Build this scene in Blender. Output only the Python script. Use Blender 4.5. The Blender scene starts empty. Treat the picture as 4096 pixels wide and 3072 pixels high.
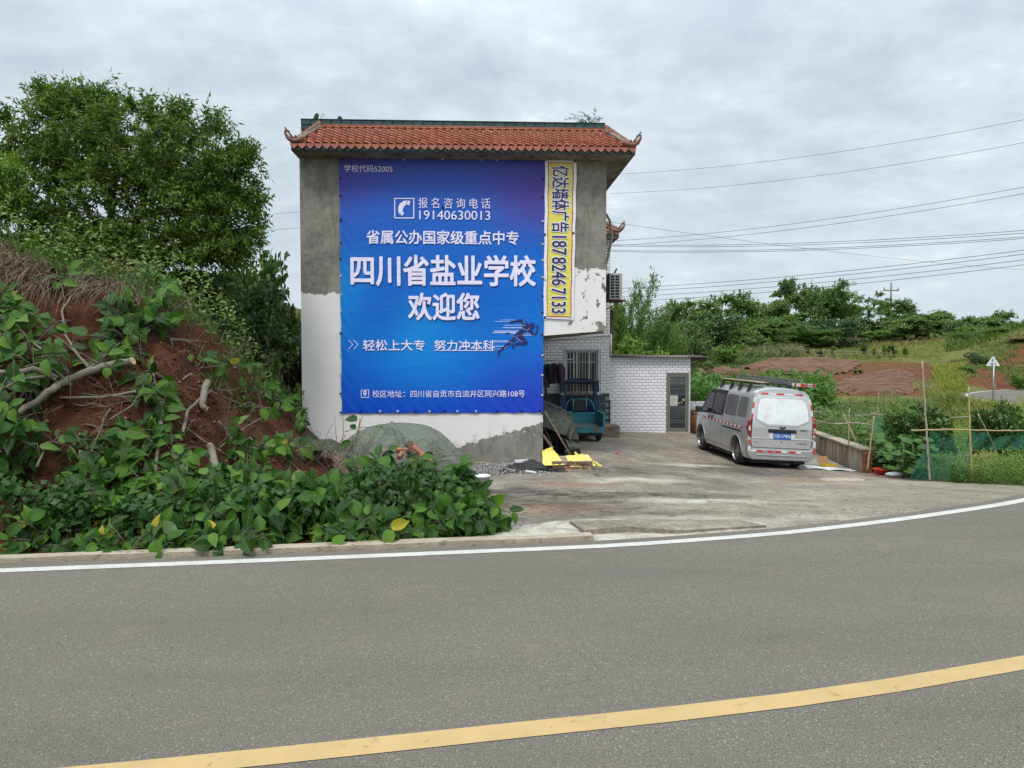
import bpy, math, random
import numpy as np
from mathutils import Vector, Matrix, Euler, noise as mnoise

random.seed(7); rng = np.random.default_rng(11)
scn = bpy.context.scene
COL = scn.collection
R = math.radians

# ------------------------------------------------------------------ camera
H = 1.9; TILT = R(2.285); F = 2958.0
cd = bpy.data.cameras.new('camera'); cam = bpy.data.objects.new('camera', cd); COL.objects.link(cam)
cam.location = (0, 0, H); cam.rotation_euler = (R(90) - TILT, 0, 0)
cd.sensor_width = 36; cd.lens = F / 4096 * 36; cd.clip_start = .05; cd.clip_end = 3000
scn.camera = cam

# ------------------------------------------------------------------ light
SUN_EL, SUN_AZ = R(58), R(200)      # azimuth clockwise from +Y: high sun behind the cloud, over the camera's shoulder
sd = bpy.data.lights.new('sun', 'SUN'); sun = bpy.data.objects.new('sun', sd); COL.objects.link(sun)
sd.energy = 1.5; sd.angle = R(14); sd.color = (1, .965, .91)
sdir = Vector((math.sin(SUN_AZ) * math.cos(SUN_EL), math.cos(SUN_AZ) * math.cos(SUN_EL), math.sin(SUN_EL)))
sun.rotation_euler = sdir.to_track_quat('Z', 'Y').to_euler(); sun.location = sdir * 60

w = bpy.data.worlds.new('World'); scn.world = w; w.use_nodes = True
nt = w.node_tree; nt.nodes.clear()
def N(t, **k):
    n = nt.nodes.new(t)
    for a, b in k.items():
        if isinstance(a, str) and hasattr(n, a): setattr(n, a, b)
    return n
def LK(a, b): nt.links.new(a, b)
out = N('ShaderNodeOutputWorld'); bg = N('ShaderNodeBackground')
sky = N('ShaderNodeTexSky', sky_type='NISHITA', sun_disc=False)
sky.sun_elevation = SUN_EL; sky.sun_rotation = SUN_AZ; sky.dust_density = 2.5; sky.air_density = 1.0
tc = N('ShaderNodeTexCoord'); sep = N('ShaderNodeSeparateXYZ'); LK(tc.outputs['Generated'], sep.inputs[0])
def math_(op, a, b=None, clamp=False):
    n = N('ShaderNodeMath', operation=op, use_clamp=clamp)
    for i, x in enumerate((a, b)):
        if x is None: continue
        if isinstance(x, (int, float)): n.inputs[i].default_value = x
        else: LK(x, n.inputs[i])
    return n.outputs[0]
zc = math_('MAXIMUM', sep.outputs['Z'], 0.0)
den = math_('ADD', zc, .28)
px_ = math_('DIVIDE', sep.outputs['X'], den); py_ = math_('DIVIDE', sep.outputs['Y'], den)
cmb = N('ShaderNodeCombineXYZ'); LK(px_, cmb.inputs[0]); LK(py_, cmb.inputs[1])
def wnoise(scale, det, rough, dist=0, off=(0, 0, 0), st=(1, 1, 1)):
    m = N('ShaderNodeMapping'); m.inputs['Location'].default_value = off; m.inputs['Scale'].default_value = st
    LK(cmb.outputs[0], m.inputs[0])
    n = N('ShaderNodeTexNoise'); n.inputs['Scale'].default_value = scale; n.inputs['Detail'].default_value = det
    n.inputs['Roughness'].default_value = rough; n.inputs['Distortion'].default_value = dist
    LK(m.outputs[0], n.inputs['Vector']); return n.outputs['Fac']
big = wnoise(1.1, 3, .5, .3, (3.1, 1.2, 0)); mid = wnoise(4.2, 5, .58, .2, (0, 0, 0), (1, 1.35, 1)); fin = wnoise(12, 5, .6, .2)
cl = math_('ADD', math_('ADD', math_('MULTIPLY', big, .40), math_('MULTIPLY', mid, .42)), math_('MULTIPLY', fin, .18))
rp = N('ShaderNodeValToRGB'); LK(cl, rp.inputs[0])
e = rp.color_ramp.elements
e[0].position = .39; e[0].color = (.53, .605, .685, 1); e[1].position = .62; e[1].color = (.90, .935, .945, 1)
m1 = e.new(.47); m1.color = (.60, .685, .75, 1); m2 = e.new(.56); m2.color = (.71, .79, .845, 1)
# veil towards the horizon, brighter cloud towards the zenith (overcast)
hz = N('ShaderNodeMix', data_type='RGBA')
hf = N('ShaderNodeMapRange'); LK(zc, hf.inputs[0]); hf.inputs[1].default_value = 0; hf.inputs[2].default_value = .22
hf.inputs[3].default_value = .85; hf.inputs[4].default_value = 0
LK(hf.outputs[0], hz.inputs[0]); LK(rp.outputs[0], hz.inputs[6]); hz.inputs[7].default_value = (.60, .69, .77, 1)
zen = N('ShaderNodeMapRange'); LK(zc, zen.inputs[0]); zen.inputs[1].default_value = .35; zen.inputs[2].default_value = .95
zen.inputs[3].default_value = 1; zen.inputs[4].default_value = 2.5
cloud = N('ShaderNodeVectorMath', operation='SCALE'); LK(hz.outputs[2], cloud.inputs[0]); LK(zen.outputs[0], cloud.inputs['Scale'])
sc10 = N('ShaderNodeVectorMath', operation='SCALE'); LK(cloud.outputs[0], sc10.inputs[0]); sc10.inputs['Scale'].default_value = 7.9
mx = N('ShaderNodeMix', data_type='RGBA'); mx.inputs[0].default_value = .9
LK(sky.outputs[0], mx.inputs[6]); LK(sc10.outputs[0], mx.inputs[7]); LK(mx.outputs[2], bg.inputs[0])
bg.inputs[1].default_value = .1
LK(bg.outputs[0], out.inputs[0])
scn.view_settings.view_transform = 'Standard'; scn.view_settings.look = 'None'; scn.view_settings.gamma = 1
scn.view_settings.exposure = 0.5
scn.view_settings.use_curve_mapping = False
scn.cycles.max_bounces = 6; scn.cycles.transparent_max_bounces = 12

# ------------------------------------------------------------------ picture -> place helpers
def ray(px, py):
    dx = px - 2048; dy = 1536 - py
    return Vector((dx, F * math.cos(TILT) + dy * math.sin(TILT), -F * math.sin(TILT) + dy * math.cos(TILT)))
def at(px, py, Y):
    r = ray(px, py); return r * (Y / r.y) + Vector((0, 0, H))

# ------------------------------------------------------------------ mesh helpers
class MB:
    def __init__(s): s.v = []; s.f = []
    def add(s, vs, fs, M=None):
        n = len(s.v)
        for v in vs:
            v = Vector(v); s.v.append(tuple(M @ v) if M is not None else tuple(v))
        s.f += [tuple(i + n for i in f) for f in fs]; return s
    def box(s, x0, y0, z0, x1, y1, z1, M=None):
        return s.add([(x0, y0, z0), (x1, y0, z0), (x1, y1, z0), (x0, y1, z0), (x0, y0, z1), (x1, y0, z1), (x1, y1, z1), (x0, y1, z1)],
                     [(0, 3, 2, 1), (4, 5, 6, 7), (0, 1, 5, 4), (1, 2, 6, 5), (2, 3, 7, 6), (3, 0, 4, 7)], M)
    def bar(s, a, b, wd, th=None, up=(0, 0, 1)):
        a = Vector(a); b = Vector(b); d = b - a; L = d.length; d.normalize()
        u = Vector(up); sd_ = d.cross(u)
        if sd_.length < 1e-4: sd_ = d.cross(Vector((1, 0, 0)))
        sd_.normalize(); u = sd_.cross(d); th = th or wd
        M = Matrix((sd_, d, u)).transposed().to_4x4(); M.translation = a
        return s.box(-wd / 2, 0, -th / 2, wd / 2, L, th / 2, M)
    def tube(s, path, rad, n=6, cap=True, M=None):
        path = [Vector(p) for p in path]; m = len(path)
        if not hasattr(rad, '__len__'): rad = [rad] * m
        vs = []; fs = []; ref = None
        for i, p in enumerate(path):
            d = (path[min(i + 1, m - 1)] - path[max(i - 1, 0)]).normalized()
            if ref is None:
                ref = d.orthogonal().normalized()
            ref = (ref - d * ref.dot(d))
            ref = ref.normalized() if ref.length > 1e-6 else d.orthogonal().normalized()
            o = d.cross(ref)
            for k in range(n):
                a = 2 * math.pi * k / n
                vs.append(p + (ref * math.cos(a) + o * math.sin(a)) * rad[i])
        for i in range(m - 1):
            for k in range(n):
                a = i * n + k; b = i * n + (k + 1) % n
                fs.append((a, b, b + n, a + n))
        if cap: fs.append(tuple(range(n - 1, -1, -1))); fs.append(tuple((m - 1) * n + k for k in range(n)))
        return s.add(vs, fs, M)
    def cyl(s, a, b, r0, r1=None, n=14, M=None): return s.tube([a, b], [r0, r0 if r1 is None else r1], n, True, M)
    def lathe(s, prof, n=20, M=None):
        vs = []; fs = []; m = len(prof)
        for r, z in prof:
            for k in range(n):
                a = 2 * math.pi * k / n; vs.append((r * math.cos(a), r * math.sin(a), z))
        for i in range(m - 1):
            for k in range(n):
                a = i * n + k; b = i * n + (k + 1) % n; fs.append((a, b, b + n, a + n))
        return s.add(vs, fs, M)
    def prism(s, pts, d0, d1, ax='y', M=None):
        n = len(pts)
        def P(u, v, d): return {'y': (u, d, v), 'x': (d, u, v), 'z': (u, v, d)}[ax]
        vs = [P(u, v, d0) for u, v in pts] + [P(u, v, d1) for u, v in pts]
        fs = [tuple(range(n - 1, -1, -1)), tuple(range(n, 2 * n))] + [(i, (i + 1) % n, (i + 1) % n + n, i + n) for i in range(n)]
        return s.add(vs, fs, M)
    def grid(s, fn, nu, nv, M=None):
        vs = [fn(i / nu, j / nv) for j in range(nv + 1) for i in range(nu + 1)]
        fs = [(j * (nu + 1) + i, j * (nu + 1) + i + 1, (j + 1) * (nu + 1) + i + 1, (j + 1) * (nu + 1) + i) for j in range(nv) for i in range(nu)]
        return s.add(vs, fs, M)
    def mesh(s, name, mat, smooth=False, fix=True):
        me = bpy.data.meshes.new(name); me.from_pydata(s.v, [], s.f)
        if fix:
            import bmesh
            bm = bmesh.new(); bm.from_mesh(me); bmesh.ops.recalc_face_normals(bm, faces=bm.faces); bm.to_mesh(me); bm.free()
        if mat: me.materials.append(mat)
        if smooth: me.polygons.foreach_set('use_smooth', [True] * len(me.polygons))
        me.update(); return me
    def build(s, name, mat, parent=None, smooth=False, bevel=0, fix=True, loc=None, smang=None):
        return obj(name, s.mesh(name, mat, smooth or bool(smang), fix), parent, bevel, loc, smang)

def obj(name, me, parent=None, bevel=0, loc=None, smang=None):
    o = bpy.data.objects.new(name, me); COL.objects.link(o)
    if parent is not None: o.parent = parent
    if loc is not None: o.location = loc
    if bevel:
        b = o.modifiers.new('b', 'BEVEL'); b.width = bevel; b.segments = 2; b.limit_method = 'ANGLE'; b.angle_limit = R(38)
    if smang:
        me.polygons.foreach_set('use_smooth', [True] * len(me.polygons))
        try: me.set_sharp_from_angle(angle=R(smang))
        except Exception: pass
    return o
def tag(o, label=None, cat=None, group=None, kind=None):
    if label: o['label'] = label
    if cat: o['category'] = cat
    if group: o['group'] = group
    if kind: o['kind'] = kind
    return o
def thing(name, loc, label, cat, group=None, rz=0, rot=None):
    o = bpy.data.objects.new(name, None); COL.objects.link(o); o.empty_display_size = .1
    o.location = loc; o.rotation_euler = rot if rot is not None else (0, 0, rz)
    return tag(o, label, cat, group)
def inst(name, me, parent, loc=(0, 0, 0), rot=None, scale=None):
    o = bpy.data.objects.new(name, me); COL.objects.link(o); o.parent = parent; o.location = loc
    if rot is not None:
        if isinstance(rot, Matrix): o.rotation_euler = rot.to_euler()
        else: o.rotation_euler = rot
    if scale is not None: o.scale = scale if hasattr(scale, '__len__') else (scale,) * 3
    return o
def copy_tree(o, parent=None):
    c = o.copy(); COL.objects.link(c)
    if parent is not None: c.parent = parent
    for ch in list(o.children): copy_tree(ch, c)
    return c
def np_mesh(name, V, Fc, mat, smooth=True, attrs=None):
    V = np.asarray(V, dtype=np.float32); Fc = np.asarray(Fc, dtype=np.int32); k = Fc.shape[1]
    me = bpy.data.meshes.new(name); me.vertices.add(len(V)); me.vertices.foreach_set('co', V.ravel())
    me.loops.add(Fc.size); me.loops.foreach_set('vertex_index', Fc.ravel())
    me.polygons.add(len(Fc)); me.polygons.foreach_set('loop_start', np.arange(0, Fc.size, k, dtype=np.int32))
    try: me.polygons.foreach_set('loop_total', np.full(len(Fc), k, dtype=np.int32))
    except Exception: pass
    me.polygons.foreach_set('use_smooth', [smooth] * len(Fc))
    if mat: me.materials.append(mat)
    for n_, a in (attrs or {}).items():
        at_ = me.attributes.new(n_, 'FLOAT', 'POINT'); at_.data.foreach_set('value', np.asarray(a, dtype=np.float32))
    me.update(calc_edges=True); me.validate(); return me

# ------------------------------------------------------------------ material helpers
class NT:
    def __init__(s, name):
        s.m = bpy.data.materials.new(name); s.m.use_nodes = True; s.t = s.m.node_tree
        s.b = s.t.nodes['Principled BSDF']; s.out = s.t.nodes['Material Output']; s._c = {}
    def n(s, t, **k):
        q = s.t.nodes.new(t)
        for a, b in k.items(): setattr(q, a, b)
        return q
    def l(s, a, b): s.t.links.new(a, b)
    def coord(s, kind='Object', scale=(1, 1, 1), loc=(0, 0, 0), rot=(0, 0, 0)):
        if kind == 'World': src = s.n('ShaderNodeNewGeometry').outputs['Position']
        else: src = s.n('ShaderNodeTexCoord').outputs[kind]
        m = s.n('ShaderNodeMapping'); m.inputs['Scale'].default_value = scale; m.inputs['Location'].default_value = loc; m.inputs['Rotation'].default_value = rot
        s.l(src, m.inputs[0]); return m.outputs[0]
    def noise(s, vec, scale, det=4, rough=.55, dist=0):
        q = s.n('ShaderNodeTexNoise'); s.l(vec, q.inputs['Vector']); q.inputs['Scale'].default_value = scale
        q.inputs['Detail'].default_value = det; q.inputs['Roughness'].default_value = rough; q.inputs['Distortion'].default_value = dist
        return q.outputs['Fac']
    def vor(s, vec, scale, feat='F1', out_='Distance'):
        q = s.n('ShaderNodeTexVoronoi', feature=feat); s.l(vec, q.inputs['Vector']); q.inputs['Scale'].default_value = scale
        return q.outputs[out_]
    def ma(s, op, a, b=None, c=None, clamp=False):
        q = s.n('ShaderNodeMath', operation=op, use_clamp=clamp)
        for i, x in enumerate((a, b, c)):
            if x is None: continue
            if isinstance(x, (int, float)): q.inputs[i].default_value = x
            else: s.l(x, q.inputs[i])
        return q.outputs[0]
    def mr(s, x, a, b, c=0, d=1, smooth=False):
        q = s.n('ShaderNodeMapRange', clamp=True)
        if smooth: q.interpolation_type = 'SMOOTHSTEP'
        s.l(x, q.inputs[0])
        for i, y in enumerate((a, b, c, d)):
            if isinstance(y, (int, float)): q.inputs[i + 1].default_value = y
            else: s.l(y, q.inputs[i + 1])
        return q.outputs[0]
    def mix(s, f, a, b, mode='MIX'):
        q = s.n('ShaderNodeMix', data_type='RGBA', blend_type=mode)
        for i, x in ((0, f), (6, a), (7, b)):
            if isinstance(x, (int, float)) and i == 0: q.inputs[0].default_value = x
            elif isinstance(x, tuple): q.inputs[i].default_value = (*x, 1)[:4]
            elif isinstance(x, (int, float)): q.inputs[i].default_value = (x, x, x, 1)
            else: s.l(x, q.inputs[i])
        return q.outputs[2]
    def ramp(s, x, stops):
        q = s.n('ShaderNodeValToRGB'); s.l(x, q.inputs[0]); e_ = q.color_ramp.elements
        e_[0].position = stops[0][0]; e_[0].color = (*stops[0][1], 1); e_[1].position = stops[-1][0]; e_[1].color = (*stops[-1][1], 1)
        for p, c in stops[1:-1]: z = e_.new(p); z.color = (*c, 1)
        return q.outputs[0]
    def bump(s, h, strength=.3, dist=.01, prev=None):
        q = s.n('ShaderNodeBump'); s.l(h, q.inputs['Height']); q.inputs['Strength'].default_value = strength; q.inputs['Distance'].default_value = dist
        if prev is not None: s.l(prev, q.inputs['Normal'])
        return q.outputs[0]
    def attr(s, n_): q = s.n('ShaderNodeAttribute'); q.attribute_name = n_; return q.outputs['Fac']
    def xyz(s, vec): q = s.n('ShaderNodeSeparateXYZ'); s.l(vec, q.inputs[0]); return q.outputs
    def set(s, col=None, rough=None, bump=None, metal=None, spec=None):
        for key, x in (('Base Color', col), ('Roughness', rough), ('Normal', bump), ('Metallic', metal), ('Specular IOR Level', spec)):
            if x is None: continue
            i = s.b.inputs[key]
            if isinstance(x, tuple): i.default_value = (*x, 1)[:4]
            elif isinstance(x, (int, float)): i.default_value = x
            else: s.l(x, i)
        return s.m
    def rnd(s): return s.n('ShaderNodeObjectInfo').outputs['Random']
    def isl(s): return s.n('ShaderNodeNewGeometry').outputs['Random Per Island']

def M(name, c1, c2=None, scale=4, det=5, rough=.8, bump=0, bscale=60, metal=0, spec=.4, coord='Object', rv=0, st=(1, 1, 1), c3=None, s3=18, f3=(.6, .75), bd=.01):
    """general weathered material: two tones in a noise, optional stains, fine relief, small shift per object"""
    n = NT(name); v = n.coord(coord, st); c = c1
    if c2 is not None:
        c = n.mix(n.mr(n.noise(v, scale, det, .6), .35, .65), c1, c2)
    if c3 is not None:
        c = n.mix(n.mr(n.noise(v, s3, 6, .62, .3), f3[0], f3[1]), c, c3)
    if rv:
        c = n.mix(1, c if not isinstance(c, tuple) else c, n.ramp(n.rnd(), [(0, (1 - rv,) * 3), (1, (1 + rv * .6,) * 3)]), 'MULTIPLY')
    b = None
    if bump: b = n.bump(n.noise(v, bscale, 4, .6), bump, bd)
    return n.set(c, rough, b, metal, spec)

def leafmat(name, dark, light, back=None, trans=.3, nscale=1.2, rough=.5, yellow=None, perobj=False, spec=.35):
    n = NT(name); g = n.n('ShaderNodeNewGeometry'); v = n.coord('Object')
    r = n.rnd() if perobj else g.outputs['Random Per Island']
    f = n.ma('ADD', n.ma('MULTIPLY', r, .55), n.ma('MULTIPLY', n.noise(v, nscale, 3, .5), .6))
    c = n.mix(n.mr(f, .2, .85), dark, light)
    ob = n.rnd()
    if not perobj: c = n.mix(1, c, n.ramp(ob, [(0, (.78, .82, .9)), (.5, (1, 1, 1)), (1, (1.2, 1.12, .85))]), 'MULTIPLY')
    if yellow: c = n.mix(n.mr(r, .975, .985), c, yellow)
    if back: c = n.mix(g.outputs['Backfacing'], c, back)
    n.set(c, rough, None, 0, spec)
    tr = n.n('ShaderNodeBsdfTranslucent'); n.l(n.mix(1, c, (1.25, 1.5, .5), 'MULTIPLY'), tr.inputs[0])
    ms = n.n('ShaderNodeMixShader'); ms.inputs[0].default_value = trans
    n.l(n.b.outputs[0], ms.inputs[1]); n.l(tr.outputs[0], ms.inputs[2]); n.l(ms.outputs[0], n.out.inputs[0])
    return n.m

# ================================================================== GROUND SHAPE
def _h(ix, iy, seed):
    n_ = (ix * 374761393 + iy * 668265263 + seed * 2246822519) & 0xffffffff
    n_ = ((n_ ^ (n_ >> 13)) * 1274126177) & 0xffffffff
    return ((n_ ^ (n_ >> 16)) & 0xffff) / 65535.0
def vnoise(x, y, seed=0):
    x = np.asarray(x, float); y = np.asarray(y, float)
    ix = np.floor(x).astype(np.int64); iy = np.floor(y).astype(np.int64); fx = x - ix; fy = y - iy
    fx = fx * fx * (3 - 2 * fx); fy = fy * fy * (3 - 2 * fy)
    a = _h(ix, iy, seed); b = _h(ix + 1, iy, seed); c = _h(ix, iy + 1, seed); d = _h(ix + 1, iy + 1, seed)
    return (a * (1 - fx) + b * fx) * (1 - fy) + (c * (1 - fx) + d * fx) * fy
def fbm(x, y, sc, octv=4, seed=0):
    s = 0; a = .5; t = 0
    for k in range(octv): s = s + a * vnoise(np.asarray(x) * sc * 2 ** k + 17.3 * k, np.asarray(y) * sc * 2 ** k - 9.1 * k, seed + k); t += a; a *= .5
    return s / t - .5
def sm(x, a, b): t = np.clip((np.asarray(x, float) - a) / (b - a), 0, 1); return t * t * (3 - 2 * t)

LW0 = [(-60, 2.2), (-30, 3.2), (-14, 5.0), (-8, 5.92), (-4.5, 6.43), (-2.17, 6.77), (-.47, 7.04), (.89, 7.26), (1.87, 7.50), (2.94, 7.82), (3.85, 8.18), (4.85, 8.63),
       (5.65, 9.02), (6.65, 9.56), (9.5, 11.5), (12.5, 14.2), (15.3, 17.6), (17.4, 21.5), (18.7, 25.5), (19.4, 29.5), (20.4, 33), (22.3, 36), (25.5, 39), (30, 41.5), (38, 44), (60, 48), (110, 56)]
def catmull(P, step=.5):
    P = [np.array(p, float) for p in P]; out_ = []
    for i in range(len(P) - 1):
        p0 = P[max(i - 1, 0)]; p1 = P[i]; p2 = P[i + 1]; p3 = P[min(i + 2, len(P) - 1)]
        L = np.linalg.norm(p2 - p1); n_ = max(1, int(L / step))
        t1 = (p2 - p0) / max(np.linalg.norm(p2 - p0), 1e-6) * L; t2 = (p3 - p1) / max(np.linalg.norm(p3 - p1), 1e-6) * L
        for k in range(n_):
            t = k / n_; out_.append((2 * t**3 - 3 * t**2 + 1) * p1 + (t**3 - 2 * t**2 + t) * t1 + (-2 * t**3 + 3 * t**2) * p2 + (t**3 - t**2) * t2)
    out_.append(P[-1]); return np.array(out_)
LW = catmull(LW0, .5)
_d = np.gradient(LW, axis=0); _d /= np.linalg.norm(_d, axis=1)[:, None]
LN = np.stack([-_d[:, 1], _d[:, 0]], 1)      # normal to the house side
def tdist(x, y):
    """signed distance beyond the white edge line (positive on the house side)"""
    x = np.asarray(x, float).ravel(); y = np.asarray(y, float).ravel(); best = np.full(x.shape, 1e9); sg = np.ones(x.shape)
    L = LW[::2]
    if x.size < 4000:
        a = L[:-1]; d = L[1:] - a; l2 = (d ** 2).sum(1); ax = x[:, None] - a[None, :, 0]; ay = y[:, None] - a[None, :, 1]; s = np.clip((ax * d[:, 0] + ay * d[:, 1]) / l2, 0, 1)
        qx = ax - s * d[:, 0]; qy = ay - s * d[:, 1]; dd = qx * qx + qy * qy; k = dd.argmin(1); r_ = np.arange(len(x)); sg = np.sign(d[k, 0] * qy[r_, k] - d[k, 1] * qx[r_, k])
        return np.sqrt(dd[r_, k]) * np.where(sg == 0, 1, sg)
    for a, b in zip(L[:-1], L[1:]):
        d = b - a; l2 = d @ d; s = np.clip(((x - a[0]) * d[0] + (y - a[1]) * d[1]) / l2, 0, 1)
        qx = x - a[0] - s * d[0]; qy = y - a[1] - s * d[1]; dd = qx * qx + qy * qy
        m = dd < best - 1e-9; best = np.where(m, dd, best); sg = np.where(m, np.sign(d[0] * qy - d[1] * qx), sg)
    return np.sqrt(best) * np.where(sg == 0, 1, sg)

CX = [-30, -14, -8, -6.8, -5.6, -4.6, -4.1, -3.3, -2.5, -1.7]; CZ = [4.6, 4.1, 3.85, 3.55, 3.1, 2.4, 1.6, .75, .2, 0]
def ground(x, y, rough=True):
    shp = np.shape(x); x = np.asarray(x, float).ravel(); y = np.asarray(y, float).ravel()
    t = tdist(x, y)
    A = np.interp(t, [-.3, 0, .3, 1, 3, 6, 9, 12, 18], [-.12, -.1, -.03, -.05, -.2, -.42, -.58, -.62, -.63])
    B = -.078 * np.clip(x - 2, 0, 7) * np.interp(y, [8, 14, 18, 25], [0, .9, 1.15, .4])
    z = A + B
    # left earth bank
    wob = fbm(x, y, .8, 3, 5) * .9 if rough else 0
    s = np.clip((t - .95 + wob * np.clip(t, 0, 1)) / 3.7, 0, 1)
    prof = s ** 1.25 * (2.1 - 1.1 * s) ; prof = np.clip(prof, 0, 1.0)
    cz = np.interp(x, CX, CZ)
    fall = 1 - sm(y, 12.6, 15.2) * sm(x, -6.6, -5.2)
    bank = cz * prof * fall + .5 * sm(y, 12, 15) * sm(-x, 6.0, 7.5)
    if rough: bank = bank + np.clip(cz, 0, 1.2) * sm(t, .8, 2.2) * (fbm(x, y, 2.2, 5, 9) * .42 + np.abs(fbm(x * 1.6, y * .5, 2.4, 3, 19)) * -.25 + fbm(x, y, 7, 3, 29) * .10 + (vnoise(x * 1.1, y * 1.1 + t * .8, 3) - .5) * .2) * fall
    z = z + bank
    # garden, fields and hill
    u = x / np.maximum(y, 1)
    Hh = np.interp(y, [18, 27, 34, 40, 46, 54, 60, 75, 95, 112, 150, 230], [-1.0, -1.0, -.15, .3, 1.0, 1.45, 2.2, 3.7, 5.6, 6.2, 5.5, -2])
    fac = np.interp(u, [0, .12, .25, .5, .6, .66, .8, 1.2], [.6, .8, .95, 1, .85, .5, .3, .15])
    Hh = np.where(Hh > 0, Hh * (fac * sm(y, 44, 60) + 1 - sm(y, 44, 60)), Hh)
    Hh = Hh + 3.4 * np.exp(-((x - 40.5) ** 2 / (2 * 3.8 ** 2)) - ((y - 56) ** 2 / (2 * 6. ** 2)))
    if rough: Hh = Hh + fbm(x, y, .18, 4, 21) * np.interp(y, [20, 40, 80], [.15, .3, .8])
    g = np.where(y > 27, Hh, np.interp(y, [10, 14, 20], [-.55, -.85, -1.0]))
    gard = np.maximum(sm(x - np.interp(y, [9, 13.8, 15.5, 17.8, 25.6, 30], [11, 9.6, 8.75, 8.6, 9.3, 9.3]), 0.0, .5), sm(y, 25.6, 26.4))
    gard = gard * sm(x, -1, 1.5) + sm(x, -3, -1) * (1 - sm(x, -1, 1.5)) * sm(y, 26, 30) + sm(-x, 3, 3.1) * sm(y, 26, 45)
    gard = np.clip(gard, 0, 1)
    z = z * (1 - gard) + g * gard
    # road cut and verge
    z = np.where(t < 6, np.minimum(z, np.where(x > 7, -.035 + .95 * np.maximum(t - .8, 0), z)), z)
    z = np.where((x > 11.3) & (t > 0), np.maximum(z, -.035 - .5 * np.maximum(t - 1.2, 0)), z)
    z = np.where(t < .28, np.minimum(z, np.where(x > 9, -.03, -.1)), z)
    tr = -t - 7.2
    z = np.where(tr > 0, np.where(y > 44, -.1 + np.minimum(tr * .5, 3), -.1 + np.minimum(tr * .04, .6)), z)
    return z.reshape(shp)
def gz(x, y): return float(ground(np.array([x]), np.array([y]))[0])
def surf(px, py, y0=7.0, y1=120, n=500):
    """where the sight line through a photo pixel meets the ground"""
    r = ray(px, py); ys = y0 * (y1 / y0) ** (np.arange(n) / (n - 1)); xs = r.x / r.y * ys; zs = H + r.z / r.y * ys
    hit = np.nonzero(ground(xs, ys) > zs)[0]
    i = hit[0] if len(hit) else n - 1
    return Vector((xs[i], ys[i], float(ground(xs[i:i+1], ys[i:i+1])[0])))
def surfY(px, Y): x = (px - 2048) / F * Y; return Vector((x, Y, gz(x, Y)))

# ---- ground materials
def m_asphalt():
    n = NT('asphalt'); v = n.coord('World'); f1 = n.noise(v, 125, 3, .8); f2 = n.noise(v, 70, 4, .75)
    c = n.ramp(f1, [(.36, (.050, .045, .037)), (.49, (.142, .130, .108)), (.63, (.25, .229, .19))])
    sp = n.vor(v, 110, 'F1', 'Color'); sr = n.xyz(sp)[0]
    c = n.mix(n.mr(sr, .93, .96, 0, .6), c, (.34, .32, .27)); c = n.mix(n.mr(sr, .1, .05, 0, .5), c, (.05, .045, .04))
    bb_ = n.noise(n.coord('World', (.22, .9, 1), rot=(0, 0, -.12)), 1.0, 5, .65, .4); c = n.mix(n.mr(bb_, .38, .66, 0, .5), c, (.098, .091, .078))
    kk = n.vor(n.coord('World', (.5, 1.1, 1)), 1.1, 'DISTANCE_TO_EDGE'); wv = n.ma('ADD', kk, n.ma('MULTIPLY', n.ma('SUBTRACT', n.noise(v, 4, 5, .7), .5), .12)); c = n.mix(n.ma('MULTIPLY', n.mr(n.ma('ABSOLUTE', wv), 0, .004, .6, 0), n.mr(n.noise(v, .35, 2), .52, .6)), c, (.05, .045, .04))
    tr = n.noise(n.coord('World', (.35, 1.2, 1)), .8, 4, .6)
    c = n.mix(n.mr(tr, .35, .7, 0, .45), c, n.mix(.5, c, (.19, .178, .15)))
    c = n.mix(n.mr(n.noise(v, 1.7, 5, .65, .5), .60, .78, 0, .30), c, (.30, .22, .15))
    return n.set(c, n.mr(f2, .3, .7, .8, .98), n.bump(n.ma('ADD', f1, n.ma('MULTIPLY', f2, .7)), .7, .005), 0, .15)
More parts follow.
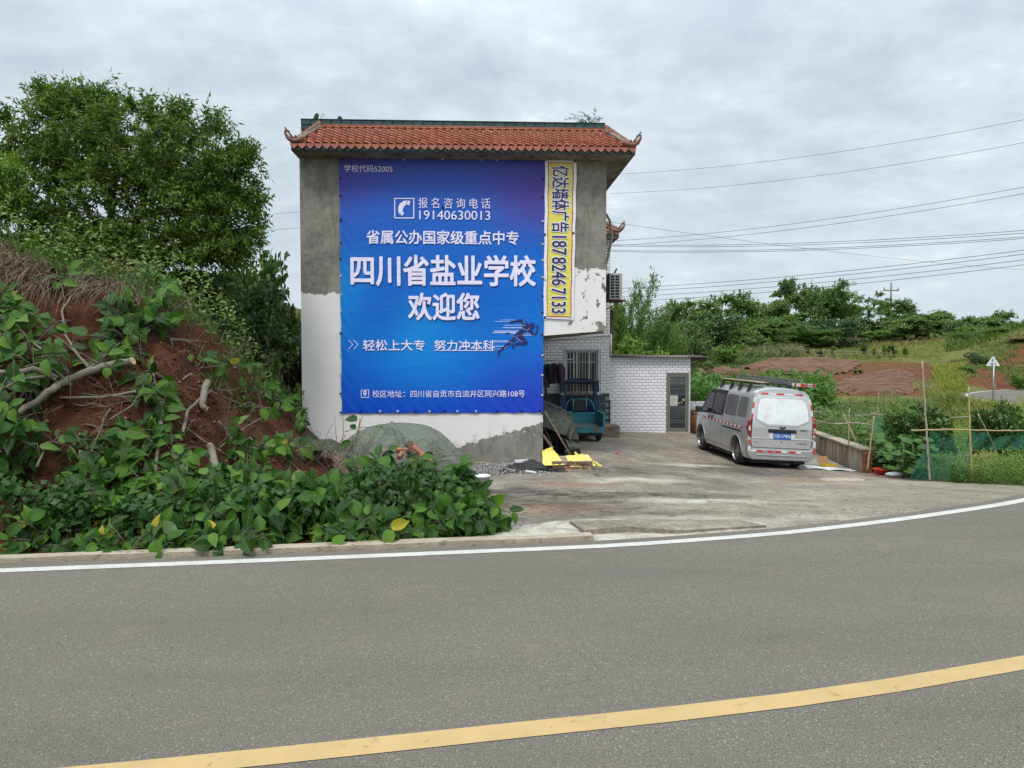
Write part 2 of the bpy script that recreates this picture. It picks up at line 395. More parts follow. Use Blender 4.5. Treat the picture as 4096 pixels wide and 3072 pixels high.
def m_concrete():
    n = NT('yard_concrete'); v = n.coord('World'); vs = n.coord('World', (1.15, .8, 1), rot=(0, 0, .5))
    b1 = n.noise(vs, .75, 6, .62, .7); b2 = n.noise(v, 3.2, 7, .7, .6); b3 = n.noise(v, 40, 4, .65); b4 = n.noise(vs, 7, 6, .7, 1.2)
    c = n.ramp(b1, [(.32, (.17, .14, .105)), (.46, (.25, .212, .165)), (.58, (.34, .295, .235)), (.72, (.43, .385, .315))])
    c = n.mix(n.mr(b2, .38, .66, 0, .65), c, (.135, .105, .08)); c = n.mix(n.mr(b4, .50, .68, 0, .6), c, (.40, .365, .305))
    c = n.mix(n.mr(n.noise(vs, 11, 6, .75, .8), .48, .66, 0, .62), c, (.085, .07, .055))
    c = n.mix(n.ma('MULTIPLY', n.attr('dark'), n.mr(b2, .25, .6), clamp=True), c, (.045, .037, .03))
    c = n.mix(n.ma('MULTIPLY', n.attr('red'), n.mr(b4, .3, .6), clamp=True), c, (.27, .12, .06))
    c = n.mix(n.ma('MULTIPLY', n.attr('pale'), n.mr(b2, .30, .55), clamp=True), c, (.47, .44, .37))
    c = n.mix(n.ma('MULTIPLY', n.attr('moss'), n.mr(b4, .3, .7), clamp=True), c, (.20, .20, .13))
    c = n.mix(n.mr(n.noise(v, 24, 5, .75, .6), .5, .66, 0, .5), c, (.10, .083, .065)); c = n.mix(n.mr(n.noise(v, 17, 5, .75, .4), .56, .7, 0, .45), c, (.44, .40, .33))
    cr = n.vor(n.coord('World', (.45, .7, 1)), .8, 'DISTANCE_TO_EDGE')
    wv = n.ma('ADD', cr, n.ma('MULTIPLY', n.ma('SUBTRACT', n.noise(v, 5, 5, .7), .5), .09))
    crk = n.ma('MULTIPLY', n.mr(n.ma('ABSOLUTE', wv), .0, .008, 1, 0), n.mr(n.noise(v, .6, 2), .5, .6))
    c = n.mix(crk, c, (.04, .033, .028))
    c = n.mix(n.mr(b3, .62, .72, 0, .4), c, (.08, .07, .06))
    hgt = n.ma('SUBTRACT', n.ma('ADD', n.ma('MULTIPLY', b2, .6), n.ma('MULTIPLY', b3, .3)), crk)
    return n.set(c, n.mr(b1, .3, .7, .7, .92), n.bump(hgt, .55, .03), 0, .3)
def m_earth():
    n = NT('red_earth'); v = n.coord('World'); b1 = n.noise(v, 1.6, 6, .65, .6); b2 = n.noise(v, 14, 6, .7, .4); b3 = n.noise(n.coord('World', (3, 3, .8)), 2.5, 5, .65)
    c = n.ramp(b1, [(.3, (.056, .022, .013)), (.5, (.110, .040, .022)), (.7, (.185, .074, .040))]); c = n.mix(n.mr(n.noise(n.coord('World', (4, 4, .7)), 2.2, 6, .75, 1.0), .52, .68, 0, .7), c, (.035, .014, .009))
    c = n.mix(n.mr(b2, .35, .7, 0, .55), c, (.05, .018, .01)); c = n.mix(n.mr(b3, .55, .75, 0, .4), c, (.23, .10, .05))
    c = n.mix(n.mr(n.vor(v, 22), .12, .05, 0, .55), c, (.24, .13, .08))
    return n.set(c, .95, n.bump(n.ma('ADD', n.ma('MULTIPLY', b1, 1.4), n.ma('ADD', b2, n.ma('MULTIPLY', n.noise(v, 45, 4, .7), .5))), 1.0, .09), 0, .15)
def m_terrain():
    n = NT('hill_ground'); v = n.coord('World'); b1 = n.noise(v, .35, 6, .6, .4); b2 = n.noise(v, 2.5, 6, .7); b3 = n.noise(v, 9, 4, .7)
    g = n.ramp(b1, [(.3, (.065, .09, .02)), (.45, (.12, .14, .035)), (.6, (.20, .18, .06)), (.75, (.24, .19, .08))])
    g = n.mix(n.mr(b2, .35, .65, 0, .55), g, (.06, .085, .022)); g = n.mix(n.mr(b3, .5, .7, 0, .5), g, (.17, .15, .06))
    s = n.ramp(b2, [(.3, (.085, .032, .018)), (.55, (.15, .06, .032)), (.75, (.22, .10, .055))])
    sf = n.ma('ADD', n.attr('soil'), n.ma('MULTIPLY', n.ma('SUBTRACT', b2, .5), .9))
    c = n.mix(n.mr(sf, .4, .62), g, s)
    return n.set(c, .95, n.bump(n.ma('ADD', b2, n.ma('MULTIPLY', b3, .6)), .9, .12), 0, .1)
MAT_ASPH = m_asphalt(); MAT_YARD = m_concrete(); MAT_EARTH = m_earth(); MAT_TERR = m_terrain()
MAT_WHITE = M('line_white', (.55, .54, .505), (.46, .445, .405), 6, rough=.7, bump=.25, bscale=180, coord='World', c3=(.26, .24, .21), s3=22, f3=(.58, .72), bd=.004)
MAT_YELLOW = M('line_yellow', (.50, .345, .155), (.43, .30, .135), 3, rough=.75, bump=.3, bscale=200, coord='World', c3=(.24, .18, .10), s3=11, f3=(.60, .74), bd=.004)
MAT_KERB = M('kerb_concrete', (.42, .36, .28), (.33, .27, .20), 5, rough=.9, bump=.6, bscale=45, coord='World', c3=(.16, .13, .10), s3=9, f3=(.55, .7), bd=.02)

# ---- terrain sheet
xs = np.concatenate([np.arange(-220, -32, 12.), np.arange(-32, -4, 1.), np.arange(-4, 12, .5), np.arange(12, 52, .8), np.arange(52, 90, 2.5), np.arange(90, 301, 14.)])
ys = np.concatenate([np.arange(-90, -2, 8.), np.arange(-2, 60, .8), np.arange(60, 118, 1.6), np.arange(118, 400, 14.)])
X, Y = np.meshgrid(xs, ys); Z = ground(X, Y)
T_ = tdist(X, Y).reshape(X.shape)
inb = (X > -15.5) & (X < -1.2) & (Y < 20.5) & (T_ > 0)
Z = np.where(inb, Z - .9, Z)
iny = (X > -3) & (X < 12) & (T_ > 0) & (Y < 26.2) & (X < np.interp(Y, [9, 13.8, 15.5, 17.8, 25.6, 30], [11, 9.6, 8.75, 8.6, 9.3, 9.3]) + .15)
Z = np.where(iny, Z - .35, Z)
Z = np.where((T_ < -.5) & (T_ > -6.4), Z - .3, Z)
slope = np.hypot(np.gradient(Z, axis=0) / np.gradient(Y, axis=0), np.gradient(Z, axis=1) / np.gradient(X, axis=1))
U = X / np.maximum(Y, 1)
soil = sm(slope, .42, .7) * (T_ < 14) * (Y > 30) + ((U > .27) & (U < .60) & (Y > 34) & (Y < 53)) * .62 + ((U > .585) & (Y > 40) & (Y < 55)) * .35 + ((U > .5) & (T_ < 9) & (Y > 36)) * .3 + (X < -1) * (Y < 17) * 1.0
nx, ny = len(xs), len(ys)
ii = (np.arange(ny - 1)[:, None] * nx + np.arange(nx - 1)[None]).ravel()
me = np_mesh('hillside', np.stack([X.ravel(), Y.ravel(), Z.ravel()], 1), np.stack([ii, ii + 1, ii + nx + 1, ii + nx], 1), MAT_TERR, True, {'soil': soil.ravel()})
tag(obj('ground', me), 'grassy hillside with red soil patches rising behind the yard and garden', kind='structure')

# ---- left earth bank, fine sheet
xs = np.arange(-15, -1.15, .075); ys = np.arange(4.6, 20.3, .075)
X, Y = np.meshgrid(xs, ys); Z = ground(X, Y)
nx, ny = len(xs), len(ys); ii = (np.arange(ny - 1)[:, None] * nx + np.arange(nx - 1)[None]).ravel()
tt = tdist(X, Y).reshape(X.shape)
keep = (tt[:-1, :-1] > .25).ravel() & ~((X[:-1, :-1] > -4.6) & (Y[:-1, :-1] > 17.3)).ravel(); ii = ii[keep]
# small undercut: push the upper face outwards
V = np.stack([X.ravel(), Y.ravel() - (.28 * sm(Z, 1.6, 2.9) * sm(tt, 2.5, 4.0) * (1 - sm(tt, 4.6, 6.5))).ravel(), Z.ravel()], 1)
me = np_mesh('earth_bank', V, np.stack([ii, ii + 1, ii + nx + 1, ii + nx], 1), MAT_EARTH)
tag(obj('earth_bank', me), 'steep bank of bare red earth left of the house', kind='structure')

# ---- concrete yard
E_ = np.array([(11, 9), (9.6, 13.8), (8.75, 15.5), (8.6, 17.8), (9.3, 25.7)])
def edgex(y): return np.interp(y, [9, 13.8, 15.5, 17.8, 25.7], [11, 9.6, 8.75, 8.6, 9.3]) + .05 * np.sin(np.asarray(y) * 5) + .04 * np.sin(np.asarray(y) * 13)
ys = np.arange(6.0, 25.75, .1); q = np.linspace(0, 1, 140)
Y = np.repeat(ys[:, None], 140, 1); x0 = np.interp(ys, [6, 9.2, 10.5, 14, 17.5, 26], [-1.6, -1.5, -2.3, -3.6, -4.7, -4.7]) + .1 * np.sin(ys * 3)
X = x0[:, None] + (edgex(ys) - x0)[:, None] * q[None]
Z = ground(X, Y, False) + .012 + fbm(X, Y, .7, 4, 40) * .05 + fbm(X, Y, 4, 3, 44) * .012
tt = tdist(X, Y).reshape(X.shape); Z = np.where(tt < .33, np.minimum(Z, -.02), Z)
def blob(px, py, rx, ry, sharp=1.5):
    p = surf(px, py); wx = fbm(X, Y, 1.3, 4, int(px) % 97) * 1.1; wy = fbm(X, Y, 1.3, 4, int(py) % 89) * 1.1; return np.exp(-(((X - p.x + wx) / rx) ** 2 + ((Y - p.y + wy) / (ry * 1.7)) ** 2) ** sharp)
dark = blob(2250, 2010, 1.3, .55) + blob(2050, 1975, 1.0, .4) + .8 * blob(2150, 2100, .7, .35) + .9 * blob(2700, 1990, 1.1, .25) + .9 * blob(2950, 1880, 1.8, .9) + .6 * blob(2480, 1880, 1.0, .6) + .7 * blob(2500, 2060, 1.2, .25) + .6 * blob(3200, 1910, 1, .3)
dark += .5 * (1 - .7 * sm(X, 3, 6)) * sm(fbm(X, Y, .55, 5, 60), .03, .14) * sm(Y, 8.5, 11)
pale = blob(2780, 1865, .8, .22) + blob(2560, 1925, .9, .2) + .8 * blob(2880, 2010, .8, .12) + .7 * blob(2600, 2000, .9, .18) + 1.1 * (tt < 1.1 + .35 * np.sin(X * 2.2)) * (X < 2.0) + .5 * blob(3000, 2080, 2.2, .2) + .55 * blob(2760, 2120, 1.5, .3)
red = blob(3560, 1905, .9, .25) + .7 * blob(2300, 1940, .8, .25) + .6 * blob(3200, 1925, .8, .2) + .5 * blob(2150, 2040, 1, .3) + .8 * (X < -1.0) * (tt > 1.2)
moss = sm(X, 4.4, 6.5) * (1 - sm(tt, 2.0, 3.6)) * .8
nx, ny = 140, len(ys); ii = (np.arange(ny - 1)[:, None] * nx + np.arange(nx - 1)[None]).ravel()
me = np_mesh('yard', np.stack([X.ravel(), Y.ravel(), Z.ravel()], 1), np.stack([ii, ii + 1, ii + nx + 1, ii + nx], 1)[(tt[:-1, :-1] > -.5).ravel()], MAT_YARD, True,
             {'dark': np.clip(dark, 0, 1).ravel(), 'pale': np.clip(pale, 0, 1).ravel(), 'red': np.clip(red, 0, 1).ravel(), 'moss': moss.ravel()})
tag(obj('concrete_yard', me), 'stained grey concrete yard sloping down from the road to the house', kind='structure')
# slab edge down to the garden
mb = MB(); yy = list(np.arange(9.2, 25.6, .4))
for a, b in zip(yy[:-1], yy[1:]):
    xa, xb = float(edgex(a)), float(edgex(b)); za, zb = gz(xa - .1, a), gz(xb - .1, b)
    mb.add([(xa, a, za + .01), (xb, b, zb + .01), (xb + .02, b, zb - .5), (xa + .02, a, za - .5)], [(0, 1, 2, 3)])
tag(mb.build('yard_edge', MAT_KERB), 'rough concrete edge of the yard above the garden', kind='structure')

# ---- road, painted lines
def ribbon(o0, o1, z, name, mat, lab, i0=0, i1=None, jit=0, thick=0):
    L = LW[i0:i1]; n_ = LN[i0:i1]
    if name == 'centre_line': L = L - n_ * np.interp(L[:, 0], [-4, -2.2, 0, 2, 4, 8], [3.47, 3.41, 3.31, 3.18, 3.10, 3.10])[:, None]
    k = 8 if o1 - o0 > 3 or o0 - o1 > 3 else 1
    V = []; 
    for j in range(k + 1):
        o = o0 + (o1 - o0) * j / k; p = L + n_ * (o + (jit * (fbm(L[:, 0], L[:, 1], 2, 3, j)) if jit else 0))[:, None] if jit else L + n_ * o
        V.append(np.concatenate([p, np.full((len(p), 1), z)], 1))
    V = np.concatenate(V); m = len(L); fs = [(j * m + i, j * m + i + 1, (j + 1) * m + i + 1, (j + 1) * m + i) for j in range(k) for i in range(m - 1)]
    if thick:
        n0 = len(V); V = np.concatenate([V, V[:m] - [0, 0, thick], V[k * m:(k + 1) * m] - [0, 0, thick]])
        fs += [(i, i + 1, n0 + i + 1, n0 + i) for i in range(m - 1)] + [(k * m + i, k * m + i + 1, n0 + m + i + 1, n0 + m + i) for i in range(m - 1)]
    me = bpy.data.meshes.new(name); me.from_pydata([tuple(v) for v in V], [], fs); me.materials.append(mat); me.update()
    return tag(obj(name, me), lab, kind='structure')
ribbon(.22, -7.0, 0, 'road', MAT_ASPH, 'grey asphalt road curving past the house', jit=.0)
ribbon(.065, -.065, .004, 'edge_line', MAT_WHITE, 'white painted edge line along the yard side of the road')
ribbon(-6.7, -6.57, .004, 'edge_line_near', MAT_WHITE, 'white painted edge line on the near side of the road')
ribbon(0, -.155, .004, 'centre_line', MAT_YELLOW, 'yellow painted centre line of the road')
ribbon(-7.0, -8.4, -.02, 'road_verge', M('verge', (.2, .16, .11), (.1, .12, .04), 3, coord='World', bump=.5, bscale=30), 'gravelly verge on the near side of the road')
iA = int(np.argmin(np.abs(LW[:, 0] + 20))); iB = int(np.argmin(np.abs(LW[:, 0] - 1.35) + (LW[:, 1] > 9) * 99))
ribbon(.25, .40, .045, 'kerb', MAT_KERB, 'low worn concrete kerb between the white line and the earth bank', iA, iB, .07, .15)
# broken kerb end: sunken slab with an exposed vertical edge
def gpt(px, py, z): r = ray(px, py); k = (z - H) / r.z; return Vector((r.x * k, r.y * k, z))
def slab(name, pix, z0, z1, mat, lab):
    P = [gpt(a, b, z1) for a, b in pix]; mb = MB(); n_ = len(P)
    mb.add([(p.x, p.y, z1) for p in P] + [(p.x, p.y, z0) for p in P], [tuple(range(n_))] + [(i, (i + 1) % n_, (i + 1) % n_ + n_, i + n_) for i in range(n_)])
    return tag(mb.build(name, mat, bevel=.01), lab, kind='structure')
mb = MB(); LP = lambda X_, t_, z: (lambda i: Vector((LW[i, 0] + LN[i, 0] * t_, LW[i, 1] + LN[i, 1] * t_, z)))(int(np.argmin(np.abs(LW[:, 0] - X_) + (LW[:, 1] > 11) * 99)))
P = [LP(1.05, .60, .02), LP(1.4, .62, .035), LP(1.95, .36, .02), LP(2.8, .34, .004), LP(2.7, 1.0, -.05), LP(1.0, 1.2, -.01)]
mb.add([tuple(p) for p in P] + [(p.x, p.y, -.2) for p in P], [tuple(range(6))] + [(i, (i + 1) % 6, (i + 1) % 6 + 6, i + 6) for i in range(6)])
tag(mb.build('concrete_ramp', MAT_YARD), 'broken concrete ramp edge at the mouth of the yard', kind='structure')

# ================================================================== HOUSE
HX, HY, HA = .713, 17.0, R(2.6)          # right-hand lower corner of the gable wall; front plane runs along local x
HM = Matrix.Translation((HX, HY, 0)) @ Matrix.Rotation(HA, 4, 'Z'); HMi = HM.inverted()
def hp(px, py, off=0):
    """photo pixel -> (x, z) on the house-local plane y = -off"""
    o = HMi @ Vector((0, 0, H)); d = HMi.to_3x3() @ ray(px, py); k = (-off - o.y) / d.y; p = o + d * k
    return p.x, p.z

def m_plaster():
    n = NT('weathered_render'); v = n.coord('Object'); x, y, z = n.xyz(v)
    b = n.noise(v, 1.1, 6, .62, .5); f_ = n.noise(v, 6, 6, .7, .8); g = n.noise(v, 50, 4, .6)
    grey = n.ramp(b, [(.3, (.13, .125, .11)), (.5, (.205, .198, .175)), (.7, (.29, .28, .245))])
    grey = n.mix(n.mr(f_, .42, .66, 0, .6), grey, (.33, .32, .28)); grey = n.mix(n.mr(n.noise(n.coord('Object', (1, 1, .35)), 3, 5, .7, 1.5), .5, .68, 0, .55), grey, (.10, .095, .08))
    wht = n.mix(n.mr(b, .35, .7, 0, .35), (.80, .785, .76), (.66, .63, .60)); wht = n.mix(n.mr(n.noise(v, 2.2, 5, .65), .55, .75, 0, .3), wht, (.62, .56, .50))
    jag = n.ma('MULTIPLY', n.ma('SUBTRACT', n.noise(v, 5, 6, .72), .5), .45)
    # height of the upper edge of the whitewash: 3.27 on the left, 3.9 right of the banners
    top = n.mr(x, -4.0, .5, 3.27, 3.86); up = n.ma('GREATER_THAN', n.ma('ADD', z, jag), top)
    low = n.mr(x, -2.6, -.05, -.42, .33); lo = n.ma('LESS_THAN', n.ma('ADD', z, n.ma('MULTIPLY', jag, .75)), low)
    # flaked spots, dense right of the yellow strip
    pn = n.noise(n.coord('Object', (1, 1, .8)), 4.2, 5, .62, .4); th = n.mr(x, .1, .9, .80, .565)
    pk = n.ma('GREATER_THAN', pn, th)
    lowz = n.ma('LESS_THAN', z, n.mr(n.noise(v, 3, 5, .7), .3, .7, -.55, .35))
    g_ = n.ma('MAXIMUM', n.ma('MAXIMUM', up, lo), pk)
    scuff = n.mix(n.ma('MULTIPLY', lowz, n.mr(f_, .35, .6, 0, .55)), wht, (.50, .36, .28))
    edge = n.ma('MULTIPLY', lo, n.mr(n.noise(v, 13, 5, .7), .6, .64))
    grey = n.mix(n.ma('MULTIPLY', edge, n.mr(z, -.3, .25)), grey, wht)
    c = n.mix(g_, scuff, grey)
    h_ = n.ma('SUBTRACT', n.ma('ADD', n.ma('MULTIPLY', g, .25), n.ma('MULTIPLY', f_, .5)), n.ma('MULTIPLY', g_, .6))
    return n.set(c, .9, n.bump(h_, .55, .015), 0, .2)
MAT_PLAST = m_plaster()
MAT_GREY = M('grey_render', (.27, .26, .225), (.17, .16, .14), 2.2, 6, .95, .7, 14, c3=(.10, .09, .075), s3=5, f3=(.52, .7), bd=.02)
MAT_GTILE = M('green_glazed_tile', (.030, .075, .073), (.018, .048, .05), 6, 5, .38, .5, 22, rv=.25, c3=(.10, .13, .11), s3=12, f3=(.6, .75))
def m_terra():
    n = NT('terracotta_tile'); v = n.coord('Object'); w_ = n.coord('World'); b = n.noise(v, 9, 5, .65)
    c = n.mix(n.mr(b, .3, .7), (.43, .135, .072), (.32, .095, .055))
    c = n.mix(1, c, n.ramp(n.rnd(), [(0, (.72, .66, .62)), (.5, (1, 1, 1)), (1, (1.18, 1.16, 1.12))]), 'MULTIPLY')
    c = n.mix(n.mr(n.noise(w_, 3.2, 6, .7), .52, .72, 0, .55), c, (.22, .10, .07)); c = n.mix(n.mr(n.noise(w_, 16, 5, .7), .6, .72, 0, .5), c, (.50, .30, .22))
    return n.set(c, .55, n.bump(n.noise(v, 45, 4, .6), .3, .004), 0, .4)
MAT_TERRA = m_terra()
MAT_HIP = M('hip_tile', (.24, .10, .055), (.14, .06, .04), 5, 5, .6, .4, 40, rv=.2, c3=(.09, .06, .045), s3=7, f3=(.5, .68))
MAT_WT = M('white_wall_tile', (.76, .755, .75), (.70, .695, .70), 3, 4, .22, 0, rv=.09, c3=(.42, .39, .34), s3=5, f3=(.62, .8), spec=.5)
MAT_WT2 = M('white_shed_tile', (.78, .77, .81), (.73, .725, .77), 3, 4, .22, 0, rv=.05, spec=.5)
MAT_GR = M('grout', (.22, .215, .205), (.30, .29, .28), 6, rough=.95, bump=.3)
MAT_SOFF = M('soffit_render', (.29, .255, .20), (.17, .14, .105), 1.8, 6, .95, .8, 10, c3=(.09, .07, .055), s3=4, f3=(.5, .65), bd=.03)
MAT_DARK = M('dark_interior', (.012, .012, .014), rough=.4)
MAT_STEEL = M('dull_steel', (.42, .43, .44), (.30, .31, .32), 6, rough=.42, metal=.85, bump=.1)
MAT_RUST = M('rusty_iron', (.16, .065, .035), (.09, .04, .025), 10, rough=.85, bump=.4, bscale=40)
MAT_BLACKM = M('black_metal', (.02, .02, .022), rough=.5)
MAT_ALU = M('white_window_frame', (.62, .63, .62), rough=.4)

house = thing('house', (HX, HY, 0), 'two-storey grey and white rendered house with an orange tiled roof edge', 'house', rz=HA)
xl0, _ = hp(1204, 1200); xr, _ = hp(2425, 900)
zt = hp(1900, 640)[1]; zsof = hp(2300, 1335)[1]
D1 = 6.8
# gable wall, lower part and cantilevered upper part as one rendered face
mb = MB(); mb.prism([(xl0, -.95), (0, -.95), (0, hp(2176, 1343)[1]), (xr - .06, hp(2416, 1324)[1]), (xr, hp(2418, 1322)[1]), (xr, zt + .3), (xl0, zt + .3)], 0, .24, 'y')
mb.build('front_wall', MAT_PLAST, house)
mb = MB(); mb.box(xl0, .243, -.95, xl0 + .24, D1 + 1, zt + .3); mb.box(-.24, .243, -.95, 0, D1, zsof); mb.box(xr - .24, .243, zsof + .1, xr - .001, 2.6, zt + .3)
mb.box(xl0 + .243, D1 + .6, -.9, -.243, D1 + .8, zt + .2)
mb.build('side_wall', MAT_GREY, house)
z0 = hp(2176, 1343)[1]
mb = MB(); mb.add([(.002, .243, z0 - .0), (xr - .002, .243, zsof + .02), (xr - .7, D1 - .2, zsof + .02), (.002, D1 - .2, z0), (.002, .243, z0 + .15), (xr - .002, .243, zsof + .17), (xr - .7, D1 - .2, zsof + .17), (.002, D1 - .2, z0 + .15)],
       [(0, 1, 2, 3), (4, 7, 6, 5), (0, 4, 5, 1), (1, 5, 6, 2), (2, 6, 7, 3), (3, 7, 4, 0)])
mb.build('overhang_soffit', MAT_SOFF, house)
mb = MB(); mb.box(xl0 + .25, .25, zt + .1, xr - .25, D1 + .6, zt + .22); mb.build('ceiling_slab', MAT_GREY, house)

# --- roof edge
ey = .52
exl = hp(1160, 583, ey)[0]; exr = hp(2545, 583, ey)[0]; ze = hp(1850, 584, ey)[1]
txl = hp(1285, 505, .06)[0]; txr = hp(2418, 508, .06)[0]; ztop = hp(1850, 516, .06)[1]
zfb = hp(1850, 609, ey)[1]
DE = 5.0
roof = thing('roof_edge_tmp', (0, 0, 0), '', '')
bpy.data.objects.remove(roof)
# soffit slab with flared underside
mb = MB()
def ring(x0, y0, x1, z): return [(x0, y0, z), (x1, y0, z), (x1, DE, z), (x0, DE, z)]
r0 = ring(xl0 - .01, -.02, xr + .01, zt + .0); r1 = ring(exl + .03, -ey + .03, exr - .03, zfb + .01); r2 = ring(exl + .03, -ey + .03, exr - .03, ze + .0); r3 = ring(txl + .02, -.1, txr - .02, ztop - .03)
vs = r0 + r1 + r2 + r3; fs = []
for k in range(3):
    for i in range(4): a = k * 4 + i; b = k * 4 + (i + 1) % 4; fs.append((a, b, b + 4, a + 4))
fs.append((12, 13, 14, 15)); fs.append((3, 2, 1, 0))
mb.add(vs, fs); roofm = mb.build('roof', MAT_SOFF, house)
# parapet behind the ridge
mb = MB(); pzt = hp(1850, 487, .02)[1]; pxl = hp(1204, 482)[0]; pxr = hp(2420, 497)[0]
mb.box(pxl + .02, -.02, ztop - .45, pxr - .02, .2, pzt - .02); mb.box(pxl + .02, .2, ztop - .45, pxl + .2, DE, pzt - .02); mb.box(pxr - .2, .2, ztop - .45, pxr - .02, DE, pzt - .02)
mb.build('parapet', MAT_GREY, house)
def cushion(w_, h_, d_, e_=.012):
    """pillow-faced tile, front at -y"""
    m_ = MB(); m_.add([(0, 0, 0), (w_, 0, 0), (w_, 0, h_), (0, 0, h_), (e_, -d_, e_), (w_ - e_, -d_, e_), (w_ - e_, -d_, h_ - e_), (e_, -d_, h_ - e_)],
                     [(4, 5, 6, 7), (0, 1, 5, 4), (1, 2, 6, 5), (2, 3, 7, 6), (3, 0, 4, 7)]); return m_
ptw = (pxr - pxl) / 30; pth = .118
pm = cushion(ptw - .008, pth - .008, .022).mesh('parapet_tile', MAT_GTILE)
for i in range(30):
    inst('parapet_tile', pm, house, (pxl + i * ptw, -.022, pzt - pth))
for j in (1, 2, 3):
    for i in range(4 - j): inst('parapet_tile', pm, house, (pxl + i * ptw, -.022, pzt - pth * (j + 1)))
mb = MB(); mb.box(pxl, -.045, pzt - .001, pxr, .22, pzt + .015); mb.build('parapet_cap', MAT_GTILE, house)
# end faces of the parapet tiles
for i in range(5): inst('parapet_tile', pm, house, (pxr - .0, .01 + i * ptw, pzt - pth), (0, 0, R(90)))
# roof tiles
NC = 43; tw = (exr - exl) / NC; NR = 7
def stile(w_, l_):
    m_ = MB(); nu = 8; prof = [(k / nu) for k in range(nu + 1)]
    hz_ = [(.026 * math.sin(2 * math.pi * (p - .05)) + .012 * math.sin(4 * math.pi * p)) for p in prof]
    vs = []
    for j, (yy_, lift) in enumerate(((0, .034), (1, 0))):
        for k, p in enumerate(prof): vs.append((p * w_, yy_ * l_, hz_[k] + lift))
    for k, p in enumerate(prof): vs.append((p * w_, 0.0, hz_[k] + .034 - .024))
    n1 = nu + 1; fs = [(k, k + 1, n1 + k + 1, n1 + k) for k in range(nu)] + [(2 * n1 + k, 2 * n1 + k + 1, k + 1, k) for k in range(nu)]
    return m_.add(vs, fs)
sl = math.hypot(ey - .06, ztop - ze); ang = math.atan2(ztop - ze, ey - .06); rl = sl / NR
half = tw * .98
tm = stile(half, rl * 1.22).mesh('roof_tile', MAT_TERRA, True)
for r_ in range(NR):
    f0 = r_ / NR; xa = exl + (txl - exl) * f0 - .02; xb = exr + (txr - exr) * f0 + .02
    yy_ = -ey + (ey - .06) * f0; zz = ze + (ztop - ze) * f0 + .018
    for c_ in range(NC):
        x_ = exl + c_ * tw
        if x_ + tw * .45 < xa or x_ + tw * .5 > xb: continue
        inst('roof_tile', tm, house, (x_, yy_ + random.uniform(-.004, .004), zz), (ang + random.uniform(-.012, .012), 0, random.uniform(-.008, .008)))
# side slopes (seen edge-on only): underlay sheet with rolls
for s_, ex_, tx_ in ((-1, exl, txl), (1, exr, txr)):
    mb = MB(); n_ = 26
    mb.grid(lambda u_, v_: (ex_ + (tx_ - ex_) * v_, -ey + u_ * (DE + ey) + (ey - .06) * v_ * (1 - u_), ze + .03 + (ztop - ze) * v_ + .02 * math.sin(u_ * 2 * math.pi * 26)), 104, 7)
    mb.build('side_roof_slope', MAT_TERRA, house, True)
# heart-shaped drip tiles along the eave
hm = MB(); pts = [(-.5, .04), (-.44, .045), (-.25, .10), (0, .055), (.25, .10), (.44, .045), (.5, .04), (.44, -.22), (.26, -.43), (0, -.62), (-.26, -.43), (-.44, -.22)]
hm.prism([(u_ * tw * .97, v_ * tw * .95) for u_, v_ in pts], -.012, .012, 'y'); dm = hm.mesh('eave_tile', M('drip_tile', (.37, .115, .065), (.27, .085, .055), 9, rough=.5, rv=.22, bump=.3, c3=(.12, .06, .045), s3=14))
for c_ in range(NC): inst('eave_tile', dm, house, (exl + (c_ + .5) * tw, -ey - .022, ze - .005), (R(-6), 0, random.uniform(-.03, .03)))
# green fascia
fh = ze - zfb; fm = cushion(.30 - .006, fh, .02).mesh('fascia_tile', MAT_GTILE); nf = int((exr - exl - .02) / .30)
for i in range(nf + 1):
    if exl + .01 + (i + 1) * .30 <= exr + .05: inst('fascia_tile', fm, house, (exl + .012 + i * .30, -ey + .028, zfb))
for i in range(18): inst('fascia_tile', fm, house, (exr - .028, -ey + .03 + i * .30, zfb), (0, 0, R(90)))
for i in range(18): inst('fascia_tile', fm, house, (exl + .028, -ey + .33 + i * .30, zfb), (0, 0, R(-90)))
# ridge strip under the parapet
mb = MB(); mb.tube([(txl, -.075, ztop + .035), (txr, -.075, ztop + .035)], .03, 8); mb.build('ridge_roll', MAT_HIP, house, True)
mb = MB(); mb.box(txl, -.12, ztop - .0, txr, -.05, ztop + .02); mb.build('ridge_strip', MAT_TERRA, house)
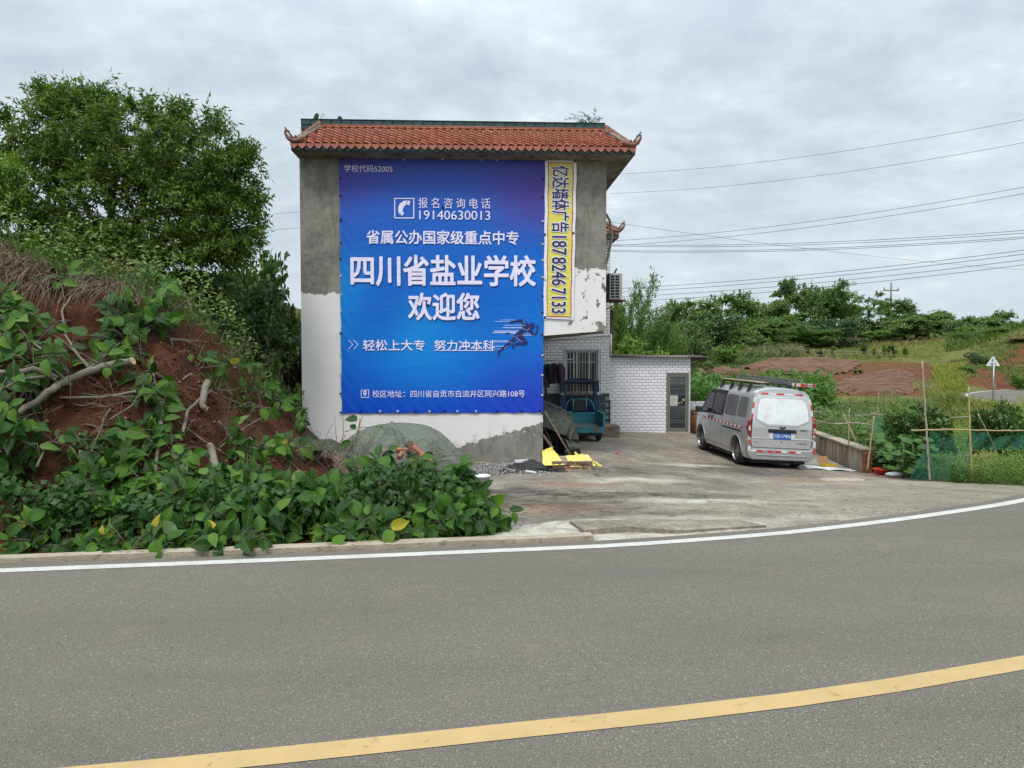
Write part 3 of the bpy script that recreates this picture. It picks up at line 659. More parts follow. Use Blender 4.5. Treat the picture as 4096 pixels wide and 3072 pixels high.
# hips made of half-round tiles and curled corner ornaments
def hip(a, b, n_):
    a = Vector(a); b = Vector(b); d = (b - a) / n_
    for k in range(n_):
        p = a + d * k; q = p + d * 1.12
        m_ = MB(); m_.tube([p, q], [.062, .054], 8); m_.tube([p + Vector((0, -.035, -.075)), q + Vector((0, -.035, -.075))], [.055, .05], 8); m_.build('hip_tile', MAT_HIP, house, True)
def ornament(o, s_, sc=1.0):
    o = Vector(o); P = lambda x, z, y=0: o + Vector((s_ * x * sc, -y * sc, z * sc)); m_ = MB()
    m_.tube([P(-.30, .06), P(-.12, -.02), P(.02, -.02), P(.14, .06), P(.215, .17), P(.225, .26), P(.19, .315)], [.075 * sc, .085 * sc, .08 * sc, .06 * sc, .042 * sc, .032 * sc, .022 * sc], 8)
    m_.tube([P(.0, .03), P(.06, .13), P(.12, .22), P(.17, .27), P(.215, .345), P(.235, .37)], [.05 * sc, .032 * sc, .028 * sc, .03 * sc, .022 * sc, .02 * sc], 7)
    m_.tube([P(-.08, .04), P(-.07, .115), P(-.075, .14)], [.045 * sc, .036 * sc, .02 * sc], 7)
    m_.tube([P(.12, .2), P(.10, .255), P(.125, .285)], [.02 * sc, .016 * sc, .008 * sc], 6); m_.tube([P(.22, .2), P(.255, .235)], [.025 * sc, .01 * sc], 6)
    m_.build('ridge_ornament', MAT_HIP, house, True)
hip((txl - .02, -.08, ztop + .08), (exl + .1, -ey + .06, ze + .09), 6); hip((txr + .02, -.08, ztop + .08), (exr - .1, -ey + .06, ze + .09), 6)
ornament((exl + .07, -ey - .01, ze + .08), -1, .74); ornament((exr - .07, -ey - .01, ze + .08), 1, .74)
# mortar lumps under the hips
for (a, b) in (((txl, -.1, ztop), (exl + .1, -ey, ze + .04)), ((txr, -.1, ztop), (exr - .1, -ey, ze + .04))):
    a = Vector(a); b = Vector(b); m_ = MB(); m_.tube([a + (b - a) * k / 12 + Vector((random.uniform(-.01, .01), random.uniform(-.01, .0), random.uniform(-.01, .015))) for k in range(13)], [.05 + random.uniform(-.008, .012) for _ in range(13)], 6)
    m_.build('hip_mortar', MAT_GREY, house, True)

# --- tiled rear wing (y = 6.45 behind the gable plane)
WY = 6.45
def wp(px, py): return hp(px, py, -WY)
wx1 = wp(2439, 1400)[0]; wz0 = -.95; wztop = wp(2430, 958)[1]; zgreen = wp(2300, 1574)[1]; wzg0 = wp(2350, 1690)[1]
win_l, win_t = wp(2262, 1404); win_r, win_b = wp(2392, 1572)
mb = MB()
mb.box(-.3, WY, wz0, win_l, WY + .2, wztop); mb.box(win_r, WY, wz0, wx1, WY + .2, wztop); mb.box(win_l, WY, wz0, win_r, WY + .2, win_b); mb.box(win_l, WY, win_t, win_r, WY + .2, wztop)
mb.box(wx1 - .2, WY + .2, wz0, wx1, WY + 5, wztop)
wing = mb.build('rear_wall', MAT_GR, house)
TW, TH = .2, .1
_tc = {}
def tile_rows(xr_, zb_, zt_, xmin, holes, parent, y, mat, name='wall_tile', tw_=.2, th_=.1, gap=.011, key='a', left=None, dep=.010, ed=.012):
    def put(xa, za, xb, zb2):
        w_, h_ = xb - xa - gap, zb2 - za - gap
        if w_ < .012 or h_ < .012: return
        k_ = (key, round(w_, 2), round(h_, 2))
        if k_ not in _tc: _tc[k_] = cushion(k_[1], k_[2], dep, min(ed, k_[1] / 3, k_[2] / 3)).mesh(name, mat)
        inst(name, _tc[k_], parent, (xa + gap / 2, y, za + gap / 2))
    r_ = 0; z_ = zb_
    while z_ < zt_ - .02:
        z2 = min(z_ + th_, zt_); xb = xr_; k_ = 0; mn = xmin(z_) if callable(xmin) else xmin
        while xb > mn + .01:
            w_ = tw_ / 2 if (k_ == 0 and r_ % 2) else tw_
            xa = max(xb - w_, left if left is not None else -9); c_ = False
            for (a, b, c2, d) in holes:
                if xb > a and xa < c2 and z2 > b and z_ < d:
                    c_ = True
                    if xa < a: put(xa, z_, a, z2)
                    if xb > c2: put(c2, z_, xb, z2)
                    if z_ < b: put(max(xa, a), z_, min(xb, c2), b)
                    if z2 > d: put(max(xa, a), d, min(xb, c2), z2)
            if not c_: put(xa, z_, xb, z2)
            xb = xa; k_ += 1
            if left is not None and xb <= left + .005: break
        z_ += th_; r_ += 1
a0 = hp(2170, 1400, -WY)[0]
tile_rows(wx1, zgreen, wztop, lambda z_: a0 if z_ < wp(2300, 1345)[1] + .35 else wp(2405, 1000)[0], [(win_l, win_b, win_r, win_t)], wing, WY - .001, MAT_WT)
gt = cushion(.24 - .006, .1 - .006, .016, .02).mesh('green_wall_tile', MAT_GTILE)
nr_ = int((zgreen - wz0) / .1)
for r_ in range(nr_):
    z_ = zgreen - .1 * (r_ + 1); x_ = wx1 - .24 * (1 if r_ % 2 == 0 else 1.5)
    if z_ < wzg0 - .15: break
    while x_ + .24 > a0: inst('green_wall_tile', gt, wing, (x_ + .12 * (r_ % 2 == 1) * 0, WY - .001, z_)); x_ -= .24
# wing roof corner, just showing beyond the gable
mb = MB(); wz = wztop; mb.box(-.3, WY - .3, wz, wx1 + .22, WY + 5, wz + .07); mb.build('wing_roof_slab', MAT_SOFF, house)
mb = MB(); mb.add([(.2, WY - .3, wz + .17), (wx1 + .2, WY - .3, wz + .17), (wx1 - .12, WY + .1, wz + .48), (.2, WY + .1, wz + .48), (wx1 + .2, WY + 5, wz + .17), (wx1 - .12, WY + 5, wz + .48)], [(0, 1, 2, 3), (1, 4, 5, 2)]); mb.build('wing_roof_slope', MAT_TERRA, house)
for i in range(9): inst('fascia_tile', fm, house, (wx1 + .22 - .3 * (i + 1), WY - .302, wz + .05))
for r_ in range(4):
    for c_ in range(5): inst('roof_tile', tm, house, (wx1 + .17 - r_ * .08 - (c_ + 1) * tw, WY - .31 + r_ * .095, wz + .19 + r_ * .078), (R(39), 0, 0))
for c_ in range(6): inst('eave_tile', dm, house, (wx1 + .14 - c_ * tw, WY - .33, wz + .18), (0, 0, 0))
a = Vector((wx1 - .12, WY + .06, wz + .53)); b = Vector((wx1 + .18, WY - .28, wz + .26))
mb = MB(); mb.tube([a, b], .07, 8); mb.build('hip_tile', MAT_HIP, house, True); ornament((wx1 + .20, WY - .30, wz + .24), 1, .82)
mb = MB(); p0 = wp(2395, 1362); p1 = wp(2441, 1338); mb.bar((p0[0] - 1.6, WY - .03, p0[1] - .0), (p1[0] + .02, WY - .03, p1[1]), .05, .035); mb.tube([(wx1 + .03, WY - .03, wp(2441, 1338)[1]), (wx1 + .03, WY - .03, wp(2441, 1425)[1])], .03, 6); mb.build('rain_pipe', MAT_ALU, house, True)
mb = MB(); mb.tube([(wx1 + .012, WY - .02, zgreen - .2), (wx1 + .012, WY - .02, wz0 + .2)], .018, 6); mb.build('drain_pipe', MAT_BLACKM, house, True)

# window with sliding frame and outer grille
wn = thing('window', (0, 0, 0), None, None); wn.parent = house
wn.name = 'window'
cx0, cz0, cx1, cz1 = win_l, win_b, win_r, win_t
mb = MB(); yF = WY + .07
mb.box(cx0, yF, cz0, cx0 + .05, yF + .06, cz1); mb.box(cx1 - .05, yF, cz0, cx1, yF + .06, cz1); mb.box(cx0 + .05, yF, cz0, cx1 - .05, yF + .06, cz0 + .05); mb.box(cx0 + .05, yF, cz1 - .05, cx1 - .05, yF + .06, cz1)
W_ = cx1 - cx0
for f_ in (.27, .36, .74): mb.box(cx0 + W_ * f_ - .018, yF - .008, cz0 + .05, cx0 + W_ * f_ + .018, yF + .05, cz1 - .05)
mb.build('frame', MAT_ALU, wn, bevel=.004)
glm = M('window_glass', (.014, .016, .018), rough=.06, spec=.6)
mb = MB(); mb.box(cx0 + .05, yF + .03, cz0 + .05, cx0 + W_ * .27, yF + .04, cz1 - .05); mb.build('pane', glm, wn)
mb = MB(); mb.box(cx0 + W_ * .27 + .019, yF + .02, cz0 + .05, cx0 + W_ * .36 - .019, yF + .03, cz1 - .05); mb.build('pane', glm, wn)
mb = MB(); mb.box(cx0 - .3, WY + .6, cz0 - .3, cx1 + .3, WY + .65, cz1 + .3); mb.build('dark_backing', MAT_DARK, wn)  # near-black sheet standing in for the unlit room behind the panes
mb = MB(); mb.box(cx0 + W_ * .36, yF + .03, cz0 + .05, cx0 + W_ * .74, yF + .04, cz1 - .05); mb.build('pane', M('curtained_glass', (.05, .065, .055), (.03, .04, .036), 3, st=(8, 1, .3), rough=.12, spec=.6), wn)
mb = MB(); mb.box(cx0 + W_ * .74, yF + .03, cz0 + .05, cx1 - .05, yF + .04, cz1 - .05); mb.build('pane', glm, wn)
gl, gt_ = wp(2255, 1397); gr_, gb = wp(2400, 1580)
gy = WY - .12; k = 0; mbars = []
for i in range(13):
    x_ = gl + (gr_ - gl) * i / 12; m_ = MB(); m_.tube([(x_, gy, gb), (x_, gy, gt_)], .010, 5); m_.build('grille_bar', MAT_STEEL, wn)
for j in range(4):
    z_ = gb + (gt_ - gb) * (0.02, .33, .72, .98)[j]; m_ = MB(); m_.bar((gl - .02, gy, z_), (gr_ + .02, gy, z_), .022, .016); m_.build('grille_rail', MAT_STEEL, wn)
for x_ in (gl, gr_):
    for z_ in (gb, gt_): m_ = MB(); m_.bar((x_, gy, z_), (x_, WY - .01, z_), .02); m_.build('grille_stay', MAT_STEEL, wn)
# doorstep at the wing corner
st_ = at(2420, 1707, 23.3); q_ = HMi @ st_
mb = MB(); mb.box(wx1 - 1.5, WY - .75, -.9, wx1 + .2, WY - .01, q_.z + .08); mb.build('doorstep', M('earthy_concrete', (.24, .17, .13), (.14, .10, .08), 5, bump=.8, bscale=12, bd=.03), house, bevel=.03)
# upper right: air conditioner
ac = thing('air_conditioner', HM @ Vector((0, 0, 0)), 'white outdoor air conditioner unit on a rusty bracket at the house corner', 'air conditioner', rz=HA)
ax0, az0 = hp(2438, 1197, -4.25); ax1, az1 = hp(2489, 1095, -4.25); ay0 = 4.25; ay1 = 5.1
MAT_AC = M('aged_white_metal', (.55, .56, .52), (.46, .47, .43), 4, rough=.45, c3=(.3, .28, .24), s3=9)
mb = MB(); mb.box(ax0, ay0 + .02, az0, ax1, ay1, az1); mb.build('casing', MAT_AC, ac, bevel=.012)
mb = MB(); mb.box(ax0 - .004, ay0 + .06, az0 + .03, ax0 + .004, ay1 - .03, az1 - .03); mb.build('side_panel', M('ac_green', (.06, .10, .095), rough=.5), ac)
mb = MB(); gx0, gx1 = ax0 + .02, ax1 - .075; mb.box(gx0, ay0 + .014, az0 + .03, gx1, ay0 + .02, az1 - .04); mb.build('coil', M('coil_fins', (.012, .013, .018), (.02, .025, .03), 60, st=(1, 1, .05), rough=.5), ac)
mb = MB()
mb.box(gx1, ay0 - .004, az0, ax1, ay0 + .02, az1)
for i in range(3): x_ = gx0 + (gx1 - gx0) * i / 2; mb.box(x_ - .009, ay0 - .002, az0 + .02, x_ + .009, ay0 + .013, az1 - .03)
for j in range(9): z_ = az0 + .03 + (az1 - az0 - .07) * j / 8; mb.box(gx0, ay0, z_ - .008, gx1, ay0 + .012, z_ + .008)
mb.build('coil_guard', MAT_AC, ac)
mb = MB(); mb.box(ax0 - .02, ay0 + .05, az1, ax1 + .0, ay1, az1 + .02); mb.build('top_cover', MAT_AC, ac, bevel=.008)
mb = MB(); p = hp(2465, 1075, -4.4)[0]; mb.tube([(p - .05, 4.45, az1 + .01), (p - .03, 4.4, az1 + .08), (p + .02, 4.4, az1 + .17)], .024, 8); mb.build('pipe', MAT_BLACKM, ac, True)
mb = MB(); mb.box(ax0 - .1, ay0 + .12, az0 - .05, ax1 + .14, ay0 + .17, az0 - .002); mb.box(ax0 - .1, ay1 - .15, az0 - .05, ax1 + .14, ay1 - .1, az0 - .002); mb.box(ax0 - .12, ay0 + .1, az0 - .055, ax0 - .08, WY, az0 - .003)
mb.bar((ax0 - .1, ay0 + .145, az0 - .3), (ax1 - .02, ay0 + .145, az0 - .05), .03); mb.bar((ax0 - .1, ay0 + .145, az0 - .45), (ax0 - .1, ay0 + .145, az0), .035); mb.build('bracket', MAT_RUST, ac)
# hose hanging over the side
mb = MB(); pts = [(2424, 855), (2440, 885), (2447, 940), (2443, 975), (2432, 1025), (2422, 1065), (2419, 1110)]
tag(mb.tube([HM @ Vector((hp(a, b, -1.2)[0], 1.2, hp(a, b, -1.2)[1])) for a, b in pts], .032, 8).build('hose', M('old_hose', (.30, .29, .25), (.2, .19, .16), 12), None, True), 'thick grey hose hanging down the right side of the house', 'hose')
# small lean-to roof end beside the wing
mb = MB(); a, b = wp(2445, 1245); mb.box(wx1 + .01, WY + .3, b - .75, wx1 + .16, WY + 1.2, b - .05); mb.box(wx1 + .01, WY + .2, b - .05, wx1 + .24, WY + 1.3, b - .0); mb.box(wx1 + .01, WY + .25, b + .02, wx1 + .18, WY + 1.3, b + .07)
mb.build('lean_to_roof_end', M('old_boards', (.10, .07, .055), (.05, .035, .03), 6, bump=.5), house)
# things on the roof
def finial(px, py, lean, h_, lab):
    x_, z_ = hp(px, py, .05); p = HM @ Vector((x_, .08, pzt + .01)); m_ = MB()
    m_.tube([(0, 0, 0), (lean * .3, 0, h_ * .35), (lean * .8, 0, h_ * .8), (lean, 0, h_)], [.05, .055, .05, .02], 8)
    tag(m_.build('roof_stub', M('mossy_black', (.02, .028, .018), (.035, .05, .02), 12, bump=.5), None, True, loc=p), lab, 'roof stub', 'dark mossy stubs standing on the left end of the roof')
finial(1255, 480, .06, .16, 'taller mossy black stub near the left end of the roof parapet')
finial(1350, 480, .05, .10, 'shorter mossy black stub right of the first one on the roof')
x_, z_ = hp(1268, 473, -.1); mb = MB(); mb.tube([HM @ Vector((x_, .1, pzt + .03)), HM @ Vector((x_ + .2, .1, pzt + .045)), HM @ Vector((x_ + .36, .1, pzt + .02))], .016, 6)
mb.tube([HM @ Vector(q) for q in ((x_ + .06, .1, pzt + .03), (x_ + .1, .1, pzt + .12), (x_ + .14, .1, pzt + .18), (x_ + .17, .1, pzt + .16), (x_ + .13, .1, pzt + .06))], .006, 4)
tag(mb.build('roof_bar', MAT_BLACKM, None), 'thin bent bar and wire lying between the mossy stubs on the roof', 'bar')

# ================================================================== BANNERS
def wrinkle(x, z):
    return .004 * math.sin(x * 1.7 + z * .6) * math.sin(z * 1.1 + .5)
bx0, bz1 = hp(1357, 632, .03); bx1, bz0 = hp(2171, 1652, .03)
bxt1 = hp(2180, 638, .03)[0]
def m_banner():
    n = NT('banner_print'); v = n.coord('Object'); x, y, z = n.xyz(v)
    u = n.mr(x, bx0, bx1); t = n.mr(z, bz0, bz1)          # 0..1 right / up
    c = n.ramp(t, [(0, (.0, .06, .52)), (.12, (.0, .11, .58)), (.3, (.0, .16, .62)), (.55, (.0, .13, .56)), (.8, (.01, .11, .52)), (1, (.05, .07, .40))])
    def bl(cu, cv, ru, rv, col, s_, c):
        du = n.ma('DIVIDE', n.ma('SUBTRACT', u, cu), ru); dv = n.ma('DIVIDE', n.ma('SUBTRACT', t, cv), rv)
        d = n.ma('SQRT', n.ma('ADD', n.ma('MULTIPLY', du, du), n.ma('MULTIPLY', dv, dv)))
        return n.mix(n.ma('MULTIPLY', n.mr(d, 0, 1, 1, 0, True), s_), c, col)
    c = bl(0, .95, .35, .28, (.06, .04, .30), .7, c); c = bl(1, .86, .45, .24, (.085, .035, .25), .8, c)
    c = bl(.05, .48, .28, .22, (.0, .28, .76), .65, c); c = bl(.42, .28, .45, .28, (.0, .28, .72), .7, c)
    c = bl(.18, .42, .24, .26, (.0, .05, .42), .4, c); c = bl(1.0, .08, .5, .22, (.02, .03, .46), .6, c); c = bl(.9, .56, .16, .1, (.0, .22, .75), .6, c)
    c = bl(.62, .40, .3, .3, (.0, .07, .48), .3, c)
    # large curved shape in the print
    du = n.ma('SUBTRACT', u, .25); arc = n.ma('SUBTRACT', n.ma('ADD', t, n.ma('MULTIPLY', n.ma('MULTIPLY', du, du), 1.15)), .66)
    c = n.mix(n.ma('MULTIPLY', n.ma('MULTIPLY', n.mr(arc, -.003, .003, 1, 0), n.mr(u, .42, .52)), n.ma('MULTIPLY', n.mr(t, .34, .6, 0, .28), 1)), c, (.01, .16, .70))
    # folds and pulls of the cloth
    f1 = n.noise(n.coord('Object', (1, 1, 3), rot=(0, .7, 0)), 1.0, 2, .5, .6); f2 = n.noise(n.coord('Object', (3.5, 1, 1), rot=(0, .6, 0)), 1.3, 3, .5, .5); f3 = n.noise(v, 9, 3, .5, .3)
    ex = n.ma('MINIMUM', u, n.ma('SUBTRACT', 1, u)); ez = n.ma('MINIMUM', t, n.ma('SUBTRACT', 1, t)); em = n.ma('MINIMUM', ex, ez)
    sw = n.ma('SINE', n.ma('MULTIPLY', n.ma('ADD', x, n.ma('MULTIPLY', z, .8)), 21)); em2 = n.mr(em, 0, .10, 1, 0, True)
    seam = n.mr(n.ma('ABSOLUTE', n.ma('SUBTRACT', u, .508)), 0, .0025, 1, 0)
    def crz(q): return n.mr(n.ma('ABSOLUTE', n.ma('SUBTRACT', t, q)), 0, .0022, 1, 0)
    cr = n.ma('ADD', n.ma('ADD', crz(.855), crz(.605)), n.ma('ADD', crz(.405), crz(.135)))
    h_ = n.ma('ADD', n.ma('MULTIPLY', f1, .9), n.ma('MULTIPLY', f2, .9)); h_ = n.ma('ADD', h_, n.ma('MULTIPLY', n.ma('MULTIPLY', sw, em2), .22)); h_ = n.ma('ADD', h_, n.ma('MULTIPLY', f3, .12))
    h_ = n.ma('ADD', h_, n.ma('MULTIPLY', n.ma('ADD', cr, seam), .10))
    return n, c, n.bump(h_, .30, .04), v
n, c, b, v = m_banner(); n.set(c, .5, b, 0, .3); MAT_BAN = n.m
def m_print(name, col, rough=.4):
    n = NT(name); v = n.coord('Object', (1, 1, 4.5), rot=(0, .5, 0)); f1 = n.noise(v, 1.6, 3, .5, .6); f2 = n.noise(n.coord('Object', (3.5, 1, 1), rot=(0, .6, 0)), 1.3, 3, .5, .5)
    return n.set(col, rough, n.bump(n.ma('ADD', f1, f2), .3, .05), 0, .5)
MAT_LET = m_print('letter_lilac', (.80, .76, .95)); MAT_LSH = m_print('letter_shadow', (.01, .03, .22)); MAT_RUN = m_print('runner_navy', (.012, .014, .12)); MAT_SPD = m_print('speed_line', (.50, .62, .93))
MAT_YEL = m_print('banner_yellow', (.72, .66, .09)); MAT_RED = m_print('banner_red', (.50, .035, .02)); MAT_NAV = m_print('letter_navy', (.035, .022, .10)); MAT_BW = m_print('banner_white', (.80, .78, .90))
ban = thing('school_banner', (HX, HY, 0), 'large blue advertising banner with pale lilac lettering covering the house wall', 'banner', rz=HA)
mb = MB()
def bfn(u_, v_):
    z_ = bz0 + (bz1 - bz0) * v_; xr_ = bx1 + (bxt1 - bx1) * v_
    x_ = bx0 + (xr_ - bx0) * u_; ed = min(u_, 1 - u_, v_, 1 - v_)
    sc_ = .012 * abs(math.sin(u_ * 33)) * (v_ < .001) - .010 * abs(math.sin(u_ * 30)) * (v_ > .999)
    return (x_ + (.008 * math.sin(v_ * 40) if u_ in (0, 1) else 0), -.03 - wrinkle(x_, z_) - .006 * math.sin(u_ * 60) * (1 if v_ < .03 else 0), z_ + sc_)
mb.grid(bfn, 60, 72); mb.build('banner_sheet', MAT_BAN, ban, True)
def flat(name, polys, mat, par, lift=.0, closed=True):
    """printed shapes given as lists of local (x, z) outlines, laid on the wavy sheet"""
    m_ = MB()
    for P in polys: m_.add([(x_, -.042 - lift - wrinkle(x_, z_), z_) for x_, z_ in P], [tuple(range(len(P)))])
    return m_.build(name, mat, par, fix=False)
def pxpoly(P, off=.036): return [hp(a, b, off) for a, b in P]
def lettering(txt, box, mat, par, bold=0., shadow=None, rot=False, outline=None, lift=0, name='lettering', spacing=1.0, shear=0):
    """text laid out in a photo-pixel box; Blender's own font, turned into a mesh"""
    x0, y0, x1, y1 = box
    P0 = hp(x0, y1, .036); P1 = hp(x1, y0, .036)
    cu = bpy.data.curves.new('t', 'FONT'); cu.body = txt; cu.size = 1; cu.resolution_u = 3
    o = bpy.data.objects.new('t', cu); COL.objects.link(o); dg = bpy.context.evaluated_depsgraph_get(); dg.update()
    me = bpy.data.meshes.new_from_object(o.evaluated_get(dg)); bpy.data.objects.remove(o); bpy.data.curves.remove(cu)
    V = np.zeros(len(me.vertices) * 3); me.vertices.foreach_get('co', V); V = V.reshape(-1, 3)
    T = [tuple(p.vertices) for p in me.polygons]; lo = V.min(0); hi = V.max(0)
    a = (V[:, 0] - lo[0]) / (hi[0] - lo[0]); b = (V[:, 1] - lo[1]) / (hi[1] - lo[1]); ch = abs(P1[0] - P0[0]) if rot else abs(P1[1] - P0[1])
    r0 = bold * ch
    if rot: xx = P0[0] + r0 + (P1[0] - P0[0] - 2 * r0) * b; zz = P1[1] - r0 - (P1[1] - P0[1] - 2 * r0) * a
    else: xx = P0[0] + r0 + (P1[0] - P0[0] - 2 * r0) * a; zz = P0[1] + r0 + (P1[1] - P0[1] - 2 * r0) * b
    def layer(rad, lf, mt, nm, dx=0, dz=0):
        offs = [(0, 0)] if rad <= 0 else [(rad * math.cos(k * math.pi / 4 + .39), rad * math.sin(k * math.pi / 4 + .39)) for k in range(8)]
        m_ = MB()
        for k, (ox, oz) in enumerate(offs):
            X_ = xx + ox + dx; Z_ = zz + oz + dz; m_.add([(p, -.042 - lf - k * .0004 - wrinkle(p, q), q) for p, q in zip(X_, Z_)], T)
        o_ = m_.build(nm, mt, par, fix=False); return o_
    if outline: layer((bold + outline) * ch, lift, MAT_BW, 'letter_outline')
    if shadow: layer(r0, lift, MAT_LSH, 'letter_shadow', .014, -.016)
    return layer(r0, lift + .004, mat, name)
lettering('学校代码52005', (1377, 661, 1570, 688), MAT_LET, ban)
lettering('报 名 咨 询 电 话', (1674, 793, 1961, 833), MAT_LET, ban, .002)
lettering('19140630013', (1677, 844, 1961, 878), MAT_LET, ban, .001)
lettering('省属公办国家级重点中专', (1466, 924, 2075, 976), MAT_LET, ban, .020)
lettering('四川省盐业学校', (1402, 1021, 2144, 1144), MAT_LET, ban, .024, True)
lettering('欢迎您', (1632, 1171, 1918, 1282), MAT_LET, ban, .024, True)
lettering('轻松上大专', (1452, 1359, 1699, 1403), MAT_LET, ban, .014)
lettering('努力冲本科', (1737, 1360, 1978, 1404), MAT_LET, ban, .014)
lettering('校区地址：四川省自贡市自流井区同兴路108号', (1490, 1560, 2099, 1590), MAT_LET, ban, .002)
def rectframe(x0, y0, x1, y1, t): return [pxpoly(P) for P in ([(x0, y0), (x1, y0), (x1, y0 + t), (x0, y0 + t)], [(x0, y1 - t), (x1, y1 - t), (x1, y1), (x0, y1)], [(x0, y0 + t), (x0 + t, y0 + t), (x0 + t, y1 - t), (x0, y1 - t)], [(x1 - t, y0 + t), (x1, y0 + t), (x1, y1 - t), (x1 - t, y1 - t)])]
flat('icon_frame', rectframe(1577, 792, 1657, 874, 4), MAT_LET, ban); flat('icon_frame', rectframe(1444, 1559, 1476, 1591, 2.5), MAT_LET, ban)
ph = [(1634, 802), (1642, 806), (1636, 822), (1627, 817), (1616, 826), (1611, 838), (1610, 848), (1617, 850), (1610, 863), (1601, 860), (1593, 846), (1593, 828), (1600, 814), (1614, 804), (1625, 802)]
flat('phone_icon', [pxpoly(ph), pxpoly([(1628, 803), (1642, 809), (1637, 821), (1624, 815)])][:1], MAT_LET, ban)
flat('phone_icon', [pxpoly([(1629.5, 802), (1631, 802.6), (1625.5, 816), (1624, 815.4)]), pxpoly([(1606, 847), (1607.5, 847), (1601, 861), (1599.5, 860.4)])], MAT_LSH, ban, .003)
pin = [(1460, 1586), (1454, 1574)] + [(1460 + 7 * math.cos(a), 1570 + 7 * math.sin(a)) for a in np.linspace(math.pi * .95, math.pi * 2.05, 9)] + [(1466, 1574)]
flat('pin_icon', [pxpoly(pin)], MAT_LET, ban); flat('pin_icon', [pxpoly([(1460 + 3 * math.cos(a), 1570 + 3 * math.sin(a)) for a in np.linspace(0, 5.5, 8)])], MAT_LSH, ban, .003)
chev = lambda x_: [(x_, 1360), (x_ + 3, 1360), (x_ + 21, 1378), (x_ + 3, 1397), (x_, 1397), (x_ + 18, 1378)]
flat('chevron', [pxpoly(chev(1392)), pxpoly(chev(1413))], MAT_LET, ban)
def z6(P): return pxpoly([(1900 + a / 5.531, 1200 + b / 5.531) for a, b in P])
sp = [(565, 438, 900), (432, 472, 1030), (655, 552, 1060), (605, 604, 1100), (425, 678, 960), (395, 712, 1000), (790, 745, 1290), (1045, 777, 1310), (400, 898, 740), (410, 928, 740), (420, 1015, 650), (300, 1080, 580)]
th_ = [10, 10, 11, 20, 20, 20, 10, 9, 16, 8, 14, 9]
flat('speed_line', [z6([(a, b), (c_, b), (c_, b + t_), (a, b + t_)]) for (a, b, c_), t_ in zip(sp, th_)], MAT_SPD, ban)
flat('underline', [pxpoly([(1752, 1400.5), (1973, 1400.5), (1973, 1403), (1752, 1403)])], MAT_LET, ban, .001)
run = [[(1245, 500), (1290, 500), (1320, 540), (1322, 590), (1285, 640), (1240, 625), (1208, 600), (1212, 540)],
       [(1050, 430), (1120, 480), (1150, 520), (1195, 515), (1210, 600), (1200, 640), (1130, 680), (1090, 730), (1040, 770), (990, 740), (940, 740), (905, 725), (960, 690), (1060, 640), (1040, 590), (1060, 550), (1040, 490), (1010, 475)],
       [(1020, 430), (1060, 430), (1050, 480), (860, 485), (820, 530), (810, 500), (775, 525), (790, 495), (760, 510), (785, 462), (830, 455)],
       [(1200, 635), (1250, 640), (1300, 730), (1300, 785), (1275, 780), (1200, 720), (1160, 680)], [(1310, 740), (1350, 700), (1380, 640), (1355, 600), (1360, 570), (1395, 545), (1415, 590), (1395, 625), (1385, 700), (1325, 800)],
       [(905, 740), (990, 745), (1060, 790), (1150, 900), (1165, 945), (1150, 970), (1100, 950), (990, 910), (930, 850), (915, 815), (860, 790)],
       [(1165, 960), (1120, 990), (900, 998), (860, 985), (890, 955), (1060, 925), (1150, 945)], [(800, 960), (860, 990), (870, 1040), (885, 1095), (835, 1070), (815, 1010)],
       [(870, 800), (925, 850), (880, 920), (830, 950), (760, 935), (800, 880)], [(750, 930), (800, 945), (760, 1000), (690, 1040), (600, 1110), (550, 1140), (580, 1070), (640, 1020), (700, 960)], [(510, 1120), (560, 1100), (545, 1180), (530, 1250), (505, 1260), (500, 1210)],
       [(660, 735), (740, 715), (775, 740), (720, 735)], [(385, 770), (420, 788), (395, 795)], [(690, 795), (735, 775), (720, 795)], [(480, 885), (540, 870), (510, 890)], [(730, 880), (800, 845), (760, 885)], [(440, 1165), (450, 1155), (448, 1170)], [(340, 1240), (355, 1238), (348, 1252)], [(410, 1212), (428, 1200), (430, 1215)], [(515, 522), (545, 526), (525, 538)]]
flat('runner_figure', [z6(P) for P in run], MAT_RUN, ban, .004)
ln = [[(1060, 450), (1110, 540)], [(1060, 562), (1125, 570)], [(1050, 620), (1110, 660)], [(865, 800), (930, 850)], [(930, 850), (1000, 905), (1060, 920)], [(770, 935), (830, 945)], [(1200, 620), (1180, 660), (1120, 670)], [(640, 1080), (720, 1010)], [(950, 780), (920, 830)]]
pl = []
for L_ in ln:
    for (a, b), (c_, d_) in zip(L_[:-1], L_[1:]):
        dx, dy = c_ - a, d_ - b; q = math.hypot(dx, dy); nx_, ny_ = -dy / q * 3, dx / q * 3; pl.append(z6([(a + nx_, b + ny_), (c_ + nx_, d_ + ny_), (c_ - nx_, d_ - ny_), (a - nx_, b - ny_)]))
flat('runner_highlight', pl, MAT_SPD, ban, .007)
# fixing washers: dark and pale
wd = MB(); wd.box(-.022, -.012, -.022, .022, 0, .022); wd.cyl((0, -.02, 0), (0, -.01, 0), .008, n=6)
wdm = wd.mesh('washer', M('black_rubber', (.012, .012, .012), rough=.6)); wpm = wd.mesh('washer', M('pale_plastic', (.5, .52, .5), rough=.5))
def washer(px, py, par, dk): x_, z_ = hp(px, py, .05); inst('washer', wdm if dk else wpm, par, (x_, -.038 - wrinkle(x_, z_), z_), (0, random.uniform(-.6, .6), 0))
for i, px in enumerate((1444, 1520, 1591, 1661, 1718, 1777, 1829, 1904, 1988, 2087, 2160)): washer(px, 1645, ban, i in (0, 3, 5, 8, 9, 10))
for i, px in enumerate((1370, 1536, 1617, 1771, 1846, 1928, 1987, 2060, 2166)): washer(px, 634 + (px - 1358) / 140, ban, i in (0, 1, 4, 7, 8))
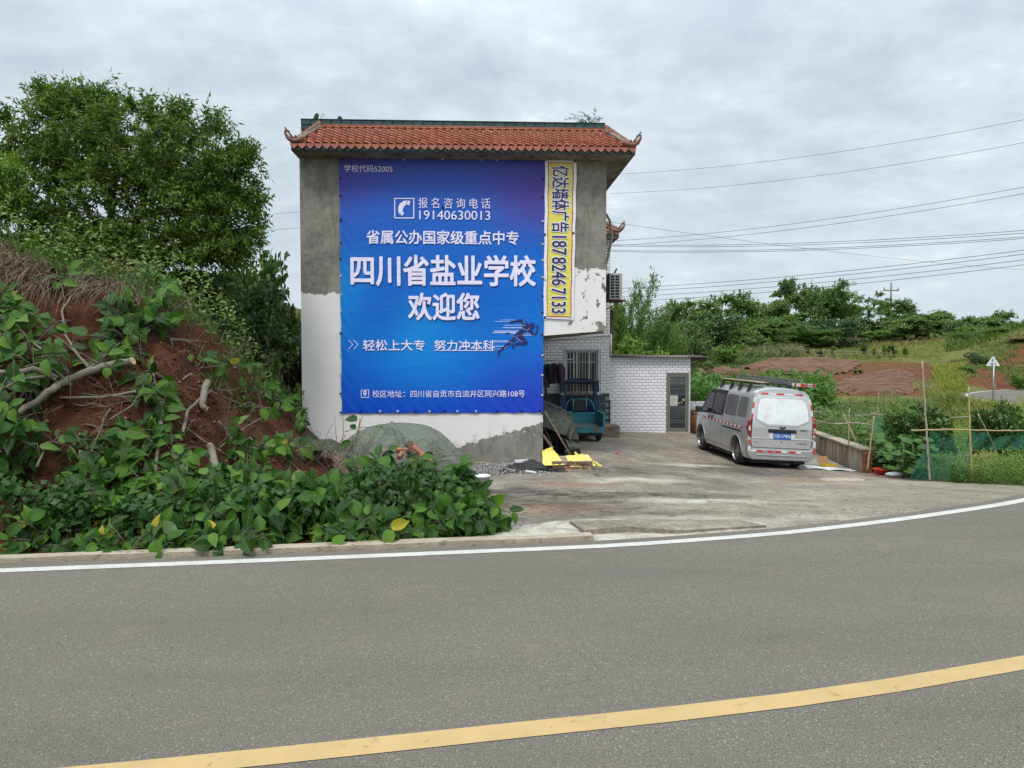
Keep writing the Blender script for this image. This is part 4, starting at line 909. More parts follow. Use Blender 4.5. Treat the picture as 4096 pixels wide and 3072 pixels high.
for i, py in enumerate((711, 782, 879, 971, 1035, 1103, 1178, 1244, 1333, 1416, 1495, 1575, 1650)): washer(1362, py, ban, i in (0, 1, 2, 3, 4, 8, 11, 12)); washer(2172 - (py - 640) / 300, py + 5, ban, i in (0, 1, 6, 7, 8, 12))
for a, b in ((1771, 829), (1712, 1220)): washer(a, b, ban, True)
yb = thing('phone_banner', (HX, HY, 0), 'narrow yellow vertical banner with dark rotated lettering right of the blue banner', 'banner', rz=HA)
Q = [hp(2181, 637, .04), hp(2307, 641, .04), hp(2294, 1279, .04), hp(2174, 1272, .04)]
def quadgrid(Q, nu, nv, name, mat, par, lift):
    m_ = MB()
    def fn(u_, v_):
        a = np.array(Q[3]) * (1 - u_) + np.array(Q[2]) * u_; b = np.array(Q[0]) * (1 - u_) + np.array(Q[1]) * u_; p = a * (1 - v_) + b * v_
        return (p[0] + (.005 * math.sin(v_ * 30) if u_ in (0., 1.) else 0), -.036 - lift - wrinkle(p[0], p[1]), p[1])
    m_.grid(fn, nu, nv); return m_.build(name, mat, par, True)
quadgrid(Q, 6, 40, 'banner_sheet', MAT_BW, yb, .002)
quadgrid([hp(2193, 649, .04), hp(2295, 651, .04), hp(2285, 1270, .04), hp(2186, 1267, .04)], 6, 40, 'border', MAT_RED, yb, .006)
quadgrid([hp(2196, 652, .04), hp(2291, 654, .04), hp(2281, 1266, .04), hp(2189, 1263, .04)], 6, 40, 'banner_field', MAT_YEL, yb, .009)
lettering('亿达墙体广告', (2206, 664, 2277, 930), MAT_NAV, yb, .018, rot=True, outline=.055, lift=.013)
lettering('187', (2207, 944, 2267, 1021), MAT_NAV, yb, .02, rot=True, outline=.055, lift=.013)
lettering('8246', (2206, 1029, 2265, 1143), MAT_NAV, yb, .02, rot=True, outline=.055, lift=.013)
lettering('7133', (2205, 1152, 2264, 1254), MAT_NAV, yb, .02, rot=True, outline=.055, lift=.013)
for a, b, d_ in ((2299, 645, 1), (2294, 932, 1), (2180, 938, 1), (2180, 1268, 1), (2283, 1266, 0), (2180, 1117, 0), (2287, 1118, 0), (2186, 642, 0)): washer(a, b, yb, d_)

# ================================================================== VAN
MAT_SILVER = M('silver_paint', (.64, .645, .65), (.58, .585, .59), 2, rough=.24, metal=.6, bump=.03, bscale=300, c3=(.30, .27, .23), s3=3, f3=(.62, .9))
MAT_SILVER2 = M('silver_paint_lower', (.46, .46, .455), (.38, .38, .365), 2.5, rough=.38, metal=.5, c3=(.24, .21, .17), s3=4, f3=(.55, .85))
MAT_FROST = M('frosted_panel', (.80, .82, .82), (.68, .70, .70), 2.2, 6, .35, c3=(.5, .52, .52), s3=3.5, f3=(.52, .75), spec=.5)
MAT_TINT = M('tinted_glass', (.012, .014, .016), rough=.05, spec=.8); MAT_TRIM = M('black_trim', (.018, .018, .02), rough=.45)
MAT_PANELG = M('grey_window_panel', (.14, .145, .145), (.10, .105, .105), 1.5, rough=.15, spec=.7)
MAT_RTAPE = M('red_reflective', (.62, .035, .02), rough=.35); MAT_WTAPE = M('white_reflective', (.66, .67, .67), rough=.35)
MAT_TYRE = M('tyre_rubber', (.018, .018, .018), (.03, .028, .026), 20, rough=.85, bump=.3, bscale=60)
MAT_ALLOY = M('alloy_rim', (.30, .30, .30), rough=.35, metal=.7)
MAT_LAMPR = M('tail_lamp_red', (.34, .012, .012), (.22, .008, .008), 9, rough=.12, spec=.8); MAT_LAMPW = M('tail_lamp_clear', (.62, .58, .55), (.35, .2, .18), 14, rough=.12, spec=.8)
L_ = 4.25; HT = 1.86
def sec(h, wsc=1.0):
    """half section of the body (x, z), sill to roof centre, roof at height h"""
    base = [(.60, .23), (.775, .24), (.815, .36), (.832, .56), (.838, .80), (.825, 1.02), (.80, 1.12), (.765, 1.36), (.725, 1.60), (.675, 1.72), (.59, 1.80), (.40, 1.845), (.2, 1.86), (0, 1.862)]
    o = []
    for x_, z_ in base:
        if z_ > 1.02: z2 = 1.02 + (z_ - 1.02) * (h - 1.02) / (1.862 - 1.02)
        elif h < 1.02: z2 = z_ * h / 1.02
        else: z2 = z_
        o.append((x_ * wsc, z2))
    return o
st_ = [(0.0, 1.845, .965), (.03, 1.858, .99), (.09, 1.862, 1), (.6, 1.872, 1), (1.4, 1.872, 1), (2.2, 1.866, 1), (2.75, 1.84, 1), (3.0, 1.77, 1), (3.25, 1.60, .995), (3.5, 1.36, .99), (3.68, 1.16, .98), (3.85, 1.04, .97), (4.02, .93, .94), (4.15, .80, .88), (4.22, .62, .82)]
def slantx(x_, z_):                                  # the tail leans forward above the belt line
    return x_ + (max(0, z_ - .95) ** 1.3 * .16 if x_ < .3 else 0)
mb = MB(); vs = []; fs = []
for x_, h_, ws in st_:
    s_ = sec(h_, ws); ring_ = [(a, slantx(x_, z_), z_) for a, z_ in s_] + [(-a, slantx(x_, z_), z_) for a, z_ in reversed(s_[:-1])]
    vs += ring_
m_ = len(ring_)
for i in range(len(st_) - 1):
    for k in range(m_): a = i * m_ + k; b = i * m_ + (k + 1) % m_; fs.append((a, b, b + m_, a + m_))
fs.append(tuple(range(m_))); fs.append(tuple((len(st_) - 1) * m_ + k for k in range(m_ - 1, -1, -1)))
mb.add(vs, fs); bodym = mb.mesh('body', MAT_SILVER, False)
WB0, WB1, WR = .74, 3.46, .30
bo = bpy.data.objects.new('b', bodym); COL.objects.link(bo); cutters = []
for yy_ in (WB0, WB1):
    for s_ in (-1, 1):
        c_ = MB(); c_.cyl((s_ * .56, yy_, WR + .02), (s_ * .95, yy_, WR + .02), .375, n=28); co = bpy.data.objects.new('c', c_.mesh('c', MAT_TRIM)); COL.objects.link(co); cutters.append(co)
        md = bo.modifiers.new('x', 'BOOLEAN'); md.operation = 'DIFFERENCE'; md.object = co; md.solver = 'EXACT'
dg = bpy.context.evaluated_depsgraph_get(); dg.update(); bodym2 = bpy.data.meshes.new_from_object(bo.evaluated_get(dg)); bodym2.name = 'body'
for c_ in cutters + [bo]: bpy.data.objects.remove(c_)
# placement from where the tyres stand in the photo
pr = gpt(2998, 1870, -.86); VX, VY = 6.36, 17.5; YAW = R(3.6)
def vground(lx, ly): x_ = VX + lx * math.cos(YAW) - ly * math.sin(YAW); y_ = VY + lx * math.sin(YAW) + ly * math.cos(YAW); return Vector((x_, y_, gz(x_, y_) + .02))
A_, B_, C_ = vground(-.7, WB0), vground(.7, WB0), vground(-.7, WB1); ax_ = (B_ - A_).normalized(); az_ = ax_.cross(C_ - A_).normalized(); ay_ = az_.cross(ax_)
VM = Matrix((ax_, ay_, az_)).transposed()
org = (A_ + B_) / 2 - ay_ * WB0
van = thing('van', org, 'silver minivan seen from behind, ladder on its roof, parked by the low wall', 'van', rot=VM.to_euler())
o = obj('body', bodym2, van, smang=32)
def sx(z_, off=.004):
    P_ = sec(1.868)
    for (a, za), (b, zb) in zip(P_[:-1], P_[1:]):
        if za <= z_ <= zb: return a + (b - a) * (z_ - za) / (zb - za) + off
    return .7
def side(name, poly, mat, s_=-1, off=.004, sub=3, par=None):
    """panel lying on the body's side: outline in (length, height)"""
    import bmesh
    bm = bmesh.new(); vv = [bm.verts.new((0, a, b)) for a, b in poly]; bm.faces.new(vv)
    zs_ = sorted({z_ for _, z_ in sec(1.868) if min(p[1] for p in poly) < z_ < max(p[1] for p in poly)})
    for z_ in zs_: bmesh.ops.bisect_plane(bm, geom=bm.verts[:] + bm.edges[:] + bm.faces[:], plane_co=(0, 0, z_), plane_no=(0, 0, 1))
    for v_ in bm.verts: v_.co.x = s_ * sx(v_.co.z, off)
    me = bpy.data.meshes.new(name); bm.to_mesh(me); bm.free(); me.materials.append(mat); return obj(name, me, par or van)
def rr(x0, z0, x1, z1, r, sl0=0, sl1=0):
    P_ = []
    for cx, cz, a0_ in ((x1 - r, z0 + r, -90), (x1 - r, z1 - r, 0), (x0 + r, z1 - r, 90), (x0 + r, z0 + r, 180)):
        for k in range(4):
            a = R(a0_ + k * 30); X_ = cx + r * math.cos(a); Z_ = cz + r * math.sin(a); f_ = (Z_ - z0) / (z1 - z0); P_.append((X_ + (sl1 if cx > (x0 + x1) / 2 else sl0) * f_, Z_))
    return P_
for s_ in (-1, 1):
    side('window_trim', rr(1.80, 1.06, 2.62, 1.70, .05), MAT_TRIM, s_, .003); side('side_window', rr(1.84, 1.10, 2.57, 1.66, .05), MAT_TINT, s_, .007)
    side('window_trim', [(2.66, 1.06), (3.62, 1.04), (3.56, 1.14), (3.12, 1.60), (2.98, 1.70), (2.66, 1.70)], MAT_TRIM, s_, .003)
    side('side_window', [(2.71, 1.10), (3.45, 1.09), (3.07, 1.56), (2.94, 1.65), (2.71, 1.65)], MAT_TINT, s_, .007)
    side('side_window', rr(.92, 1.12, 1.72, 1.63, .07), MAT_PANELG, s_, .006); side('side_window', rr(.24, 1.14, .84, 1.62, .07, .06), MAT_PANELG, s_, .006)
    side('window_rib', rr(.88, 1.085, 1.76, 1.665, .09), MAT_SILVER, s_, .0035); side('window_rib', rr(.19, 1.10, .88, 1.655, .09, .06), MAT_SILVER, s_, .003)
    for y_ in (1.78, 2.64): side('door_gap', [(y_, .34), (y_ + .012, .34), (y_ + .012, 1.74), (y_, 1.74)], MAT_TRIM, s_, .002)
    side('door_gap', [(1.14, .335), (3.2, .335), (3.2, .345), (1.14, .345)], MAT_TRIM, s_, .002)
    side('slide_rail', [(.42, .80), (1.72, .80), (1.72, .835), (.42, .835)], MAT_TRIM, s_, .004)
    for y_ in (2.46, 2.72): side('door_handle', rr(y_, .93, y_ + .10, 1.02, .02), MAT_TRIM, s_, .02)
    k = 0; y_ = .36
    while y_ < 3.2:
        side('reflective_tape', [(y_, .885), (y_ + .10, .885), (y_ + .10, .935), (y_, .935)], MAT_RTAPE if k % 2 == 0 else MAT_WTAPE, s_, .005); y_ += .135; k += 1
    mb = MB(); mb.prism([(3.13, 1.04), (3.36, 1.05), (3.34, 1.20), (3.15, 1.19)], s_ * .90, s_ * 1.06, 'x'); mb.bar((s_ * .82, 3.24, 1.06), (s_ * .92, 3.24, 1.08), .05); mb.build('mirror', MAT_BLACKM, van, bevel=.02)
    # arch lips
    for y_ in (WB0, WB1):
        mb = MB(); mb.tube([(s_ * (sx(max(.25, WR + .02 + .385 * math.sin(a)), .0) - .004), y_ + .385 * math.cos(a), WR + .02 + .385 * math.sin(a)) for a in np.linspace(-.1, math.pi + .1, 18)], .018, 5); mb.build('wheel_arch', MAT_SILVER2, van, True)
def wheel(par, x_, y_, z_, rad, wd_, s_, spokes=7, rim=MAT_ALLOY):
    wh = thing('wheel', (x_, y_, z_), None, None); wh.parent = par
    m_ = MB(); prof = [(rad * .66, -.5), (rad * .93, -.5), (rad * .985, -.42), (rad, -.2), (rad, .2), (rad * .985, .42), (rad * .93, .5), (rad * .66, .5)]
    rot = Matrix.Rotation(R(90), 4, 'Y'); m_.lathe([(a, b * wd_) for a, b in prof], 28, rot); m_.build('tyre', MAT_TYRE, wh, True)
    m_ = MB(); fx = s_ * wd_ * .40
    m_.lathe([(rad * .66, -.0), (rad * .655, .04), (rad * .62, .01)], 28, Matrix.Translation((fx, 0, 0)) @ Matrix.Rotation(s_ * R(90), 4, 'Y'))
    for k in range(spokes):
        a = 2 * math.pi * k / spokes; d = Vector((0, math.cos(a), math.sin(a))); m_.bar(Vector((fx, 0, 0)) + d * .03, Vector((fx, 0, 0)) + d * rad * .64, rad * .085, .02, (1, 0, 0))
    m_.cyl((fx - .01, 0, 0), (fx + s_ * .02, 0, 0), rad * .2, n=12); m_.build('rim', rim, wh)
    m_ = MB(); m_.cyl((fx - s_ * .04, 0, 0), (fx - s_ * .03, 0, 0), rad * .64, n=20); m_.build('brake_disc', MAT_BLACKM, wh)
    return wh
for y_ in (WB0, WB1):
    for s_ in (-1, 1): wheel(van, s_ * .70, y_, WR, WR, .185, s_, 9)
# tail: rear face frame (x across, z up), leaning with the body
def ry(z_): return slantx(0, z_)
def rear(name, poly, mat, d0=-.006, d1=0.02, bevel=0, smooth=None, par=None, zcuts=(.95, 1.15, 1.35, 1.55)):
    import bmesh
    bm = bmesh.new(); bm.faces.new([bm.verts.new((a, 0, b)) for a, b in poly])
    for z_ in zcuts: bmesh.ops.bisect_plane(bm, geom=bm.verts[:] + bm.edges[:] + bm.faces[:], plane_co=(0, 0, z_), plane_no=(0, 0, 1))
    r_ = bmesh.ops.extrude_face_region(bm, geom=bm.faces[:]); nv = {v_ for v_ in r_['geom'] if isinstance(v_, bmesh.types.BMVert)}
    for v_ in bm.verts: v_.co.y = ry(v_.co.z) + (d0 if v_ in nv else d1)
    bmesh.ops.recalc_face_normals(bm, faces=bm.faces); me = bpy.data.meshes.new(name); bm.to_mesh(me); bm.free(); me.materials.append(mat); return obj(name, me, par or van, bevel)
gate = [(-.70, .50), (.70, .50), (.735, .60), (.735, 1.02), (.70, 1.36), (.655, 1.62), (.60, 1.70), (-.60, 1.70), (-.655, 1.62), (-.70, 1.36), (-.735, 1.02), (-.735, .60)]
rear('tailgate_gap', [(a * 1.012, .5 + (b - .5) * 1.006 - .008) for a, b in gate], MAT_TRIM, -.003)
tg = rear('tailgate', gate, MAT_SILVER, -.022, .01, .012)
rear('rear_window_frame', [(-.60, 1.10), (-.38, .99), (.38, .99), (.60, 1.10), (.665, 1.14), (.64, 1.40), (.585, 1.62), (.54, 1.66), (-.54, 1.66), (-.585, 1.62), (-.64, 1.40), (-.665, 1.14)], MAT_SILVER, -.036, .0, .012)
rear('rear_window', [(-.60, 1.13), (-.36, 1.035), (.36, 1.035), (.60, 1.13), (.625, 1.18), (.60, 1.40), (.55, 1.585), (.50, 1.62), (-.50, 1.62), (-.55, 1.585), (-.60, 1.40), (-.625, 1.18)], MAT_FROST, -.042, .0, .004)
rear('tailgate_crease', [(-.735, .70), (.735, .70), (.735, .725), (-.735, .725)], MAT_SILVER, -.034, .0, .01)
rear('plate_recess', [(-.33, .86), (-.30, .74), (-.22, .705), (.22, .705), (.30, .74), (.33, .86)], MAT_WTAPE, -.026, .0, .004)
rear('plate_garnish', [(-.335, .85), (.335, .85), (.345, .875), (.335, .93), (-.335, .93), (-.345, .875)], MAT_BLACKM, -.05, .0, .012)
np_ = thing('number_plate', (0, 0, 0), None, None); np_.parent = van
rear('plate', [(-.215, .70), (.215, .70), (.215, .845), (-.215, .845)], M('plate_blue', (.01, .10, .42), rough=.35), -.034, -.02, par=np_)
def vtext(txt, x0, z0, x1, z1, mat, par, d, bold=0):
    cu = bpy.data.curves.new('t', 'FONT'); cu.body = txt; cu.size = 1; cu.offset = bold; cu.resolution_u = 3
    o_ = bpy.data.objects.new('t', cu); COL.objects.link(o_); dg_ = bpy.context.evaluated_depsgraph_get(); dg_.update(); me = bpy.data.meshes.new_from_object(o_.evaluated_get(dg_)); bpy.data.objects.remove(o_)
    V_ = np.zeros(len(me.vertices) * 3); me.vertices.foreach_get('co', V_); V_ = V_.reshape(-1, 3); lo = V_.min(0); hi = V_.max(0)
    V_ = np.stack([x0 + (x1 - x0) * (V_[:, 0] - lo[0]) / (hi[0] - lo[0]), np.full(len(V_), 0.), z0 + (z1 - z0) * (V_[:, 1] - lo[1]) / (hi[1] - lo[1])], 1)
    V_[:, 1] = [ry(q) - d for q in V_[:, 2]]; me.vertices.foreach_set('co', V_.astype(np.float32).ravel()); me.materials.clear(); me.materials.append(mat); me.name = 'lettering'; me.update(); return obj('lettering', me, par)
vtext('川E·179F6', -.195, .728, .20, .822, MAT_WTAPE, np_, .037, .02)
vtext('五菱荣光', .42, .90, .60, .945, MAT_BLACKM, van, .026, .01); vtext('五菱汽车', -.67, .605, -.565, .635, MAT_BLACKM, van, .026); vtext('上汽通用五菱', .36, .60, .62, .64, MAT_BLACKM, van, .026)
emb = [[(-.075, 1.0), (-.045, 1.0), (-.012, .955), (-.004, .965), (-.006, .94), (-.03, .945), (-.052, .955)], [(.075, 1.0), (.045, 1.0), (.012, .955), (.004, .965), (.006, .94), (.03, .945), (.052, .955)], [(-.006, .975), (.006, .975), (.012, .94), (0, .915), (-.012, .94)]]
for P_ in emb[:1]: pass
mb = MB()
for P_ in emb: mb.prism([(a, b - .0) for a, b in P_], -.04, -.02, 'y')
mb.build('badge', MAT_BLACKM, van)
mb = MB(); mb.cyl((0, -.028, .635), (0, -.015, .635), .016, n=10); mb.build('lock', MAT_BLACKM, van)
for s_ in (-1, 1):
    lp = [(.745, .74), (.80, .74), (.828, .80), (.83, .95), (.815, 1.06), (.79, 1.12), (.765, 1.10), (.748, 1.0)]
    m_ = MB(); P_ = [(s_ * a, b) for a, b in lp]; P2 = P_
    lf = thing('tail_light', (0, 0, 0), None, None); lf.parent = van
    m_.prism(P_, -.012, .16, 'y'); m_.build('lens', MAT_LAMPR, lf, bevel=.01)
    m_ = MB(); m_.prism([(s_ * a, b) for a, b in [(.757, .865), (.80, .865), (.822, .90), (.82, .96), (.79, 1.0), (.765, .98)]], -.018, .14, 'y'); m_.build('reversing_lens', MAT_LAMPW, lf, bevel=.008)
    if s_ > 0:
        m_ = MB(); m_.prism([(a, b) for a, b in [(.755, .76), (.80, .76), (.82, .82), (.757, .84)]], -.018, .12, 'y'); m_.build('reversing_lens', MAT_LAMPW, lf)
bp = MB(); bp.prism([(-.80, .30), (-.70, .22), (.70, .22), (.80, .30), (.835, .45), (.835, .66), (.79, .70), (.745, .70), (.745, .52), (.70, .47), (-.70, .47), (-.745, .52), (-.745, .70), (-.79, .70), (-.835, .66), (-.835, .45)], -.055, .14, 'y')
bp.build('rear_bumper', MAT_SILVER2, van, bevel=.03)
mb = MB(); mb.box(-.60, -.075, .33, .60, -.05, .345); mb.build('bumper_crease', MAT_SILVER, van, bevel=.005)
def rtape(x0, z0, x1, z1, mat, d=.058): m_ = MB(); m_.box(x0, ry((z0 + z1) / 2) - d, z0, x1, ry((z0 + z1) / 2) - d + .006, z1); m_.build('reflective_tape', mat, van)
for x0, x1, c_ in ((-.60, -.47, 1), (-.34, -.21, 1), (-.145, -.01, 1), (-.005, .13, 0), (.21, .345, 1), (.35, .47, 0), (-.79, -.615, 0)): rtape(x0, .40, x1, .442, MAT_RTAPE if c_ else MAT_WTAPE, .062)
for s_ in (-1, 1): rtape(s_ * .79 - .024, .55, s_ * .79 + .024, .68, MAT_RTAPE if s_ < 0 else MAT_WTAPE, .062); rtape(s_ * .79 - .024, .40, s_ * .79 + .024, .53, MAT_WTAPE if s_ < 0 else MAT_RTAPE, .062)
for x0 in (-.42, -.04, .42): rear('reflective_tape', [(x0 - .09, 1.71), (x0 + .08, 1.71), (x0 + .08, 1.745), (x0 - .09, 1.745)], MAT_RTAPE, -.012, .01)
for x0 in (-.25, .15): rear('reflective_tape', [(x0 - .10, 1.71), (x0 + .10, 1.71), (x0 + .10, 1.745), (x0 - .10, 1.745)], MAT_WTAPE, -.011, .01)
for s_ in (-1, 1):
    for k, (z0, c_) in enumerate(((1.13, 1), (1.26, 0), (1.39, 1), (1.52, 0))):
        P_ = [(s_ * (sx(z0, -.075)), z0), (s_ * (sx(z0, -.03)), z0), (s_ * (sx(z0 + .12, -.03)), z0 + .12), (s_ * sx(z0 + .12, -.075), z0 + .12)]
        rear('reflective_tape', P_, MAT_RTAPE if c_ else MAT_WTAPE, -.012, .01)
mb = MB(); mb.box(-.66, .12, .13, .66, 3.9, .24); mb.box(-.4, .3, .12, .3, .6, .2); mb.tube([(.35, -.02, .17), (.35, .9, .18)], .025, 8); mb.cyl((-.6, WB0, WR), (.6, WB0, WR), .05); mb.build('underbody', MAT_BLACKM, van)
for s_ in (-1, 1): mb = MB(); mb.box(s_ * .70 - .09, WB0 - .36, .10, s_ * .70 + .09, WB0 - .345, .30); mb.build('mud_flap', MAT_TRIM, van)
mb = MB(); mb.add([(-.60, 3.33, 1.53), (.60, 3.33, 1.53), (.68, 3.66, 1.2), (-.68, 3.66, 1.2)], [(0, 1, 2, 3)]); mb.build('windscreen', MAT_TINT, van)
for s_ in (-1, 1):
    for x_ in (.16, .34, .50): mb = MB(); mb.bar((s_ * x_, .35, 1.866 - x_ * x_ * .18), (s_ * x_, 2.5, 1.866 - x_ * x_ * .18), .02, .02); mb.build('roof_rib', MAT_SILVER, van, bevel=.006)
# roof bars with their feet
for y_ in (.55, 1.15, 1.75, 2.45):
    rb = thing('roof_bar', (0, y_, 0), None, None); rb.parent = van
    mb = MB(); mb.bar((-.64, 0, 1.945), (.64, 0, 1.945), .035, .03); mb.build('crossbar', MAT_BLACKM, rb)
    for s_ in (-1, 1): mb = MB(); mb.prism([(s_ * .70, 1.73), (s_ * .60, 1.80), (s_ * .58, 1.94), (s_ * .64, 1.945), (s_ * .66, 1.85)], -.035, .035, 'y'); mb.build('foot', MAT_BLACKM, rb)
van.scale = (1, 1, 1.04)
# load on the roof: plank and ladder (things of their own)
plank = thing('wooden_plank', org, 'pale wooden plank lying on the left of the van roof bars', 'plank', rot=VM.to_euler()); plank.scale = (1, 1, 1.04)
mb = MB(); mb.box(-.56, .35, 1.963, -.36, 2.75, 1.99); mb.build('plank', M('pale_plywood', (.50, .40, .20), (.40, .31, .15), 4, st=(6, 1, 6), bump=.2), plank, bevel=.003)
mb = MB(); mb.box(-.33, .6, 1.963, -.14, 2.6, 1.98); mb.build('plank', M('pale_plywood2', (.42, .33, .18), (.34, .26, .14), 4, st=(6, 1, 6)), plank)
lad = thing('ladder', org, 'long aluminium ladder with red and white tape on the van roof', 'ladder', rot=VM.to_euler()); lad.scale = (1, 1, 1.04)
lx = .18
def lm(y_): return Vector((.06 + (2.9 - y_) * .09, y_, 0))
a = Vector((-.05, 3.0, 1.99)); b = Vector((.40, -.15, 1.96)); d_ = Vector((.33, .04, 0)).normalized()
for s_ in (0, .30):
    m_ = MB(); m_.bar(a + d_ * s_, b + d_ * s_, .028, .065); m_.build('stile', MAT_STEEL, lad); m_ = MB(); m_.bar(a + d_ * s_ + Vector((0, .1, .09)), b + d_ * s_ + Vector((0, .8, .08)), .028, .055); m_.build('stile', MAT_STEEL, lad)
for k in range(11):
    p = a.lerp(b, (k + .5) / 11); m_ = MB(); m_.bar(p, p + d_ * .30, .03, .03); m_.build('rung', MAT_STEEL, lad)
for s_ in (0, .30):
    for k, c_ in enumerate((1, 0, 0, 1, 0)):
        p = b.lerp(a, .01 + k * .028) + d_ * s_; q = b.lerp(a, .01 + k * .028 + .028) + d_ * s_; m_ = MB(); m_.bar(p, q, .032, .069); m_.build('tape', MAT_RTAPE if c_ else MAT_WTAPE, lad)
p = b + d_ * -.01; m_ = MB(); m_.bar(p - Vector((0, .02, 0)), p + Vector((0, .03, 0)) , .05, .075); m_.build('end_cap', MAT_RTAPE, lad)
mb = MB(); mb.box(.14, 1.9, 2.19, .2, 2.15, 2.24); 

# ================================================================== CARGO TRICYCLE
MAT_TEAL = M('teal_paint', (.035, .26, .30), (.03, .20, .24), 3, rough=.4, c3=(.12, .12, .10), s3=7, f3=(.58, .8), rv=.1); MAT_NAVY = M('navy_paint', (.008, .026, .10), (.007, .02, .075), 3, rough=.35)
tp = surfY(2345, 21.9); tp.z = gz(2.5, 21.9)
tri = thing('cargo_tricycle', (2.13, 21.3, gz(2.2, 21.7)), 'blue and teal cargo tricycle with an open box parked under the overhang', 'tricycle', rz=R(2))
W2 = .53
def tpart(name, mb_, mat, bevel=0, smooth=False): return mb_.build(name, mat, tri, smooth, bevel)
mb = MB(); mb.box(-W2, .03, .50, W2, 1.35, .54); tpart('box_floor', mb, M('worn_floor', (.14, .16, .16), (.09, .10, .10), 5))
for s_ in (-1, 1):
    mb = MB(); mb.box(s_ * W2 - .02, .0, .44, s_ * W2 + .02, 1.38, .98); mb.box(s_ * W2 - .03, -.01, .95, s_ * W2 + .03, 1.39, 1.0); mb.box(s_ * W2 - .032, -.012, .44, s_ * W2 + .032, .03, .98); tpart('box_side', mb, MAT_TEAL, .008)
    mb = MB(); mb.tube([(s_ * .52, .02, 1.0), (s_ * .50, .02, 1.06), (s_ * .40, .02, 1.09)], .016, 6); tpart('grab_rail', mb, MAT_TEAL, 0, True)
mb = MB(); mb.box(-W2 + .02, 1.32, .5, W2 - .02, 1.36, .92); mb.box(-W2 + .02, 1.30, .86, W2 - .02, 1.36, .90); tpart('box_front', mb, MAT_TEAL, .006)
mb = MB(); mb.box(-W2, -.03, .36, W2, .0, .52); mb.box(-W2 - .01, -.05, .33, W2 + .01, -.025, .37); mb.box(-W2, -.045, .50, W2, .01, .525); tpart('tailboard', mb, MAT_TEAL, .006)
mb = MB(); mb.box(.25, -.06, .42, .40, -.045, .46); mb.box(-.40, -.06, .42, -.25, -.045, .46); tpart('tail_reflector', mb, MAT_RTAPE)
mb = MB(); mb.box(-.42, .1, .22, .42, 1.3, .30); mb.cyl((-.46, .42, .27), (.46, .42, .27), .035); mb.box(-.10, .3, .14, .1, .55, .4); tpart('chassis', mb, MAT_BLACKM)
for s_ in (-1, 1): wheel(tri, s_ * .43, .42, .27, .27, .12, s_, 0, MAT_BLACKM)
wheel(tri, 0, 2.35, .25, .25, .10, 1, 0, MAT_BLACKM)
# seat back bench and hoop
mb = MB(); mb.tube([(-.46, 1.36, .95), (-.42, 1.38, 1.18), (-.34, 1.40, 1.36), (-.24, 1.40, 1.42), (.24, 1.40, 1.42), (.34, 1.40, 1.36), (.42, 1.38, 1.18), (.46, 1.36, .95)], .022, 7); mb.bar((-.20, 1.40, .92), (-.20, 1.40, 1.42), .04); mb.bar((.20, 1.40, .92), (.20, 1.40, 1.42), .04); tpart('seat_hoop', mb, MAT_TEAL, 0, True)
mb = MB(); mb.box(-.18, 1.39, .95, .18, 1.45, 1.38); mb.box(-.3, 1.45, .78, .3, 1.85, .86); tpart('seat', mb, MAT_TRIM, .02)
# cab shell
mb = MB(); mb.grid(lambda u_, v_: (-.58 + 1.16 * u_, 1.25 + 1.15 * v_, 2.10 + .09 * math.sin(math.pi * u_) - .05 * v_ ** 2 - (.07 * (abs(u_ - .5) > .47))), 14, 6)
tpart('cab_roof', mb, MAT_NAVY, 0, True); mb = MB(); mb.box(-.58, 1.24, 2.06, .58, 1.28, 2.13); tpart('roof_rim', mb, MAT_NAVY, .01)
for s_ in (-1, 1):
    mb = MB(); mb.prism([(s_ * .63, .70), (s_ * .36, .70), (s_ * .40, 1.25), (s_ * .44, 1.90), (s_ * .38, 2.02), (s_ * .30, 2.10), (s_ * .58, 2.11), (s_ * .61, 1.95)], 1.45, 1.55, 'y'); tpart('cab_pillar', mb, MAT_NAVY, .02)
    mb = MB(); mb.cyl((s_ * .56, 1.40, 1.60), (s_ * .56, 1.44, 1.60), .085, n=14); tpart('mirror', mb, MAT_ALLOY, 0, True)
mb = MB(); mb.box(-.5, 2.06, .35, .5, 2.12, 1.12); mb.prism([(-.5, .35), (.5, .35), (.45, 1.1), (-.45, 1.1)], 2.12, 2.4, 'y'); tpart('cab_front', mb, MAT_NAVY, .02)
mb = MB(); mb.box(-.44, 2.06, 1.96, .44, 2.10, 2.10); tpart('header', mb, MAT_NAVY)
for x_ in (-.24, .24): mb = MB(); mb.bar((x_, 1.5, 1.40), (x_, 1.5, 2.10), .025); tpart('cab_post', mb, MAT_RUST)
mb = MB(); mb.bar((-.38, 2.0, 1.15), (-.18, 2.0, 1.26), .012); mb.bar((-.45, 2.04, 1.60), (-.22, 2.04, 1.92), .012); mb.tube([(-.32, 1.95, 1.25), (-.1, 2.05, 1.18), (.1, 2.05, 1.18), (.32, 1.95, 1.25)], .015, 6); tpart('handlebar', mb, MAT_BLACKM, 0, True)

tri.scale = (1, 1, .82)
